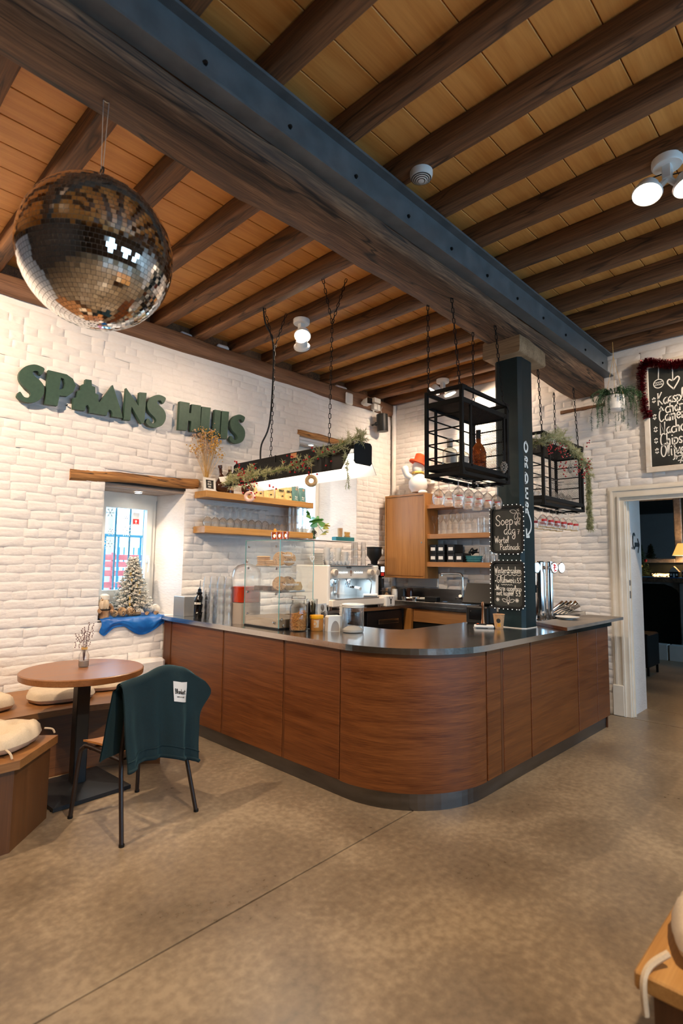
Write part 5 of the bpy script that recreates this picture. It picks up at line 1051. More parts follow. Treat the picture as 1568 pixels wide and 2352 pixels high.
part('mirror_tiles', q, 'mirror', t, kind='stuff')
q = MB(); q.ball((0, 0, 0), R - .003, 40, 24); part('core', q, 'greybase', t)
q = MB(); q.lathe([(.03, .322), (.03, .34), (0, .34)], 14); part('cap', q, 'chrome', t)
q = MB(); q.torus((0, 0, .365), .018, .004, 14, 6, T(0, 0, .365) @ Rx(PI / 2) @ T(0, 0, -.365)); q.torus((0, 0, .40), .018, .004, 14, 6, T(0, 0, .40) @ Ry(PI / 2) @ T(0, 0, -.40)); part('shackle', q, 'black', t)
q = MB(); q.tube([(-.004, 0, .41), (-.012, 0, .755)], .0016, 5); q.tube([(.004, 0, .41), (.014, .0, .755)], .0016, 5); part('wire', q, 'greybase', t, kind='stuff')
q = MB(); q.torus((0, 0, .755), .014, .004, 12, 5, T(0, 0, .755) @ Rx(PI / 2) @ T(0, 0, -.755)); part('hook', q, 'chrome', t)
# ================================================================== BEHIND THE BAR
# ---- espresso machine and its cups
MZ = CT
t = thing('espresso_machine', 'white espresso machine with two round knobs and chrome drip area', 'coffee machine', (5.03, 4.95, MZ))
M['cream'] = base_mat('cream_enamel', (0.78, 0.70, 0.60), 0.3)
q = MB(); q.box(4.60, 5.44, 4.72, 5.22, MZ + .37, MZ + .53, .012); wpart('upper_body', q, 'cream', t)
q = MB(); q.box(4.62, 5.42, 4.70, 5.24, MZ + .53, MZ + .538); wpart('cup_tray', q, 'steel', t)
q = MB(); q.box(4.555, 4.605, 4.66, 5.24, MZ + .06, MZ + .54, .012); wpart('side_panel', q, 'white', t)
q = MB(); q.box(5.435, 5.485, 4.66, 5.24, MZ + .06, MZ + .54, .012); wpart('side_panel', q, 'white', t)
q = MB(); q.box(4.60, 5.44, 5.0, 5.02, MZ + .14, MZ + .37); wpart('back_plate', q, 'chrome', t)
q = MB(); q.box(4.58, 5.56, 4.60, 5.15, MZ + .045, MZ + .13, .01); wpart('base', q, 'cream', t)
q = MB(); q.box(4.62, 5.42, 4.60, 5.0, MZ + .13, MZ + .142, .002); wpart('drip_grid', q, 'steel', t)
for x in (4.60, 5.50): q = MB(); q.cyl((x, 4.66, MZ), .02, .05, 12); q.cyl((x, 5.1, MZ), .02, .05, 12); wpart('foot', q, 'chrome', t)
for x in (4.70, 5.36, 5.47): q = MB(); q.lathe([(0, 0), (.042, 0), (.042, .055), (.036, .06), (0, .06)], 22, mat=T(x, 4.72, MZ + .45) @ Rx(PI / 2)); k = wpart('knob', q, 'cream', t); q = MB(); q.lathe([(.034, .0605), (0, .0605)], 18, mat=T(x, 4.72, MZ + .45) @ Rx(PI / 2)); wpart('knob_face', q, 'greybase', k)
M['led'] = emit('button_led', (.75, .9, 1), 5); F = frame_m((0, 4.7185, MZ + .45), (1, 0, 0), (0, 0, 1))
for g in (4.80, 5.08):
    for k in range(5): q = MB(); q.ball((g + k * .035, 4.717, MZ + .45), .007, 8, 5); wpart('button', q, 'led', t)
q = MB(); write(q, 'VISACREM', 4.93, .052, .010, .004, F, sx=1.0); wpart('lettering', q, 'ink', t, kind='stuff')
q = MB(); ribbon(q, catmull([(5.015, .03), (5.0, -.0), (5.015, -.045), (5.03, 0)], 4, True), .004, F); ribbon(q, [(5.015, .02), (5.015, -.01)], .012, F); wpart('emblem', q, 'copper', t)
for x in (4.83, 5.13):
    q = MB(); q.lathe([(0, 0), (.035, 0), (.038, .04), (.03, .09), (0, .09)], 18, (x, 4.88, MZ + .29)); wpart('group_head', q, 'chrome', t)
q = MB(); q.lathe([(0, 0), (.036, 0), (.036, .03), (0, .03)], 18, (5.13, 4.86, MZ + .26)); q.tube([(5.13, 4.86, MZ + .27), (5.10, 4.70, MZ + .26)], .015, 8); wpart('portafilter', q, 'chrome', t)
q = MB(); q.tube([(5.10, 4.72, MZ + .262), (5.085, 4.62, MZ + .25)], [.018, .022], 10); wpart('portafilter_handle', q, 'white', t)
q = MB(); q.tube([(5.25, 4.72, MZ + .16), (5.40, 4.62, MZ + .16)], [.02, .024], 10); wpart('portafilter_handle', q, 'white', t)
for x in (4.68, 5.36): q = MB(); q.tube(catmull([(x, 4.76, MZ + .36), (x + .02, 4.70, MZ + .33), (x - .01, 4.69, MZ + .16)], 5), .007, 8); wpart('steam_wand', q, 'chrome', t)
q = MB(); q.box(5.52, 5.70, 4.56, 4.72, MZ + .012, MZ + .155, .012); wpart('side_block', q, 'white', t)
F = frame_m((5.61, 4.5585, MZ + .085), (1, 0, 0), (0, 0, 1)); q = MB()
ribbon(q, [(0, .02), (0, -.035)], .022, F); ribbon(q, [(0, .015), (-.018, .03), (-.026, .055)], .006, F); ribbon(q, [(0, .015), (.018, .03), (.026, .055)], .006, F); ribbon(q, [(-.018, .03), (-.032, .04)], .005, F); ribbon(q, [(.018, .03), (.032, .04)], .005, F); ribbon(q, [(-.018, .012), (.018, .012)], .006, F); ribbon(q, [(-.02, -.055), (.02, -.055)], .005, F)
wpart('stag_mark', q, 'ink', t, label='small black stag head mark')
area('espresso_work_light', (5.0, 4.80, MZ + .365), (5.0, 4.80, 0), 2.0, .7, .05, (.6, .82, 1))
PZ = MZ + .539
q = MB(); q.lathe([(0, 0), (.045, 0), (.075, .010), (.073, .013), (.04, .004), (0, .004)], 22); sau = q.mesh('saucer', 'ceramic')
for k in range(11):
    o = link('saucer', sau); o.location = (4.70, 4.98, PZ + k * .0138); tag(o, 'white saucer, %s up in the pile on the espresso machine' % ORD[k], 'saucer', 'piled saucers on the espresso machine')
def cup(r, h):
    mb = MB(); mb.lathe([(0, .003), (r * .62, 0), (r * .9, h * .4), (r, h), (r * .93, h), (r * .82, h * .42), (0, h * .12)], 18)
    mb.tube(catmull([(r * .9, 0, h * .75), (r * 1.45, 0, h * .7), (r * 1.45, 0, h * .35), (r * .85, 0, h * .25)], 4), .005, 6); return mb.mesh('coffee_cup', 'ceramic')
cA, cB = cup(.044, .066), cup(.029, .052); n = 0
for ci, (x, y, k0) in enumerate(((4.86, 5.0, 4), (4.95, 5.03, 3), (5.06, 5.0, 4), (5.07, 4.88, 3))):
    for k in range(k0):
        o = link('coffee_cup', cA); o.location = (x, y, PZ + k * .052); o.rotation_euler = (0, 0, -.6 + .25 * k)
        tag(o, 'white coffee cup, %s up in the %s pile on the espresso machine' % (ORD[k], ORD[ci]), 'cup', 'piled coffee cups on the espresso machine')
for i in range(6):
    o = link('espresso_cup', cB); o.location = (4.665 + i * .068, 4.775, PZ); o.rotation_euler = (0, 0, -.5 + .2 * i); tag(o, 'small espresso cup in the front row on the machine, %s from left' % ORD[i], 'cup', 'espresso cups in the front row')
lg = tumbler_mesh(.036, .030, .10).mesh('latte_glass', 'glass')
for i in range(3):
    for k in range(3 if i < 2 else 3):
        o = link('latte_glass', lg); o.location = (5.20 + .077 * i, 4.82 + .10 * (i % 2), PZ + k * .1005); tag(o, 'clear latte glass on the espresso machine, %s in the %s pile' % (ORD[k], ORD[i]), 'glass', 'latte glasses on the espresso machine')
# ---- grinder
t = thing('coffee_grinder', 'black coffee grinder with hopper and small lit screen', 'grinder', (5.78, 4.90, CT))
q = MB(); q.box(5.68, 5.90, 4.83, 5.10, CT, CT + .05, .01); q.box(5.69, 5.85, 4.90, 5.08, CT + .05, CT + .42, .02); q.box(5.69, 5.85, 4.84, 5.08, CT + .38, CT + .56, .025); wpart('body', q, 'blackgloss', t)
q = MB(); q.lathe([(0, .55), (.045, .55), (.05, .60), (.105, .68), (.105, .775), (.10, .78), (0, .78)], 24, (5.76, 4.98, CT)); wpart('hopper', q, 'black', t)
q = MB(); q.lathe([(0, .78), (.11, .78), (.11, .795), (0, .80)], 24, (5.76, 4.98, CT)); wpart('hopper_lid', q, 'black', t)
q = MB(); q.box(5.74, 5.80, 4.833, 4.84, CT + .455, CT + .525); wpart('screen', q, emit('grinder_screen', (.45, .75, 1), 2.5), t)
q = MB(); q.box(5.74, 5.80, 4.834, 4.84, CT + .40, CT + .445); wpart('button_pad', q, 'red', t)
q = MB(); q.tube([(5.77, 4.86, CT + .36), (5.77, 4.84, CT + .24)], [.04, .025], 12); q.tube([(5.73, 4.84, CT + .20), (5.81, 4.78, CT + .19)], .008, 6); wpart('spout', q, 'black', t)
q = MB(); q.prism([(.022 * math.cos(a * PI / 8), .04 * math.sin(a * PI / 8)) for a in range(16)], 0, .003, frame_m((5.80, 4.872, CT + .73), (1, .3, 0), (0, 0, 1))); wpart('badge', q, 'plastic_w', t)
# ---- wall cabinet and open shelves on the back wall
t = thing('wall_cabinet', 'oak wall cabinet with one inset door on the back wall', 'cabinet', (6.43, 4.85, 1.43))
q = MB(); q.box(6.285, 6.585, 4.49, 5.21, 1.43, 2.63); wpart('body', q, 'oakz', t)
q = MB()
for a in ((4.49, 4.515, 1.43, 2.63), (5.19, 5.21, 1.43, 2.63), (4.515, 5.19, 1.43, 1.455), (4.515, 5.19, 2.605, 2.63)): q.box(6.265, 6.285, *a)
wpart('face_frame', q, 'oakz', t)
q = MB(); q.box(6.270, 6.285, 4.521, 5.184, 1.461, 2.599, .002); d = wpart('door', q, 'oakz', t); q = MB(); q.cyl((0, 0, 0), .012, .004, 12, mat=T(6.270, 4.55, 1.93) @ Ry(-PI / 2)); wpart('lock', q, 'chrome', d)
t = thing('open_shelving', 'open oak shelving with three boards between the cabinet and the post', 'shelf', (6.45, 3.9, 1.595))
for z0, z1 in ((2.405, 2.46), (1.98, 2.045), (1.595, 1.66)): q = MB(); q.box(6.31, 6.585, 3.25, 4.488, z0, z1, .002); wpart('shelf_board', q, 'oaky', t)
# snowman figure on the cabinet
M['felt'] = base_mat('white_plush', (0.80, 0.78, 0.75), 0.9); M['hat'] = base_mat('orange_red_felt', (0.75, 0.07, 0.01), 0.7); M['gold'] = noisy('gold_scarf', (0.45, 0.28, 0.05), (0.62, 0.42, 0.10), (30, 30, 30), (0.4, 0.5), metal=.5)
t = thing('snowman_figure', 'white snowman figure with orange-red hat standing on the wall cabinet', 'figurine', (6.42, 4.72, 2.63), 0)
Fs = Rz(-2.43)  # local +y faces the camera
q = MB(); q.lathe([(0, .03), (.09, .04), (.135, .11), (.135, .19), (.105, .27), (.06, .315), (.075, .34), (.092, .39), (.08, .45), (.045, .49), (0, .50)], 24); part('body', q, 'felt', t)
q = MB(); q.ball((0, 0, 0), .055, 12, 8, (1.1, 1.2, .6), Rz(-2.43 + PI) @ T(.085, -.06, .03)); q.ball((0, 0, 0), .055, 12, 8, (1.1, 1.2, .6), Rz(-2.43 + PI) @ T(-.085, -.06, .03)); part('feet', q, 'felt', t)
dv = Vector((-.7, .7, 0))
q = MB(); q.tube(catmull([(dv.x * .10, dv.y * .10, .26), (dv.x * .17, dv.y * .17, .30), (dv.x * .20, dv.y * .20, .42)], 4), [.04] + [.044] * 5 + [.05, .052, .036], 10); part('arm', q, 'felt', t, label='arm raised to the hat')
q = MB(); q.tube(catmull([(-dv.x * .10, -dv.y * .10, .26), (-dv.x * .19, -dv.y * .19, .22), (-dv.x * .21, -dv.y * .21, .16)], 4), [.03] + [.034] * 6 + [.04, .02], 10); part('arm', q, 'felt', t)
Hm = T(0, 0, .455) @ Matrix.Rotation(.38, 4, Vector((.7, .7, 0)))
q = MB(); q.lathe([(0, 0), (.14, 0), (.14, .025), (.08, .03), (.085, .13), (.06, .15), (0, .15)], 20, mat=Hm); part('hat', q, 'hat', t)
q = MB(); q.torus((0, 0, .322), .074, .02, 18, 8); q.tube([(-.06, -.05, .32), (-.12, -.02, .31)], .02, 8); part('scarf', q, 'gold', t)
for (x, z, r) in ((-.02, .43, .008), (.03, .42, .008), (0, .385, .011), (0, .26, .009), (0, .205, .009), (0, .15, .009)):
    yy = {.43: .085, .42: .085, .385: .088, .26: .112, .205: .130, .15: .137}[z]; q = MB(); q.ball((0, 0, 0), r, 8, 6, (1, 1, 1), Rz(-2.43 + PI) @ T(x, -yy, z)); part('button' if z < .3 else ('nose' if z == .385 else 'eye'), q, 'black' if z != .385 else 'brownglass', t)
q = MB(); q.prism([(0, 0), (.13, 0), (.03, .16), (0, .16)], 0, .008, T(6.40, 5.05, 2.631) @ Rz(-2.4 + PI) @ Rx(PI / 2)); solo('paper_card', q, 'plastic_w', 'white folded card standing on the cabinet beside the snowman', 'card', (6.40, 5.0, 2.631))
q = MB(); q.lathe([(0, 0), (.07, 0), (.09, .02), (.088, .022), (0, .005)], 20); o = solo('saucer', q, 'ceramic', 'white dish lying on the cabinet near the room corner', 'dish'); o.location = (6.40, 5.13, 2.631)
# glasses on the three boards
up = upright(wineglass_mesh(.036, .095, .165, .034), .26).mesh('wine_glass', 'glass'); dn = wineglass_mesh(.042, .11, .12, .036).mesh('wine_glass', 'glass')
for i in range(8):
    o = link('wine_glass', dn); o.location = (6.40 + .10 * (i % 2), 4.43 - .1 * i, 2.461); tag(o, 'upturned wine glass on the top board behind the bar, %s from left' % ORD[i], 'glass', 'wine glasses on the top board')
for i in range(7):
    o = link('wine_glass', up); o.location = (6.40, 4.425 - .098 * i, 2.046); tag(o, 'upright wine glass on the middle board behind the bar, %s from the left' % ORD[i], 'glass', 'upright wine glasses on the middle board')
for i in range(3):
    for k in range(2):
        o = link('shelf_tumbler', tg); o.location = (6.42, 3.72 - .085 * i, 2.046 + k * .1055); tag(o, 'tumbler on the middle board behind the bar, %s level, %s from left' % (['lower', 'upper'][k], ORD[i]), 'glass', 'tumblers on the middle board')
        o = link('shelf_tumbler', tg); o.location = (6.42, 3.70 - .085 * i, 1.661 + k * .1055); tag(o, 'tumbler on the lowest board behind the bar, %s level, %s from left' % (['lower', 'upper'][k], ORD[i]), 'glass', 'tumblers on the lowest board')
pos = [(0, 0), (1, 0), (2, 0), (0, 1), (1, 1), (2, 1), (3, 0)]
for j, (i, k) in enumerate(pos):
    y = 4.40 - .128 * i - (.0 if i < 2 else .03)
    t = thing('storage_box', 'black box with white label on the lowest board, %s of the %s row' % (['first', 'second', 'third', 'half-hidden fourth'][i], ['lower', 'upper'][k]), 'box', (6.45, y, 1.661 + .121 * k), 0, 'black storage boxes')
    q = MB(); q.box(-.12, .10, -.058, .058, 0, .119, .003); part('body', q, 'black', t)
    q = MB(); q.box(-.122, -.12, -.035, .035, .035, .08); part('label', q, 'plastic_w', t, label='plain white label')
t = thing('teal_basket', 'teal woven basket holding black cables on the lowest board', 'basket', (6.40, 3.80, 1.661))
q = MB(); q.lathe([(0, 0), (.075, 0), (.095, .085), (.088, .085), (.07, .01), (0, .01)], 18); q.v = [(x * .7, y * 1.3, z) for x, y, z in q.v]; part('basket', q, 'teal', t)
for k in range(3): q = MB(); q.torus((0, 0, .02 + k * .03), .084 + .004 * k, .006, 20, 6); q.v = [(x * .72, y * 1.3, z) for x, y, z in q.v]; part('weave_band', q, 'teal', t)
q = MB(); q.tube(catmull([(rnd.uniform(-.04, .04), rnd.uniform(-.07, .07), rnd.uniform(.07, .19)) for k in range(14)], 3), .009, 6); part('cable', q, 'black', t)
# ---- tap, sink things
t = thing('sink_tap', 'angular chrome kitchen tap on the steel sink top', 'tap', (6.42, 3.99, 1.115))
q = MB(); q.cyl((0, 0, 0), .03, .08, 18); q.tube(catmull([(0, 0, .06), (0, 0, .33), (0, .02, .375), (0, .06, .39), (0, .33, .385)], 6), .016, 10); q.tube([(0, .33, .388), (0, .33, .355)], .014, 10); part('spout', q, 'chrome', t)
q = MB(); q.tube([(-.02, 0, .07), (-.09, -.02, .10)], .022, 12); q.tube([(-.02, 0, .07), (-.10, .04, .065)], .012, 8); part('lever', q, 'chrome', t)
q = MB(); q.lathe([(0, 0), (.032, 0), (.032, .19), (.03, .2), (0, .2)], 18); o = solo('soap_dispenser', q, 'steel', 'upright steel cylinder beside the sink tap', 'dispenser'); o.location = (6.45, 3.85, 1.116)
t = thing('sink_bowl', 'steel-rimmed sink beside the tap, its shaded bowl a flat black sheet', 'sink', (6.37, 4.1, 1.116))
q = MB(); q.prism(octo(6.24, 6.53, 3.78, 4.35, .04), 1.116, 1.121, holes=[octo(6.26, 6.51, 3.80, 4.33, .04)[::-1]]); wpart('rim', q, 'chrome', t)
q = MB(); q.box(6.262, 6.508, 3.802, 4.328, 1.1155, 1.117); wpart('basin_shade', q, 'black', t)  # flat black sheet stands in for the shade inside a sunk bowl
for i, (y, rz) in enumerate(((4.80, .5), (4.62, .35))):
    t = thing('portafilter', ['left one', 'right one'][i] + ' of two spare portafilters with white handles by the sink', 'portafilter', (6.30, y, 1.116), rz, 'spare portafilters')
    q = MB(); q.lathe([(0, .0), (.03, .0), (.036, .05), (.03, .05), (0, .03)], 16, (0, .06, 0)); q.tube([(0, .03, .035), (0, -.02, .035)], .01, 8); part('basket', q, 'chrome', t)
    q = MB(); q.tube([(0, -.02, .035), (0, -.15, .032)], [.017, .022], 12); part('handle', q, 'white', t)
q = MB(); q.box(-.05, .05, -.10, .10, 0, .07, .01); o = solo('knock_box', q, 'black', 'low black knock box on the sink top', 'box'); o.location = (6.34, 4.42, 1.116)
q = MB(); q.box(6.575, 6.597, 4.49, 5.02, 1.30, 1.425, .003); solo('cable_duct', q, 'plastic_w', 'white plastic duct on the wall under the cabinet', 'duct', (6.59, 4.75, 1.30))
for i, (x, y, r, h, mt, lab) in enumerate(((6.30, 5.05, .045, .15, 'white', 'white cream jug between the grinder and the dark jars'), (6.36, 4.95, .05, .16, 'fridge', 'black canister behind the portafilters'), (6.42, 4.87, .05, .17, 'brownglass', 'dark jar with green lid by the splashback'), (6.38, 5.13, .04, .18, 'kraft', 'brown wooden tamper handle jar near the corner'))):
    q = MB(); q.lathe([(0, 0), (r, 0), (r * 1.02, h * .7), (r * .8, h), (0, h)], 18); o = solo('canister', q, mt, lab, 'canister'); o.location = (x, y, 1.116)
q = MB(); q.lathe([(0, 0), (.025, 0), (.03, .06), (.012, .10), (.022, .15), (0, .16)], 14); o = solo('tamper', q, 'kraft', 'wooden coffee tamper standing beside the grinder', 'tamper'); o.location = (6.25, 5.16, 1.116)
# ---- hanging iron cages with bottles and glasses
def cage(lab, x0, x1, y0, y1, z0, z1, gap, hooks, nglass, cat='rack'):
    t = thing('hanging_cage', lab, cat, ((x0 + x1) / 2, (y0 + y1) / 2, z0)); w = .028
    def bars(name, lst, mt='blackmetal'):
        for a in lst: q = MB(); q.box(*a, .003); wpart(name, q, mt, t)
    zs, zb = z1 - .115, z0 + .075
    bars('corner_post', [(x, x + w, y, y + w, z0, z1) for x in (x0, x1 - w) for y in (y0, y1 - w)])
    for z in (z1 - w, z0): bars('rail', [(x0 + w, x1 - w, y, y + w, z, z + w) for y in (y0, y1 - w)] + [(x, x + w, y0 + w, y1 - w, z, z + w) for x in (x0, x1 - w)])
    bars('shelf', [(x0 + w, x1 - w, y0 + w, y1 - w, zs - .008, zs), (x0 + w, x1 - w, y0 + w, y1 - w, zb - .006, zb)])
    for z in (zs - .02, zb - .02): bars('rail', [(x0 + w, x1 - w, y, y + .02, z, z + .04) for y in (y0 + .004, y1 - .024)] + [(x, x + .02, y0 + w, y1 - w, z, z + .04) for x in (x0 + .004, x1 - .024)])
    bars('upright', [(x0 + gap, x0 + gap + .022, y0 + .004, y0 + .024, zb, zs), (x1 - gap * .6, x1 - gap * .6 + .022, y0 + .004, y0 + .024, zb, zs), (x0 + gap, x0 + gap + .022, y1 - .024, y1 - .004, zb, zs)])
    for k in range(4):
        z = zb + (zs - zb) * (k + .7) / 4.6
        for a, b in (((x0 + .014, y0, z), (x0 + .014, y1, z)), ((x0, y1 - .014, z), (x1, y1 - .014, z)), ((x1 - .014, y0, z), (x1 - .014, y1, z))): q = MB(); q.tube([a, b], .006, 6); wpart('rod', q, 'blackmetal', t)
    m = MB(); p = .022; xa, xb_, za, zb2 = x0 + gap + .02, x1 - gap * .6, zb + .02, zs - .02; W_, H_ = xb_ - xa, zb2 - za; yy = y0 + .014
    k = -H_
    while k < W_:
        for sgn in (1, -1):
            u0, u1 = max(0, k), min(W_, k + H_); v0, v1 = u0 - k, u1 - k
            if sgn < 0: v0, v1 = H_ - v0, H_ - v1
            if u1 - u0 > .004: m.tube([(xa + u0, yy, za + v0), (xa + u1, yy, za + v1)], .0011, 3, cap=False)
        k += p
    wpart('wire_mesh', m, 'blackmetal', t, kind='stuff')
    for x, y in ((x0, y0), (x1, y0)):
        s = 1 if x == x0 else -1; q = MB(); xx = x if s > 0 else x
        for zc, sz in ((z1, -1), (z0, 1)):
            q.prism([(0, 0), (s * .075, 0), (s * .034, .034), (0, .075)] if s > 0 else [(0, 0), (0, .075), (-.034, .034), (-.075, 0)], 0, .004, Matrix(((1, 0, 0, x), (0, 0, 1, y - .003), (0, sz, 0, zc), (0, 0, 0, 1))))
        wpart('gusset', q, 'blackmetal', t)
        for dx in (.012, .035, .058):
            for zc in (z0 + .012, z1 - .012): q = MB(); q.ball((x + s * dx, y - .002, zc), .005, 6, 4); wpart('rivet', q, 'blackmetal', t)
    for (hx, hy, hz), (cx, cy) in hooks: wpart('chain', chain_mb((hx, hy, hz), (cx, cy, z1 + .03)), 'blackmetal', t, kind='stuff'); q = MB(); q.torus((0, 0, 0), .013, .004, 10, 5, T(cx, cy, z1 + .018) @ Rx(PI / 2)); wpart('eye_bolt', q, 'blackmetal', t); q = MB(); q.torus((0, 0, 0), .014, .004, 10, 5, T(hx, hy, hz + .004) @ Rx(PI / 2)); wpart('eye_bolt', q, 'blackmetal', t)
    for i in range(4): q = MB(); y = y0 + .05 + (y1 - y0 - .1) * i / 3; q.tube([(x0 + .02, y, z0 - .012), (x1 - .02, y, z0 - .012)], .004, 6); wpart('glass_rail', q, 'blackmetal', t)
    return t
cage('black iron cage with bottles hung on chains left of the green post', 3.53, 4.27, 2.185, 2.535, 2.305, 3.0, .13, [((3.55, 2.512, 3.735), (3.555, 2.51)), ((3.575, 2.30, 3.735), (3.56, 2.225)), ((4.25, 2.512, 3.735), (4.24, 2.51)), ((4.265, 2.30, 3.735), (4.245, 2.225))], 10)
cage('black iron cage with fir garland hung on chains right of the green post', 5.20, 6.23, 2.30, 2.62, 2.225, 2.965, .16, [((5.24, 2.36, 3.68), (5.24, 2.33)), ((6.10, 2.56, 3.60), (6.19, 2.59)), ((6.08, 2.33, 3.60), (6.17, 2.33)), ((5.22, 2.55, 3.67), (5.23, 2.59))], 12)
hg = wineglass_mesh(.050, .120, .07, .034)
M['tulip_red'] = M['red']
def hanging(x, y, ztop, i, where, band):
    t = thing('beer_glass', 'beer glass hanging %s' % where, 'glass', (x, y, ztop - .19)); 
    q = MB(); q.v = list(hg.v); q.f = list(hg.f); q.sm = list(hg.sm); part('bowl', q, 'glass', t)
    q = MB(); zb, rb = (.035, .0472) if band == 'text' else (.06, .0474)
    if band == 'text':
        q.grid(8, 1, lambda u, v: (rb * math.cos(-2.9 + u * 1.0), rb * math.sin(-2.9 + u * 1.0), .050 + .007 * v)); part('print', q, 'red', t, label='thin red print')
    else:
        q.grid(10, 1, lambda u, v: (rb * math.cos(-3.0 + u * 1.3), rb * math.sin(-3.0 + u * 1.3), .052 + .024 * v)); part('print', q, 'red', t, label='red band')
        q = MB(); q.torus((0, 0, .001), .038, .002, 20, 5); part('gold_rim', q, 'gold', t, label='gold rim')
for r in range(2):
    for i in range(5): hanging(3.605 + .145 * i, 2.27 + .18 * r, 2.285, i, 'under the first cage, %s from left in the %s row, red print' % (ORD[i], ['front', 'back'][r]), 'text')
for r in range(2):
    for i in range(6): hanging(5.32 + .16 * i, 2.375 + .17 * r, 2.205, i, 'under the garlanded cage, %s from left in the %s row, red band' % (ORD[i], ['front', 'back'][r]), 'band')
# bottles in the first cage, glasses in the second
CZ1 = 2.382
M['clearb'] = thin_glass('bottle_glass', (.86, .88, .84), 1.0); M['amber'] = noisy('amber_liqueur', (0.30, 0.045, 0.008), (0.62, 0.16, 0.02), (3, 3, 14), (0.08, 0.08)); M['amber'].node_tree.nodes['Principled BSDF'].inputs['Transmission Weight'].default_value = .5
for i, (x, y) in enumerate(((3.72, 2.42), (3.90, 2.42))):
    t = thing('spirit_bottle', ['squat clear bottle with grey label standing at the left in the first cage', 'squat clear bottle with grey label standing in the middle of the first cage'][i], 'bottle', (x, y, CZ1))
    part('glass', bottle([(0, .002), (.055, .002), (.058, .012), (.058, .15), (.05, .165), (.022, .18), (.022, .245), (.0, .245)]), 'clearb', t)
    q = MB(); q.lathe([(.0235, .19), (.0245, .255), (0, .256)], 16); part('cap', q, 'greybase', t)
    q = MB(); q.grid(8, 1, lambda u, v: (.0588 * math.cos(-3.1 + u * 1.6), .0588 * math.sin(-3.1 + u * 1.6), .05 + .08 * v)); part('label', q, 'greybase', t)
t = thing('spirit_bottle', 'tall amber bottle with twisted shoulders behind the wire mesh of the first cage', 'bottle', (4.08, 2.37, CZ1))
q = MB(); q.lathe([(0, .002), (.06, .002), (.064, .012), (.064, .19), (.05, .235), (.022, .275), (.019, .36), (0, .36)], 20); part('glass', q, 'amber', t)
q = MB(); q.lathe([(.021, .30), (.021, .385), (0, .386)], 14); part('cap', q, 'black', t)
for k in range(5): q = MB(); q.tube([(.065 * math.cos(-3.1 + u * .22), .065 * math.sin(-3.1 + u * .22), .04 + .028 * k + .006 * u) for u in range(8)], .006, 5); part('relief', q, 'amber', t)
M['silver'] = noisy('silver_cone', (0.30, 0.29, 0.28), (0.75, 0.73, 0.70), (60, 60, 60), (0.3, 0.4), metal=.6)
def pinecone(lab, loc, sc=1.0):
    t = thing('pine_cone_ornament', lab, 'ornament', loc)
    q = MB()
    for k in range(46):
        u = k / 46; a = k * 2.4; r = .026 * math.sin(PI * min(.97, u * .9 + .1)) * sc; z = -.09 * u * sc
        q.ball((r * math.cos(a), r * math.sin(a), z), .0085 * sc, 6, 4, (1, 1, .6))
    part('scales', q, 'silver', t, kind='stuff'); q = MB(); q.tube([(0, 0, 0), (0, .0, .10)], .0015, 4); part('thread', q, 'black', t)
pinecone('silver pine cone ornament hanging at the right end of the first cage', (4.13, 2.165, 2.475))
pinecone('silver pine cone ornament on the mesh of the garlanded cage', (5.82, 2.282, 2.70))
CZ2 = 2.302
for i in range(5):
    for k in range(2):
        o = link('wine_glass', dn); o.location = (5.30 + .19 * i, 2.41 + .10 * k, CZ2); tag(o, 'upturned wine glass inside the garlanded cage, %s from left in the %s row' % (ORD[i], ['front', 'back'][k]), 'glass', 'wine glasses inside the garlanded cage')
q = MB(); q.lathe([(0, 0), (.06, 0), (.085, .05), (.083, .052), (.05, .006), (0, .004)], 20); o = solo('bowl', q, 'ceramic', 'pale bowl on the upper shelf of the garlanded cage', 'bowl'); o.location = (5.31, 2.45, 2.852)
t = thing('fir_garland', 'green fir garland with berries draped over the second cage and hanging at its end', 'garland', (5.8, 2.28, 2.9))
gp = catmull([(5.18, 2.48, 2.84), (5.17, 2.36, 2.84), (5.20, 2.27, 2.87), (5.40, 2.26, 2.93), (5.62, 2.26, 2.90), (5.85, 2.26, 2.86), (6.08, 2.26, 2.80), (6.22, 2.26, 2.74), (6.29, 2.27, 2.58), (6.31, 2.28, 2.40), (6.32, 2.28, 2.22), (6.32, 2.28, 2.10)], 4)
q = MB(); q.tube(gp, .004, 5); wpart('stem', q, 'stemg', t)
q = MB(); sprigs(q, gp[:32], 260, .10, 20, .035); sprigs(q, gp[30:], 190, .10, 22, .035, .5, (0, 0, -.5)); sprigs(q, [(5.45, 2.25, 2.93), (5.6, 2.25, 2.95)], 26, .13, 18, .04, .9, (0, 0, .3)); wpart('foliage', q, 'firgg', t, kind='stuff') if 'firgg' in M else wpart('foliage', q, 'fir', t, kind='stuff')
q = MB()
for c, n, s in (((5.24, 2.25, 2.82), 10, .04), ((5.22, 2.24, 2.74), 6, .03), ((5.45, 2.25, 2.82), 14, .05), ((5.65, 2.25, 2.80), 12, .06), ((5.55, 2.25, 2.66), 14, .05), ((5.95, 2.25, 2.68), 12, .06), ((6.1, 2.25, 2.62), 8, .04), ((6.22, 2.24, 2.74), 16, .05), ((6.22, 2.24, 3.0), 4, .02)):
    for k in range(n): q.ball((c[0] + rnd.gauss(0, s), c[1] + rnd.gauss(0, .012), c[2] + rnd.gauss(0, s)), .0085, 7, 5)
wpart('berries', q, 'berry', t, kind='stuff')
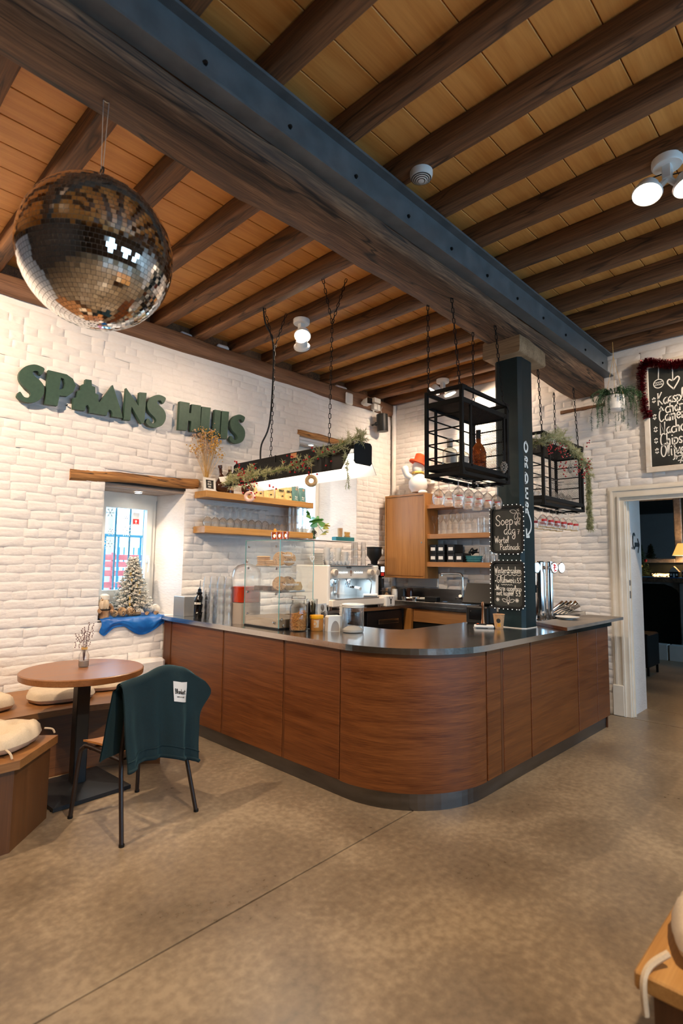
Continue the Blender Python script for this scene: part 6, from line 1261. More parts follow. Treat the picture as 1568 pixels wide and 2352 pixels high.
# ---- two chalk trays on the post
def rrect(x0, x1, y0, y1, r, n=5):
    out = []
    for cx, cy, a in ((x1 - r, y0 + r, -90), (x1 - r, y1 - r, 0), (x0 + r, y1 - r, 90), (x0 + r, y0 + r, 180)): out += arc(cx, cy, r, a, a + 90, n)
    return out
def tray(lab, z0, z1, lines, extra):
    ww = .325; hh = z1 - z0; t = thing('chalk_tray', lab, 'chalkboard', (4.682, 2.43, z0)); F = frame_m((4.688, 2.595, z0), (0, -1, 0), (0, 0, 1))
    q = MB(); q.prism(rrect(0, ww, 0, hh, .05), 0, .006, F); wpart('board', q, 'board', t)
    o_ = rrect(0, ww, 0, hh, .05); i_ = rrect(.018, ww - .018, .018, hh - .018, .038)
    q = MB(); q.prism(o_, .006, .022, F, holes=[i_]); wpart('rim', q, 'black', t)
    q = MB(); P = catmull([Vector(p) for p in rrect(-.006, ww + .006, -.006, hh + .006, .055, 3)], 4, True); L = sum((P[(i + 1) % len(P)] - P[i]).length for i in range(len(P))); acc = 0; nxt = 0
    for i in range(len(P)):
        a, b = P[i], P[(i + 1) % len(P)]; d = (b - a).length
        while nxt < acc + d: c = a.lerp(b, (nxt - acc) / max(d, 1e-9)); q.ball((c.x, c.y, .018), .0045, 7, 5, (1, 1, 1), F); nxt += .043
        acc += d
    wpart('bead_lights', q, 'bead', t, kind='stuff', label='row of small white lights round the rim')
    q = MB(); q.tube([(p.x, p.y, .014) for p in P], .0016, 4, closed=True, mat=F); wpart('light_cord', q, 'black', t)
    for (s, u, v, h, wd, sx) in lines:
        q = MB(); write(q, s, u * .93, v, h, wd, F, z=.0072, sx=sx * .93, jit=.6); wpart('lettering', q, 'chalk', t, kind='stuff')
    q = MB(); extra(q, F); wpart('chalk_drawing', q, 'chalk', t, kind='stuff')
M['bead'] = emit('bead_light', (1, .92, .80), .55)
def holly(q, F, x, y, s, a):
    P = []; c, sn = math.cos(a), math.sin(a)
    for i in range(13): u = i / 12; P.append((u * s, (.22 * math.sin(PI * u) + (.06 if i % 2 else -.02)) * s))
    P += [(p[0], -p[1]) for p in P[::-1]]; ribbon(q, [(x + c * p[0] - sn * p[1], y + sn * p[0] + c * p[1]) for p in P], .004, F, .0072)
def ex1(q, F):
    holly(q, F, .262, .375, .07, 2.9); holly(q, F, .265, .37, .065, -1.9); holly(q, F, .28, .37, .065, -1.35)
    for x, y in ((.268, .398), (.28, .403), (.278, .389)): ribbon(q, [(x, y)], .009, F, .0072)
def ex2(q, F):
    ribbon(q, catmull([(.035 + .0215 * i, .302 + .006 * (-1) ** i) for i in range(13)], 3), .004, F, .0072)
    ribbon(q, catmull([(.10 + .012 * i, .213 + .004 * (-1) ** i) for i in range(10)], 2), .004, F, .0072)
    for cx in (.06, .25):
        for a in range(4): d = Vector((math.cos(a * PI / 4), math.sin(a * PI / 4))) * .018; ribbon(q, [Vector((cx, .075)) - d, Vector((cx, .075)) + d], .005, F, .0072)
    holly(q, F, .155, .06, .055, 2.75); holly(q, F, .175, .06, .055, .35); holly(q, F, .165, .065, .05, PI / 2)
    for x, y in ((.16, .05), (.17, .05), (.165, .04)): ribbon(q, [(x, y)], .009, F, .0072)
    ribbon(q, [(.222, .262), (.228, .256), (.234, .262)], .008, F, .0072)
tray('upper black chalk tray on the post, reading Soep v/d dag 7', 1.735, 2.175, [('Soep', .055, .262, .047, .007, .90), ('v/d', .258, .262, .030, .006, .72), ('dag', .142, .174, .045, .007, .90), ('7', .287, .176, .022, .006, 1), ('Wortel', .042, .098, .030, .006, .85), ('Pastinaak', .097, .034, .028, .006, .87)], ex1)
tray('lower black chalk tray on the post, listing Winterdranken', 1.235, 1.665, [('Winterdranken', .035, .318, .030, .0058, .73), ('.', .040, .245, .03, .012, 1), ('Glühwein', .058, .232, .030, .0058, .85), ('5,5', .273, .235, .020, .0055, .85), ('.', .036, .165, .03, .010, 1), ('Warm appelsap', .050, .160, .024, .0052, .83), ('met kaneel', .052, .116, .024, .0052, .78), ('5.5', .258, .116, .020, .0055, .95)], ex2)
# ---- menu board with tinsel
t = thing('menu_board', 'white-framed chalk menu board above the doorway, starting with Kaasplank', 'chalkboard', (6.58, 1.2, 2.65))
F = frame_m((6.575, 1.752, 2.652), (0, -1, 0), (0, 0, 1)); BW, BH = 1.15, 1.225
M['oldwhite'] = noisy('worn_white_frame', (0.66, 0.58, 0.48), (0.80, 0.74, 0.66), (9, 9, 9), (0.6, 0.7), .1)
for a in ((0, BW, 0, .06), (0, BW, BH - .06, BH), (0, .055, .06, BH - .06), (BW - .055, BW, .06, BH - .06)): q = MB(); q.box(*a, -.01, .022, .004, F); wpart('frame_bar', q, 'oldwhite', t)
q = MB(); q.box(.05, BW - .05, .055, BH - .055, -.005, .004, 0, F); wpart('board', q, 'board', t)
for (s, y, z, h) in (('*', 1.665, 3.415, .05), ('Kaasplank', 1.615, 3.385, .066), ('+', 1.60, 3.31, .045), ('charcuterie', 1.545, 3.285, .066), ('*', 1.665, 3.23, .05), ('Camembert', 1.61, 3.195, .066), ('*', 1.66, 3.09, .05), ("Nacho's", 1.605, 3.055, .066), ('*', 1.66, 2.965, .05), ('Chips', 1.605, 2.93, .066), ('*', 1.655, 2.85, .05), ('Olijven', 1.605, 2.815, .066)):
    q = MB(); write(q, s, 1.752 - y, z - 2.652, h, .0125, F, z=.006, sx=.66, slope=.07, jit=.5); wpart('lettering', q, 'chalk', t, kind='stuff')
q = MB(); cx, cz = 1.752 - 1.60, 3.625 - 2.652; ribbon(q, [(cx + .048 * math.cos(a * PI / 10), cz + .048 * math.sin(a * PI / 10)) for a in range(21)], .011, F, .006); ribbon(q, [(cx - .045, cz + .015), (cx + .045, cz + .018)], .007, F, .006); ribbon(q, [(cx - .045, cz - .015), (cx + .045, cz - .012)], .007, F, .006); ribbon(q, [(cx, cz + .05), (cx + .008, cz + .2)], .010, F, .006); ribbon(q, [(cx - .03 + .01 * i, cz - .006 + .012 * (i % 2)) for i in range(7)], .006, F, .006)
hx, hz = 1.752 - 1.458, 3.60 - 2.652; ribbon(q, catmull([(hx, hz - .065), (hx - .055, hz + .01), (hx - .04, hz + .05), (hx - .005, hz + .03), (hx + .04, hz + .065), (hx + .055, hz + .03), (hx, hz - .065)], 4), .014, F, .006); ribbon(q, [(hx - .005, hz + .03), (hx - .002, hz + .19)], .010, F, .006)
sx_, sz = 1.752 - 1.40, 2.81 - 2.652
for a in range(6): d = Vector((math.cos(a * PI / 3 + .2), math.sin(a * PI / 3 + .2))); n = Vector((-d.y, d.x)); c = Vector((sx_, sz)); ribbon(q, [c, c + d * .085], .010, F, .006); ribbon(q, [c + d * .05, c + d * .07 + n * .025], .008, F, .006); ribbon(q, [c + d * .05, c + d * .07 - n * .025], .008, F, .006)
wpart('chalk_drawing', q, 'chalk', t, kind='stuff')
M['tinsel'] = noisy('dark_red_tinsel', (0.10, 0.004, 0.010), (0.30, 0.012, 0.028), (90, 90, 90), (0.25, 0.25), metal=.85)
t = thing('tinsel_garland', 'dark red tinsel draped over the corner of the menu board', 'tinsel', (6.53, 1.7, 3.8))
tp = catmull([(6.52, 1.70, 3.255), (6.52, 1.745, 3.42), (6.525, 1.76, 3.62), (6.52, 1.75, 3.78), (6.52, 1.72, 3.87), (6.52, 1.62, 3.85), (6.52, 1.45, 3.79), (6.52, 1.25, 3.78), (6.52, .9, 3.82)], 8)
q = MB(); q.tube(tp, .008, 6); wpart('core', q, 'tinsel', t)
q = MB(); P = tp; L = len(P) - 1
for k in range(4200):
    u = rnd.random() * L; i = min(int(u), L - 1); p = P[i].lerp(P[i + 1], u - i); d = (P[i + 1] - P[i]).normalized(); r = Vector((rnd.gauss(0, 1), rnd.gauss(0, 1), rnd.gauss(0, 1))); r = (r - d * r.dot(d)).normalized(); v = (r + d * rnd.uniform(-.2, .2)) * rnd.uniform(.04, .06); s = d.lerp(r.cross(d), rnd.random()).normalized() * .0018
    q.add([p - s, p + s, p + v + s, p + v - s], [(0, 1, 2, 3)])
wpart('strands', q, 'tinsel', t, kind='stuff')
# ---- hanging plant
t = thing('hanging_planter', 'white hanging pot with trailing green fern on strings by the steel beam end', 'plant', (6.32, 1.975, 3.33))
q = MB(); q.lathe([(0, 0), (.07, .002), (.095, .02), (.105, .17), (.098, .17), (.088, .03), (0, .02)], 24); part('pot', q, 'ceramic', t)
M['fern'] = noisy('fern_green', (0.015, 0.05, 0.02), (0.05, 0.12, 0.04), (30, 30, 30), (0.6, 0.7))
top_ = (-.12, -.03, .77)
for a in (.3, 2.4, 4.5): q = MB(); q.tube([(.10 * math.cos(a), .10 * math.sin(a), .16), (-.03, -.01, .62)], .002, 4); part('string', q, 'straw', t)
q = MB(); q.tube([(-.03, -.01, .62), (-.04, -.01, .78)], .003, 5); part('string', q, 'straw', t)
fo = MB()
for k in range(60):
    a = rnd.uniform(0, 6.3); r = rnd.uniform(.12, .26); drop = rnd.choice((0, -.05, -.1, -.18, -.30)) if k > 10 else .05
    P = catmull([(.05 * math.cos(a), .05 * math.sin(a), .16), (r * .6 * math.cos(a), r * .6 * math.sin(a), .23), (r * math.cos(a), r * math.sin(a), .18 + drop * .4), (r * 1.02 * math.cos(a), r * 1.02 * math.sin(a), .12 + drop)], 3)
    fo.tube(P, .002, 3); needles(fo, P, 70, .032, 1.0, .0022, (0, 0, 0))
part('foliage', fo, 'fern', t, kind='stuff')
# ================================================================== SEATING
M['tabletop'] = wood('table_oak', (0.20, 0.078, 0.026), (0.33, 0.145, 0.053), 'x', 12, (0.28, 0.4), 0.08)
M['tablemetal'] = noisy('table_black', (0.005, 0.005, 0.006), (0.012, 0.013, 0.014), (12, 12, 12), (0.4, 0.55), .05)
TX, TY, TZ = 1.605, 4.16, .84
t = thing('bistro_table', 'round wooden bistro table on a black column and square foot', 'table', (TX, TY, 0))
q = MB(); q.lathe([(0, TZ - .05), (.395, TZ - .05), (.41, TZ - .044), (.413, TZ - .006), (.406, TZ), (0, TZ)], 56); part('tabletop', q, 'tabletop', t)
q = MB(); q.box(-.045, .045, -.045, .045, .05, TZ - .06, .006); q.box(-.16, .16, -.03, .03, TZ - .062, TZ - .051); part('column', q, 'tablemetal', t)
b = .265; q = MB(); q.add([(-b, -b, .003), (b, -b, .003), (b, b, .003), (-b, b, .003), (-b, -b, .028), (b, -b, .028), (b, b, .028), (-b, b, .028), (-.06, -.06, .058), (.06, -.06, .058), (.06, .06, .058), (-.06, .06, .058)], [(3, 2, 1, 0), (0, 1, 5, 4), (1, 2, 6, 5), (2, 3, 7, 6), (3, 0, 4, 7), (4, 5, 9, 8), (5, 6, 10, 9), (6, 7, 11, 10), (7, 4, 8, 11), (8, 9, 10, 11)], False, Rz(.06)); part('foot_plate', q, 'tablemetal', t)
for a in range(4): q = MB(); q.cyl((.24 * (1 if a % 2 else -1), .24 * (1 if a > 1 else -1), 0), .014, .006, 10); part('glider', q, 'black', t)
t = thing('bud_vase', 'small clear bottle vase of dried lavender on the round table', 'vase', (1.63, 4.225, TZ + .001))
q = MB(); q.lathe([(0, .002), (.033, .002), (.036, .01), (.036, .085), (.018, .12), (.016, .145), (.021, .15)], 18); part('bottle', q, 'glass', t)
q = MB(); q.lathe([(0, .004), (.033, .004), (.033, .045), (0, .045)], 16); part('sand', q, 'greybase', t)
q = MB(); q.torus((0, 0, .128), .019, .004, 14, 6); q.torus((0, 0, .137), .019, .004, 14, 6); part('twine', q, 'straw', t)
M['lav'] = base_mat('dried_lavender', (0.13, 0.06, 0.06), 0.9)
for k in range(9):
    a = k * .7; s = rnd.uniform(.02, .06); h = rnd.uniform(.22, .31); q = MB(); P = catmull([(0, 0, .02), (s * .3 * math.cos(a), s * .3 * math.sin(a), .14), (s * math.cos(a), s * math.sin(a), h)], 4); q.tube(P, .0012, 4); s_ = part('stem', q, 'lav', t)
    q = MB()
    for j in range(9): p = P[-1] + Vector((rnd.gauss(0, .004), rnd.gauss(0, .004), -.012 * j + .01)); q.ball(p[:], .0045, 5, 3)
    part('bud', q, 'lav', s_, kind='stuff')
# ---- benches
M['bench'] = wood('bench_oak_x', (0.22, 0.09, 0.026), (0.35, 0.16, 0.05), 'x', 12, (0.35, 0.5), .08); M['benchf'] = noisy('bench_front_oak', (0.10, 0.038, 0.012), (0.18, 0.07, 0.022), (3, 3, 22), (0.4, 0.5), .05, fine=.5, finescale=(6, 6, 160))
t = thing('curved_bench', 'long curved wooden wall bench behind the round table', 'bench', (1.3, 4.9, 0))
fr = catmull([(-.6, 4.30), (.2, 4.33), (.75, 4.38), (1.168, 4.442), (1.42, 4.462), (1.666, 4.455), (1.85, 4.422), (1.993, 4.369), (2.14, 4.28), (2.27, 4.16)], 5); fr = [(p.x, p.y) for p in fr]
q = MB(); q.prism(fr + [(2.29, 5.315), (-.6, 5.315)], .455, .50); wpart('seat', q, 'bench', t)
ff = [(x, y + .06) for x, y in fr]; q = MB(); q.prism(ff + [(x, y + .02) for x, y in ff[::-1]], 0, .455); q.sm = [True] * len(q.f); wpart('front_panel', q, 'benchf', t)
q = MB(); q.box(2.255, 2.285, 4.25, 5.315, 0, .455); wpart('end_panel', q, 'benchf', t)
t = thing('corner_bench', 'wooden bench block with angled end at the left edge', 'bench', (.75, 3.85, 0))
lid = [(1.034, 3.500), (1.345, 3.835), (.86, 4.24), (.1, 4.22), (.1, 3.46)]; ins = [(1.018, 3.535), (1.305, 3.84), (.86, 4.20), (.14, 4.18), (.14, 3.50)]
q = MB(); q.prism(lid, .452, .50); wpart('seat', q, 'bench', t); q = MB(); q.prism(ins, .0, .452); M['benchz'] = wood('bench_oak_z', (0.09, 0.034, 0.010), (0.16, 0.062, 0.019), 'z', 14, (0.35, 0.5), .08); wpart('box', q, 'benchz', t)
t = thing('foreground_bench', 'dark wooden bench corner cut off at the lower right edge', 'bench', (2.4, 0, 0))
q = MB(); q.box(1.82, 3.0, -.6, .572, .41, .46, .006); wpart('seat', q, 'oak', t); q = MB(); q.box(1.87, 2.96, -.56, .535, 0, .41); wpart('box', q, 'benchz', t)
M['linen'] = noisy('natural_linen', (0.56, 0.45, 0.31), (0.68, 0.56, 0.41), (6, 6, 6), (0.9, 0.9), .25, fine=.5, finescale=(160, 160, 160), bumpdist=.003)
def cushion(lab, loc, sx, sy, h, rz, seed, ties=True):
    t = thing('seat_cushion', lab, 'cushion', loc, rz)
    mb = MB(); N = 26
    def surf(top):
        def fn(u, v):
            a, b = 2 * u - 1, 2 * v - 1
            # square to rounded square
            x = a * math.sqrt(max(0, 1 - .38 * b * b)); y = b * math.sqrt(max(0, 1 - .38 * a * a))
            e = max(0, (1 - a ** 6) * (1 - b ** 6)) ** .45; z = e * (h * .62 if top else -h * .38)
            if top:
                for (cx, cy) in ((-.4, -.4), (.4, -.4), (-.4, .4), (.4, .4)): z -= h * .28 * math.exp(-((a - cx) ** 2 + (b - cy) ** 2) / .03)
            n = noise.noise((a * 2.2 + seed, b * 2.2, seed)) ; n2 = noise.noise((a * 5 + seed, b * 5, 3))
            return (x * sx / 2 * (1 + .03 * n), y * sy / 2 * (1 + .03 * n2), h * .38 + z + (h * .14 * n + h * .06 * n2) * e * (1 if top else 0))
        return fn
    mb.grid(N, N, surf(True)); mb.grid(N, N, lambda u, v: surf(False)(1 - u, v)); part('pillow', mb, 'linen', t, sharp=180)
    if ties:
        for s in (-1, 1): q = MB(); q.tube(catmull([(s * sx * .42, -sy * .42, h * .4), (s * sx * .47, -sy * .5, h * .3), (s * sx * .48, -sy * .53, .01)], 4), .006, 5); part('tie', q, 'linen', t)
    return t
cushion('beige cushion on the curved bench cut by the left edge', (1.11, 4.83, .501), .48, .42, .10, .05, 1, False)
cushion('beige cushion in the middle of the curved bench behind the table', (1.69, 4.80, .501), .50, .42, .10, -.12, 2, False)
cushion('beige cushion at the counter end of the curved bench, half hidden by the chair', (2.07, 4.97, .501), .40, .38, .10, -.4, 3, False)
cushion('beige cushion on the angled bench block at the left edge', (.985, 3.86, .501), .50, .47, .12, .80, 4)
cushion('blurred beige cushion on the bench in the lower right corner', (2.14, .30, .461), .52, .48, .13, .06, 5, False)
q = MB(); q.tube(catmull([(1.90, .50, .50), (1.85, .535, .475), (1.815, .545, .44), (1.81, .54, .36)], 5), .010, 6); solo('cushion_tie', q, 'linen', 'pale cloth tie hanging over the corner of the lower right bench', 'ribbon', (1.85, .53, .46))
# ---- chair with a blanket over its back
M['chairwood'] = wood('chair_ply', (0.42, 0.17, 0.05), (0.58, 0.27, 0.09), 'x', 10, (0.3, 0.4), .05); M['chairmetal'] = base_mat('dark_brown_steel', (0.022, 0.013, 0.010), 0.35)
t = thing('dining_chair', 'wooden chair on dark steel legs with a blanket over its back', 'chair', (1.705, 3.50, 0), .19)
def seat_fn(sgn):
    def fn(u, v): a, b = 2 * u - 1, 2 * v - 1; return (a * .205 * (1 + .06 * b) * math.sqrt(1 - .12 * b * b), .05 + b * .205, .465 + .016 * (abs(a) ** 3) - .012 * max(0, b) ** 2 + sgn)
    return fn
q = MB(); q.grid(12, 10, seat_fn(.006)); q.grid(12, 10, lambda u, v: seat_fn(-.006)(1 - u, v)); 
for e in range(4):
    q.grid(12, 1, (lambda u, v: seat_fn(-.006 + .012 * v)(u, 0)) if e == 0 else (lambda u, v: seat_fn(-.006 + .012 * v)(1 - u, 1)) if e == 1 else (lambda u, v: seat_fn(-.006 + .012 * v)(1, u)) if e == 2 else (lambda u, v: seat_fn(-.006 + .012 * v)(0, 1 - u)))
part('seat', q, 'chairwood', t)
q = MB()
for sg in (0.0, .010): q.grid(12, 6, (lambda u, v, sg=sg: ((2 * u - 1) * .20, -.215 - .012 * (1 - (2 * u - 1) ** 2) + sg - .0 * v, .66 + v * .20)) if sg else (lambda u, v: ((1 - 2 * u) * .20, -.215 - .012 * (1 - (2 * u - 1) ** 2) - .0 * v, .66 + v * .20)))
part('backrest', q, 'chairwood', t)
for s in (-1, 1):
    q = MB(); q.tube(catmull([(s * .275, -.285, .0), (s * .235, -.19, .42), (s * .215, -.17, .56), (s * .205, -.21, .90)], 6), .0135, 10); l = part('leg', q, 'chairmetal', t); q = MB(); q.cyl((s * .275, -.285, 0), .016, .015, 10); part('foot_cap', q, 'black', l)
    q = MB(); q.tube(catmull([(s * .245, .285, .0), (s * .225, .255, .36), (s * .215, .235, .43), (s * .205, .17, .445), (s * .225, -.17, .435)], 6), .0135, 10); l = part('leg', q, 'chairmetal', t); q = MB(); q.cyl((s * .245, .285, 0), .016, .015, 10); part('foot_cap', q, 'black', l)
q = MB(); q.tube([(-.215, .16, .44), (.215, .16, .44)], .010, 8); q.tube([(-.225, -.16, .432), (.225, -.16, .432)], .010, 8); part('seat_rail', q, 'chairmetal', t)
M['blanket'] = noisy('petrol_fleece', (0.0006, 0.0105, 0.0145), (0.0015, 0.021, 0.028), (5, 5, 5), (0.9, 0.9), .3, fine=.6, finescale=(220, 220, 220), bumpdist=.004)
_bp = M['blanket'].node_tree.nodes['Principled BSDF']; _bp.inputs['Sheen Weight'].default_value = .12; _bp.inputs['Sheen Tint'].default_value = (.2, .7, .8, 1)
t = thing('blanket', 'petrol blue fleece blanket with white label draped over the chair back', 'blanket', (1.705, 3.50, 0), .19)
def bl(u, v, off=0.0):
    # u across (left to right), v: 0 front hem -> .42 over the backrest -> 1 rear hem
    w = .285 + .02 * v; x = (2 * u - 1) * w; top = .915 + .045 * math.exp(-((u - .55) / .22) ** 2) - .075 * max(0, (u - .78) / .22) ** 1.5 - .02 * max(0, (.15 - u) / .15)
    f1 = .022 * math.sin(u * 10 + 1.3) + .013 * math.sin(u * 21 + .4) + .006 * math.sin(u * 37); R = .032
    if v < .40:
        s = (.40 - v) / .40; y = -.205 + .025 + R * .6 + f1 * s * .6 + .02 * s; z = top - .03 - s * (.36 + .06 * (1 - u)); x = x * (1 + .0 * s) - .055 * s * (u < .5) * (1 - 2 * u)
    elif v < .50:
        a = (v - .40) / .10 * PI; y = -.222 + R * math.cos(a); z = top - .03 + (R + .002) * math.sin(a)
    else:
        s = (v - .50) / .50; y = -.222 - R - .045 * s - f1 * (s ** .7) * 1.3; z = top - .03 - s * (.50 - .035 * math.sin(u * 5.5 + .8) + .03 * (u - .5)); x = x * (1 - .05 * s) + .40 * max(0, u - .72) * math.exp(-((s - .14) / .16) ** 2) + .004 * math.sin(s * 9 + u * 4)
    n = .006 * noise.noise((x * 9, v * 7, 2)); return Vector((x, y + n * (1 if v < .45 else -1), z + n))
q = MB(); q.grid(46, 60, lambda u, v: bl(u, v)[:]); q.grid(46, 60, lambda u, v: (bl(1 - u, v) + Vector((0, .010 if v > .5 else (-.010 if v < .4 else 0), -.010 if .4 <= v <= .5 else 0)))[:])
part('fabric', q, 'blanket', t, sharp=180)
q = MB(); q.tube([bl(i / 40, .985) + Vector((0, -.004, 0)) for i in range(41)], .009, 6); q.tube([bl(i / 40, .93) + Vector((0, -.003, 0)) for i in range(41)], .004, 6); part('hem', q, 'blanket', t)
q = MB(); q.grid(6, 4, lambda u, v: (bl(.60 + .17 * u, .675 - .115 * v) + Vector((0, -.006, 0)))[:]); lb = part('label', q, 'plastic_w', t, label='white sewn label')
p0, p1, p2 = bl(.60, .675), bl(.77, .675), bl(.60, .56); rr_, uu = (p1 - p0), (p2 - p0); F = frame_m(p0 + Vector((0, -.0085, 0)), rr_, uu - rr_.normalized() * uu.dot(rr_.normalized())); Wd = rr_.length
q = MB(); write(q, 'Blanket', .10, .40, .115, .036, Matrix.Identity(4), sx=.80 / (text_w('Blanket') * .0115)); write(q, 'warm en zacht', .22, .22, .04, .012, Matrix.Identity(4), sx=.6 / (text_w('warm en zacht') * .004))
q.v = [tuple(bl(.60 + .17 * x, .675 - .115 * y) + Vector((0, -.0085, 0))) for x, y, z in q.v]; q.f = [tuple(reversed(f)) for f in q.f]; part('lettering', q, 'ink', lb, kind='stuff')
# ================================================================== WINDOW SILL WITH THE FIR TREE
SZ = 1.052
M['bluecloth'] = noisy('blue_satin', (0.004, 0.085, 0.36), (0.012, 0.15, 0.50), (6, 6, 6), (0.28, 0.36), .15)
q = MB()
def cloth(u, v):
    x = 2.19 + .66 * u; lob = .035 + .095 * max(0, math.sin(PI * min(1, max(0, (u - .34) / .62)))) ** 1.0 + .075 * math.exp(-((u - .07) / .09) ** 2)
    w = .010 * noise.noise((x * 9, v * 6, 1)) + .006 * noise.noise((x * 22, v * 15, 4))
    if v < .6: s = v / .6; return (x, 5.66 - s * .32, SZ + .010 + abs(w) * 1.6 + .025 * max(0, noise.noise((x * 6, s * 4, 7))) * (1 - s * .5))
    s = (v - .6) / .4; return (x + .01 * math.sin(s * 5 + u * 8), 5.335 - .012 * s - .018 * math.sin(PI * min(1, s * 1.2)) - w, SZ + .006 - s * (lob + .04))
q.grid(60, 36, cloth); q.grid(60, 36, lambda u, v: tuple(a + b for a, b in zip(cloth(1 - u, v), (0, .003, -.003)))); solo('satin_cloth', q, 'bluecloth', 'bright blue satin cloth draped over the sill of the small window', 'cloth', (2.52, 5.4, SZ), sharp=180)
t = thing('fir_tree', 'small snow-flocked artificial fir tree standing in the window niche', 'fir tree', (2.59, 5.55, SZ + .012))
M['bark'] = noisy('log_bark', (0.20, 0.12, 0.06), (0.36, 0.24, 0.13), (20, 20, 20), (0.9, 0.9), .3); M['snow'] = noisy('flock_snow', (0.68, 0.62, 0.52), (0.82, 0.78, 0.70), (30, 30, 30), (0.95, 0.95)); M['darkfir'] = noisy('dark_fir', (0.03, 0.06, 0.045), (0.09, 0.13, 0.10), (30, 30, 30), (0.8, 0.8))
q = MB(); q.lathe([(0, 0), (.045, 0), (.05, .05), (.02, .07), (.012, .3), (.004, .58), (0, .59)], 10); part('trunk', q, 'bark', t)
fo, sn = MB(), MB()
for k in range(150):
    h = .07 + .50 * (k / 150) ** 1.05; a = k * 2.399; rr = .215 * (1 - (h - .05) / .56) + .018; rr *= rnd.uniform(.8, 1.08)
    e = Vector((rr * math.cos(a), rr * math.sin(a) * .8, h - .35 * rr * .6 + .03)); s = Vector((0, 0, h)); fo.tube([s, e], [.003, .001], 3); P = [s.lerp(e, .15), s.lerp(e, .6), e]
    needles(fo, P, 34, .032, 1.0, .0024, (0, 0, .1)); needles(sn, [s.lerp(e, .35), e], 44, .028, 1.0, .0038, (0, 0, .5))
    for j in range(12): p = s.lerp(e, rnd.uniform(.4, 1.05)) + Vector((rnd.gauss(0, .010), rnd.gauss(0, .010), .006 + rnd.gauss(0, .006))); sn.ball(p[:], rnd.uniform(.006, .012), 5, 4, (1, 1, .7))
part('foliage', fo, 'darkfir', t, kind='stuff'); part('flock', sn, 'snow', t, kind='stuff', label='white artificial snow')
M['goldball'] = base_mat('gold_bauble', (0.75, 0.50, 0.15), 0.3, .6)
for k in range(7): a = -2.3 + rnd.uniform(-1, 1); h = .12 + .06 * k; rr = .19 * (1 - h / .62); q = MB(); q.ball((rr * math.cos(a), rr * math.sin(a), h), .012, 10, 6, (.7, .7, 1.7)); part('bauble', q, 'goldball', t)
t = thing('gnome_figure', 'bearded gnome figure in a brown coat at the left of the window sill', 'figurine', (2.245, 5.40, SZ + .012))
M['gnome'] = noisy('gnome_coat', (0.22, 0.10, 0.04), (0.50, 0.32, 0.18), (14, 14, 14), (0.85, 0.85)); M['beard'] = noisy('pale_beard', (0.55, 0.42, 0.27), (0.72, 0.60, 0.45), (40, 40, 9), (0.95, 0.95), .3)
q = MB(); q.lathe([(0, 0), (.05, 0), (.055, .06), (.05, .13), (.03, .15), (0, .15)], 16); part('coat', q, 'gnome', t); q = MB(); q.torus((0, 0, .085), .055, .007, 16, 6); part('belt', q, 'black', t)
q = MB(); q.ball((0, 0, .175), .043, 14, 10); part('head', q, 'kraft', t); q = MB(); q.lathe([(.046, .18), (.05, .19), (.044, .22), (.02, .235), (0, .236)], 16); part('cap', q, 'snow', t)
q = MB()
for k in range(60): a = rnd.uniform(-1.3, 1.3) - 2.4; q.tube(catmull([(.038 * math.cos(a), .038 * math.sin(a), .185), (.056 * math.cos(a), .056 * math.sin(a), .14), (.05 * math.cos(a * .98), .05 * math.sin(a * .98), .075 + rnd.uniform(0, .03))], 3), [.005] * 6 + [.002], 4)
part('beard', q, 'beard', t, kind='stuff'); q = MB(); q.ball((-.032, -.034, .18), .010, 8, 6); part('nose', q, 'kraft', t)
for dx, dz in ((-.043, .195), (-.02, .195)): q = MB(); q.ball((dx + .005, -.028 - (.012 if dx > -.03 else 0), dz), .005, 6, 4); part('eye', q, 'black', t)
for s in (-1, 1): q = MB(); q.tube(catmull([(s * .04, s * -.03, .13), (s * .07, -.03, .09), (s * .05, -.06, .06)], 4), [.017] * 8 + [.013], 8); part('arm', q, 'gnome', t)
M['vine'] = noisy('vine_twigs', (0.36, 0.22, 0.11), (0.58, 0.40, 0.23), (30, 30, 30), (0.9, 0.9))
for i, (x, y, r) in enumerate(((2.345, 5.39, .032), (2.425, 5.395, .045), (2.51, 5.40, .042))):
    t = thing('vine_ball', 'woven twig ball on the blue cloth, %s from the left' % ORD[i], 'ornament', (x, y, SZ + .02 + r), 0, 'woven twig balls')
    q = MB()
    for k in range(11): m = Euler((rnd.uniform(0, 6), rnd.uniform(0, 6), rnd.uniform(0, 6))).to_matrix().to_4x4(); q.torus((0, 0, 0), r * rnd.uniform(.9, 1), .0035, 18, 4, m)
    part('twigs', q, 'vine', t, kind='stuff')
for i, (x, y, a, l) in enumerate(((2.585, 5.425, .3, .10), (2.70, 5.42, .9, .04), (2.80, 5.42, .5, .04))):
    t = thing('log_piece', ['short birch log lying before the fir tree', 'little wood slice in the middle of the blue cloth', 'little wood slice near the counter end'][i], 'log', (x, y, SZ + .035), a)
    q = MB(); q.tube([(-l / 2, 0, 0), (l / 2, 0, 0)], .018, 12, cap=False); part('bark', q, 'bark', t); q = MB(); q.lathe([(.018, 0), (0, .0)], 12, mat=T(l / 2, 0, 0) @ Ry(PI / 2)); q.lathe([(.018, 0), (0, .0)], 12, mat=T(-l / 2, 0, 0) @ Ry(-PI / 2)); part('cut_face', q, 'kraft', t)
for i, (x, y, z, r) in enumerate(((2.78, 5.56, .07, .052), (2.865, 5.57, .065, .046))):
    q = MB(); q.ball((0, 0, 0), r, 16, 10); q.xform(lambda p: p * (1 + .12 * noise.noise(p * 60))); o = solo('snowball', q, 'snow', 'fluffy white ball on the sill, %s one' % ['larger left', 'smaller right'][i], 'ornament'); o.location = (x, y, SZ + z)
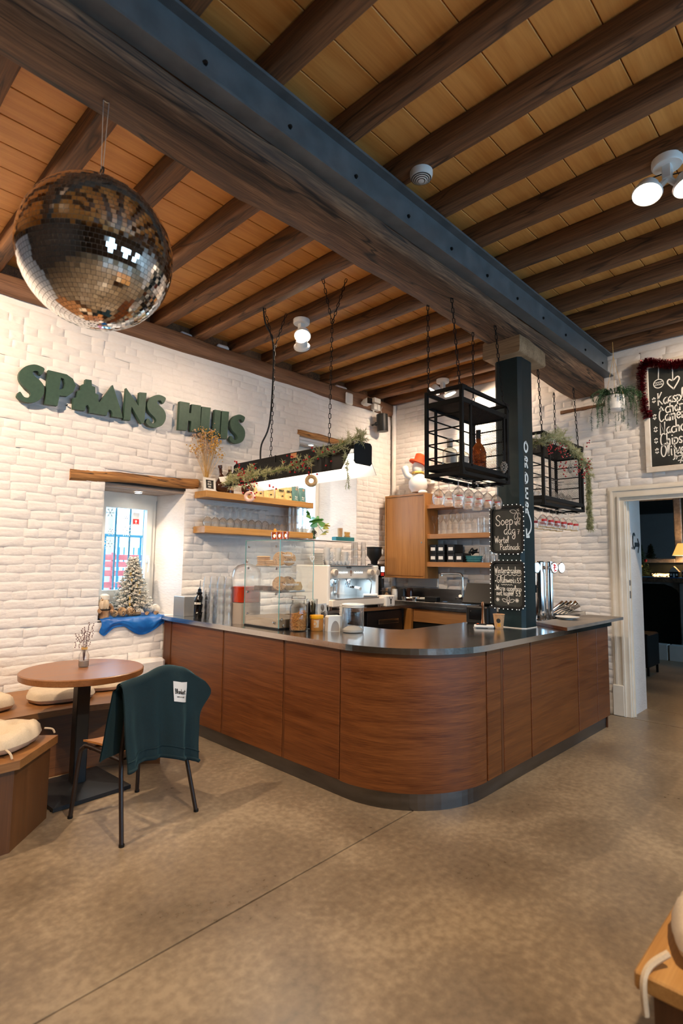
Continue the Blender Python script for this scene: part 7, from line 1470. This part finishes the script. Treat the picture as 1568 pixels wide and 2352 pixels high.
q = MB(); q.box(-.07, .07, -.05, .05, 0, .085, .004); o = solo('planter_box', q, 'greybase', 'small grey box standing behind the fir tree trunk', 'box'); o.location = (2.43, 5.60, SZ + .012)
# ================================================================== ROOM BEYOND THE DOORWAY
M['darkgreen'] = noisy('dark_green_wall', (0.010, 0.016, 0.012), (0.016, 0.024, 0.018), (4, 4, 4), (0.7, 0.7)); M['stone'] = noisy('grey_mantel_stone', (0.16, 0.15, 0.14), (0.26, 0.25, 0.23), (6, 6, 6), (0.7, 0.7), .2)
RX = 12.0
mb = MB(); mb.box(RX, RX + .2, -1.2, 6.0, 0, 3.1); struct('wall_far', mb, 'darkgreen'); mb = MB(); mb.box(7.15, RX, 5.96, 6.1, 0, 3.1); struct('wall_far_left', mb, 'darkgreen'); mb = MB(); mb.box(7.15, RX, -1.2, 5.96, 3.1, 3.2); struct('ceiling', mb, 'darkgreen'); mb = MB(); mb.box(7.15, 9.6, -1.2, -1.0, 0, 3.1); mb.box(10.9, RX, -1.2, -1.0, 0, 3.1); mb.box(9.6, 10.9, -1.2, -1.0, 0, 1.0); mb.box(9.6, 10.9, -1.2, -1.0, 2.2, 3.1); struct('wall_far_right', mb, 'darkgreen')
area('daylight_portal', (10.25, -1.22, 1.6), (10.25, 0, 1.6), 1, 1.3, 1.2, portal=True)
t = thing('fireplace', 'dark fireplace with stone surround and wooden mantel in the next room', 'fireplace', (11.6, 3.0, 0))
q = MB(); q.box(11.5, 11.99, 2.1, 2.62, .0, 1.36, .02); wpart('surround', q, 'stone', t); q = MB(); q.box(11.5, 11.99, 3.7, 4.2, 0, 1.36, .02); wpart('surround', q, 'stone', t)
q = MB(); q.box(11.35, 11.99, 1.9, 4.4, 1.36, 1.44, .006); wpart('mantel', q, 'beam', t)
q = MB(); q.prism([(2.62, 1.36), (2.62, 1.15), (2.66, 1.22), (2.74, 1.28), (2.86, 1.32), (3.46, 1.32), (3.58, 1.28), (3.66, 1.22), (3.7, 1.15), (3.7, 1.36)], 11.55, 11.98, Matrix(((0, 0, 1, 0), (1, 0, 0, 0), (0, 1, 0, 0), (0, 0, 0, 1)))); wpart('arch', q, 'stone', t)
q = MB(); q.box(11.33, 11.99, 1.88, 4.42, 1.441, 1.452, .003); solo('mantel_cloth', q, 'bluecloth', 'dark blue cloth along the mantel in the next room', 'cloth', (11.6, 3.0, 1.44))
t = thing('wall_mirror', 'tall framed mirror over the fireplace in the next room', 'mirror', (11.95, 3.0, 1.75))
for a in ((2.62, 2.75, 1.72, 3.0), (3.75, 3.88, 1.72, 3.0), (2.75, 3.75, 1.72, 1.80), (2.75, 3.75, 2.94, 3.0)): q = MB(); q.box(11.93, 11.995, *a, .012); wpart('frame', q, noisy('silver_frame', (0.35, 0.31, 0.26), (0.55, 0.50, 0.43), (20, 20, 20), (0.35, 0.45), .2, metal=.4) if 'sframe' not in M else M['sframe'], t)
M['mirror2'] = base_mat('old_mirror', (0.40, 0.43, 0.44), 0.03, 1.0); q = MB(); q.box(11.96, 11.97, 2.75, 3.75, 1.80, 2.94); wpart('glass', q, 'mirror2', t)
M['shade'] = emit('lit_shade', (1, .45, .10), .6)
t = thing('table_lamp', 'table lamp with glowing orange shade on the mantel in the next room', 'lamp', (11.62, 2.49, 1.453))
q = MB(); q.lathe([(.23, .40), (.14, .62)], 26); part('shade', q, 'shade', t); q = MB(); q.lathe([(0, 0), (.07, 0), (.06, .02), (.03, .05), (.045, .2), (.02, .36), (.02, .44), (0, .44)], 16); part('base', q, 'black', t)
_l = bpy.data.lights.new('mantel_lamp_light', 'POINT'); _l.energy = 9; _l.color = (1, .5, .18); _l.shadow_soft_size = .08; _o = bpy.data.objects.new('mantel_lamp_light', _l); COL.objects.link(_o); _o.location = (11.62, 2.49, 1.95)
M['window_lit'] = emit('model_window', (1, .65, .3), 2.5)
for i, (y, w) in enumerate(((2.66, .15), (2.46, .15))):
    t = thing('model_house', 'small model house on the mantel, %s one by the lamp' % ['left', 'right'][i], 'model', (11.45, y, 1.453))
    q = MB(); q.box(-.05, .05, -w / 2, w / 2, 0, .10); part('walls', q, 'black', t); q = MB(); q.prism([(-w / 2 - .01, .10), (w / 2 + .01, .10), (0, .20)], -.055, .055, Matrix(((0, 0, 1, 0), (1, 0, 0, 0), (0, 1, 0, 0), (0, 0, 0, 1)))); part('roof', q, 'greybase', t)
    for dy in (-.045, 0, .045): q = MB(); q.box(-.053, -.05, dy - .012, dy + .012, .03 if dy else 0, .065); part('window', q, 'plastic_w', t)
q = MB()
for k in range(150): q.ball((rnd.uniform(11.38, 11.75), rnd.uniform(2.75, 3.02), 1.462 + .05 * rnd.random()), .007, 5, 3)
solo('fairy_lights', q, emit('fairy_glow', (1, .55, .18), 2.2), 'tangle of warm fairy lights along the mantel in the next room', 'lights', (11.55, 3.05, 1.46), kind='stuff')
t = thing('mantel_fir', 'dark little fir tree with a red bauble on the mantel in the next room', 'fir tree', (11.60, 3.27, 1.453))
fo = MB()
for k in range(60): h = .05 + .6 * k / 60; a = k * 2.4; rr = .22 * (1 - h / .72); e = Vector((rr * math.cos(a), rr * math.sin(a), h - .05)); needles(fo, [Vector((0, 0, h)), e], 40, .05, 1, .004)
part('foliage', fo, 'fern', t, kind='stuff'); q = MB(); q.tube([(0, 0, 0), (0, 0, .65)], .012, 6); part('trunk', q, 'bark', t)
for (x, y, z, m_) in ((-.12, -.13, .30, 'red'), (-.13, -.05, .2, 'goldball'), (-.1, .1, .12, 'goldball')): q = MB(); q.ball((x, y, z), .03, 12, 8); part('bauble', q, m_, t)
t = thing('stove', 'black iron stove on short legs in the next room', 'stove', (9.5, 2.72, 0))
q = MB(); q.box(9.2, 9.75, 2.52, 3.05, .12, .62, .02); wpart('body', q, 'black', t)
for x in (9.23, 9.70):
    for y in (2.55, 3.02): q = MB(); q.box(x, x + .03, y - .015, y + .015, 0, .12); wpart('leg', q, 'black', t)
q = MB(); q.box(9.18, 9.2, 2.58, 2.98, .2, .55, .008); d = wpart('door', q, 'blackgloss', t); q = MB(); q.box(9.165, 9.18, 2.60, 2.62, .34, .44); wpart('handle', q, 'chrome', d)
q = MB(); q.tube([(9.5, 2.8, .62), (9.5, 2.8, 3.1)], .07, 14); wpart('flue', q, 'black', t)
for i, (y, w) in enumerate(((2.86, .26), (2.58, .24))): q = MB(); q.box(11.05, 11.25, y - w / 2, y + w / 2, 0, .27, .004); q2 = solo('white_crate', q, M['plaster'], 'pale box on the floor of the next room, %s one' % ['left', 'right'][i], 'box', (11.15, y, 0))
# ================================================================== OUTSIDE THE SMALL WINDOW
M['paving'] = noisy('pale_paving', (0.40, 0.40, 0.40), (0.52, 0.52, 0.52), (3, 3, 3), (0.9, 0.9)); M['railp'] = base_mat('blue_green_iron', (0.02, 0.13, 0.18), 0.5); M['redboard'] = noisy('red_boards', (0.50, 0.06, 0.06), (0.62, 0.12, 0.10), (6, 6, 6), (0.7, 0.7))
q = MB(); q.box(-6, 14, 8.02, 30, -.3, -.02); q.box(-6, 7.1, 5.96, 8.02, -.3, -.02); struct('ground', q, 'paving')
t = thing('window_bars', 'blue-green iron security bars just outside the small window', 'bars', (2.6, 6.06, 1.2))
for x in (2.44, 2.603, 2.767, 2.93): q = MB(); q.tube([(x, 6.06, 1.0), (x, 6.06, 2.5)], .011, 8); wpart('bar', q, 'railp', t)
q = MB(); q.box(2.1, 3.15, 6.05, 6.07, 1.10, 1.13); q.box(2.10, 2.13, 5.951, 6.05, 1.10, 1.13); q.box(3.12, 3.15, 5.951, 6.05, 1.10, 1.13); wpart('cross_bar', q, 'railp', t)
t = thing('iron_railing', 'iron railing outside beyond the security bars', 'railing', (3.3, 7.5, 0))
q = MB(); q.box(2.4, 4.4, 7.48, 7.52, 1.95, 1.985); wpart('top_rail', q, 'railp', t)
for x in (2.6, 3.085, 3.27, 3.59, 3.9): q = MB(); q.tube([(x, 7.5, -.02), (x, 7.5, 1.96)], .016, 8); wpart('upright', q, 'railp', t)
t = thing('board_fence', 'red and white board fence out in the yard', 'fence', (4.0, 8.6, 0))
for z in (1.52, 1.63, 1.38, 1.2, 1.0): q = MB(); q.box(2.8, 5.2, 8.58, 8.61, z, z + .09, .004); wpart('board', q, 'redboard', t)
for x in (3.0, 3.66, 4.4): q = MB(); q.box(x, x + .06, 8.61, 8.66, -.02, 1.75); wpart('post', q, 'redboard', t)
q = MB(); q.lathe([(0, 0), (.16, 0), (.11, .5), (.085, 3), (.06, 6), (0, 6)], 12); q.xform(lambda p: p + Vector((.04 * math.sin(p.z), 0, 0))); o = solo('tree_trunk', q, M['greybase'], 'bare grey tree trunk out in the yard', 'tree'); o.location = (4.17, 10, -.02)
t = thing('picket_fence', 'low white picket fence far out in the yard', 'fence', (5.6, 13, 0))
for k in range(26): x = 4.6 + k * .12; q = MB(); q.box(x, x + .035, 12.99, 13.01, -.02, 1.95); wpart('picket', q, 'railp', t)
q = MB(); q.box(4.4, 7.8, 13.01, 13.03, 1.5, 1.56); wpart('rail', q, 'railp', t)
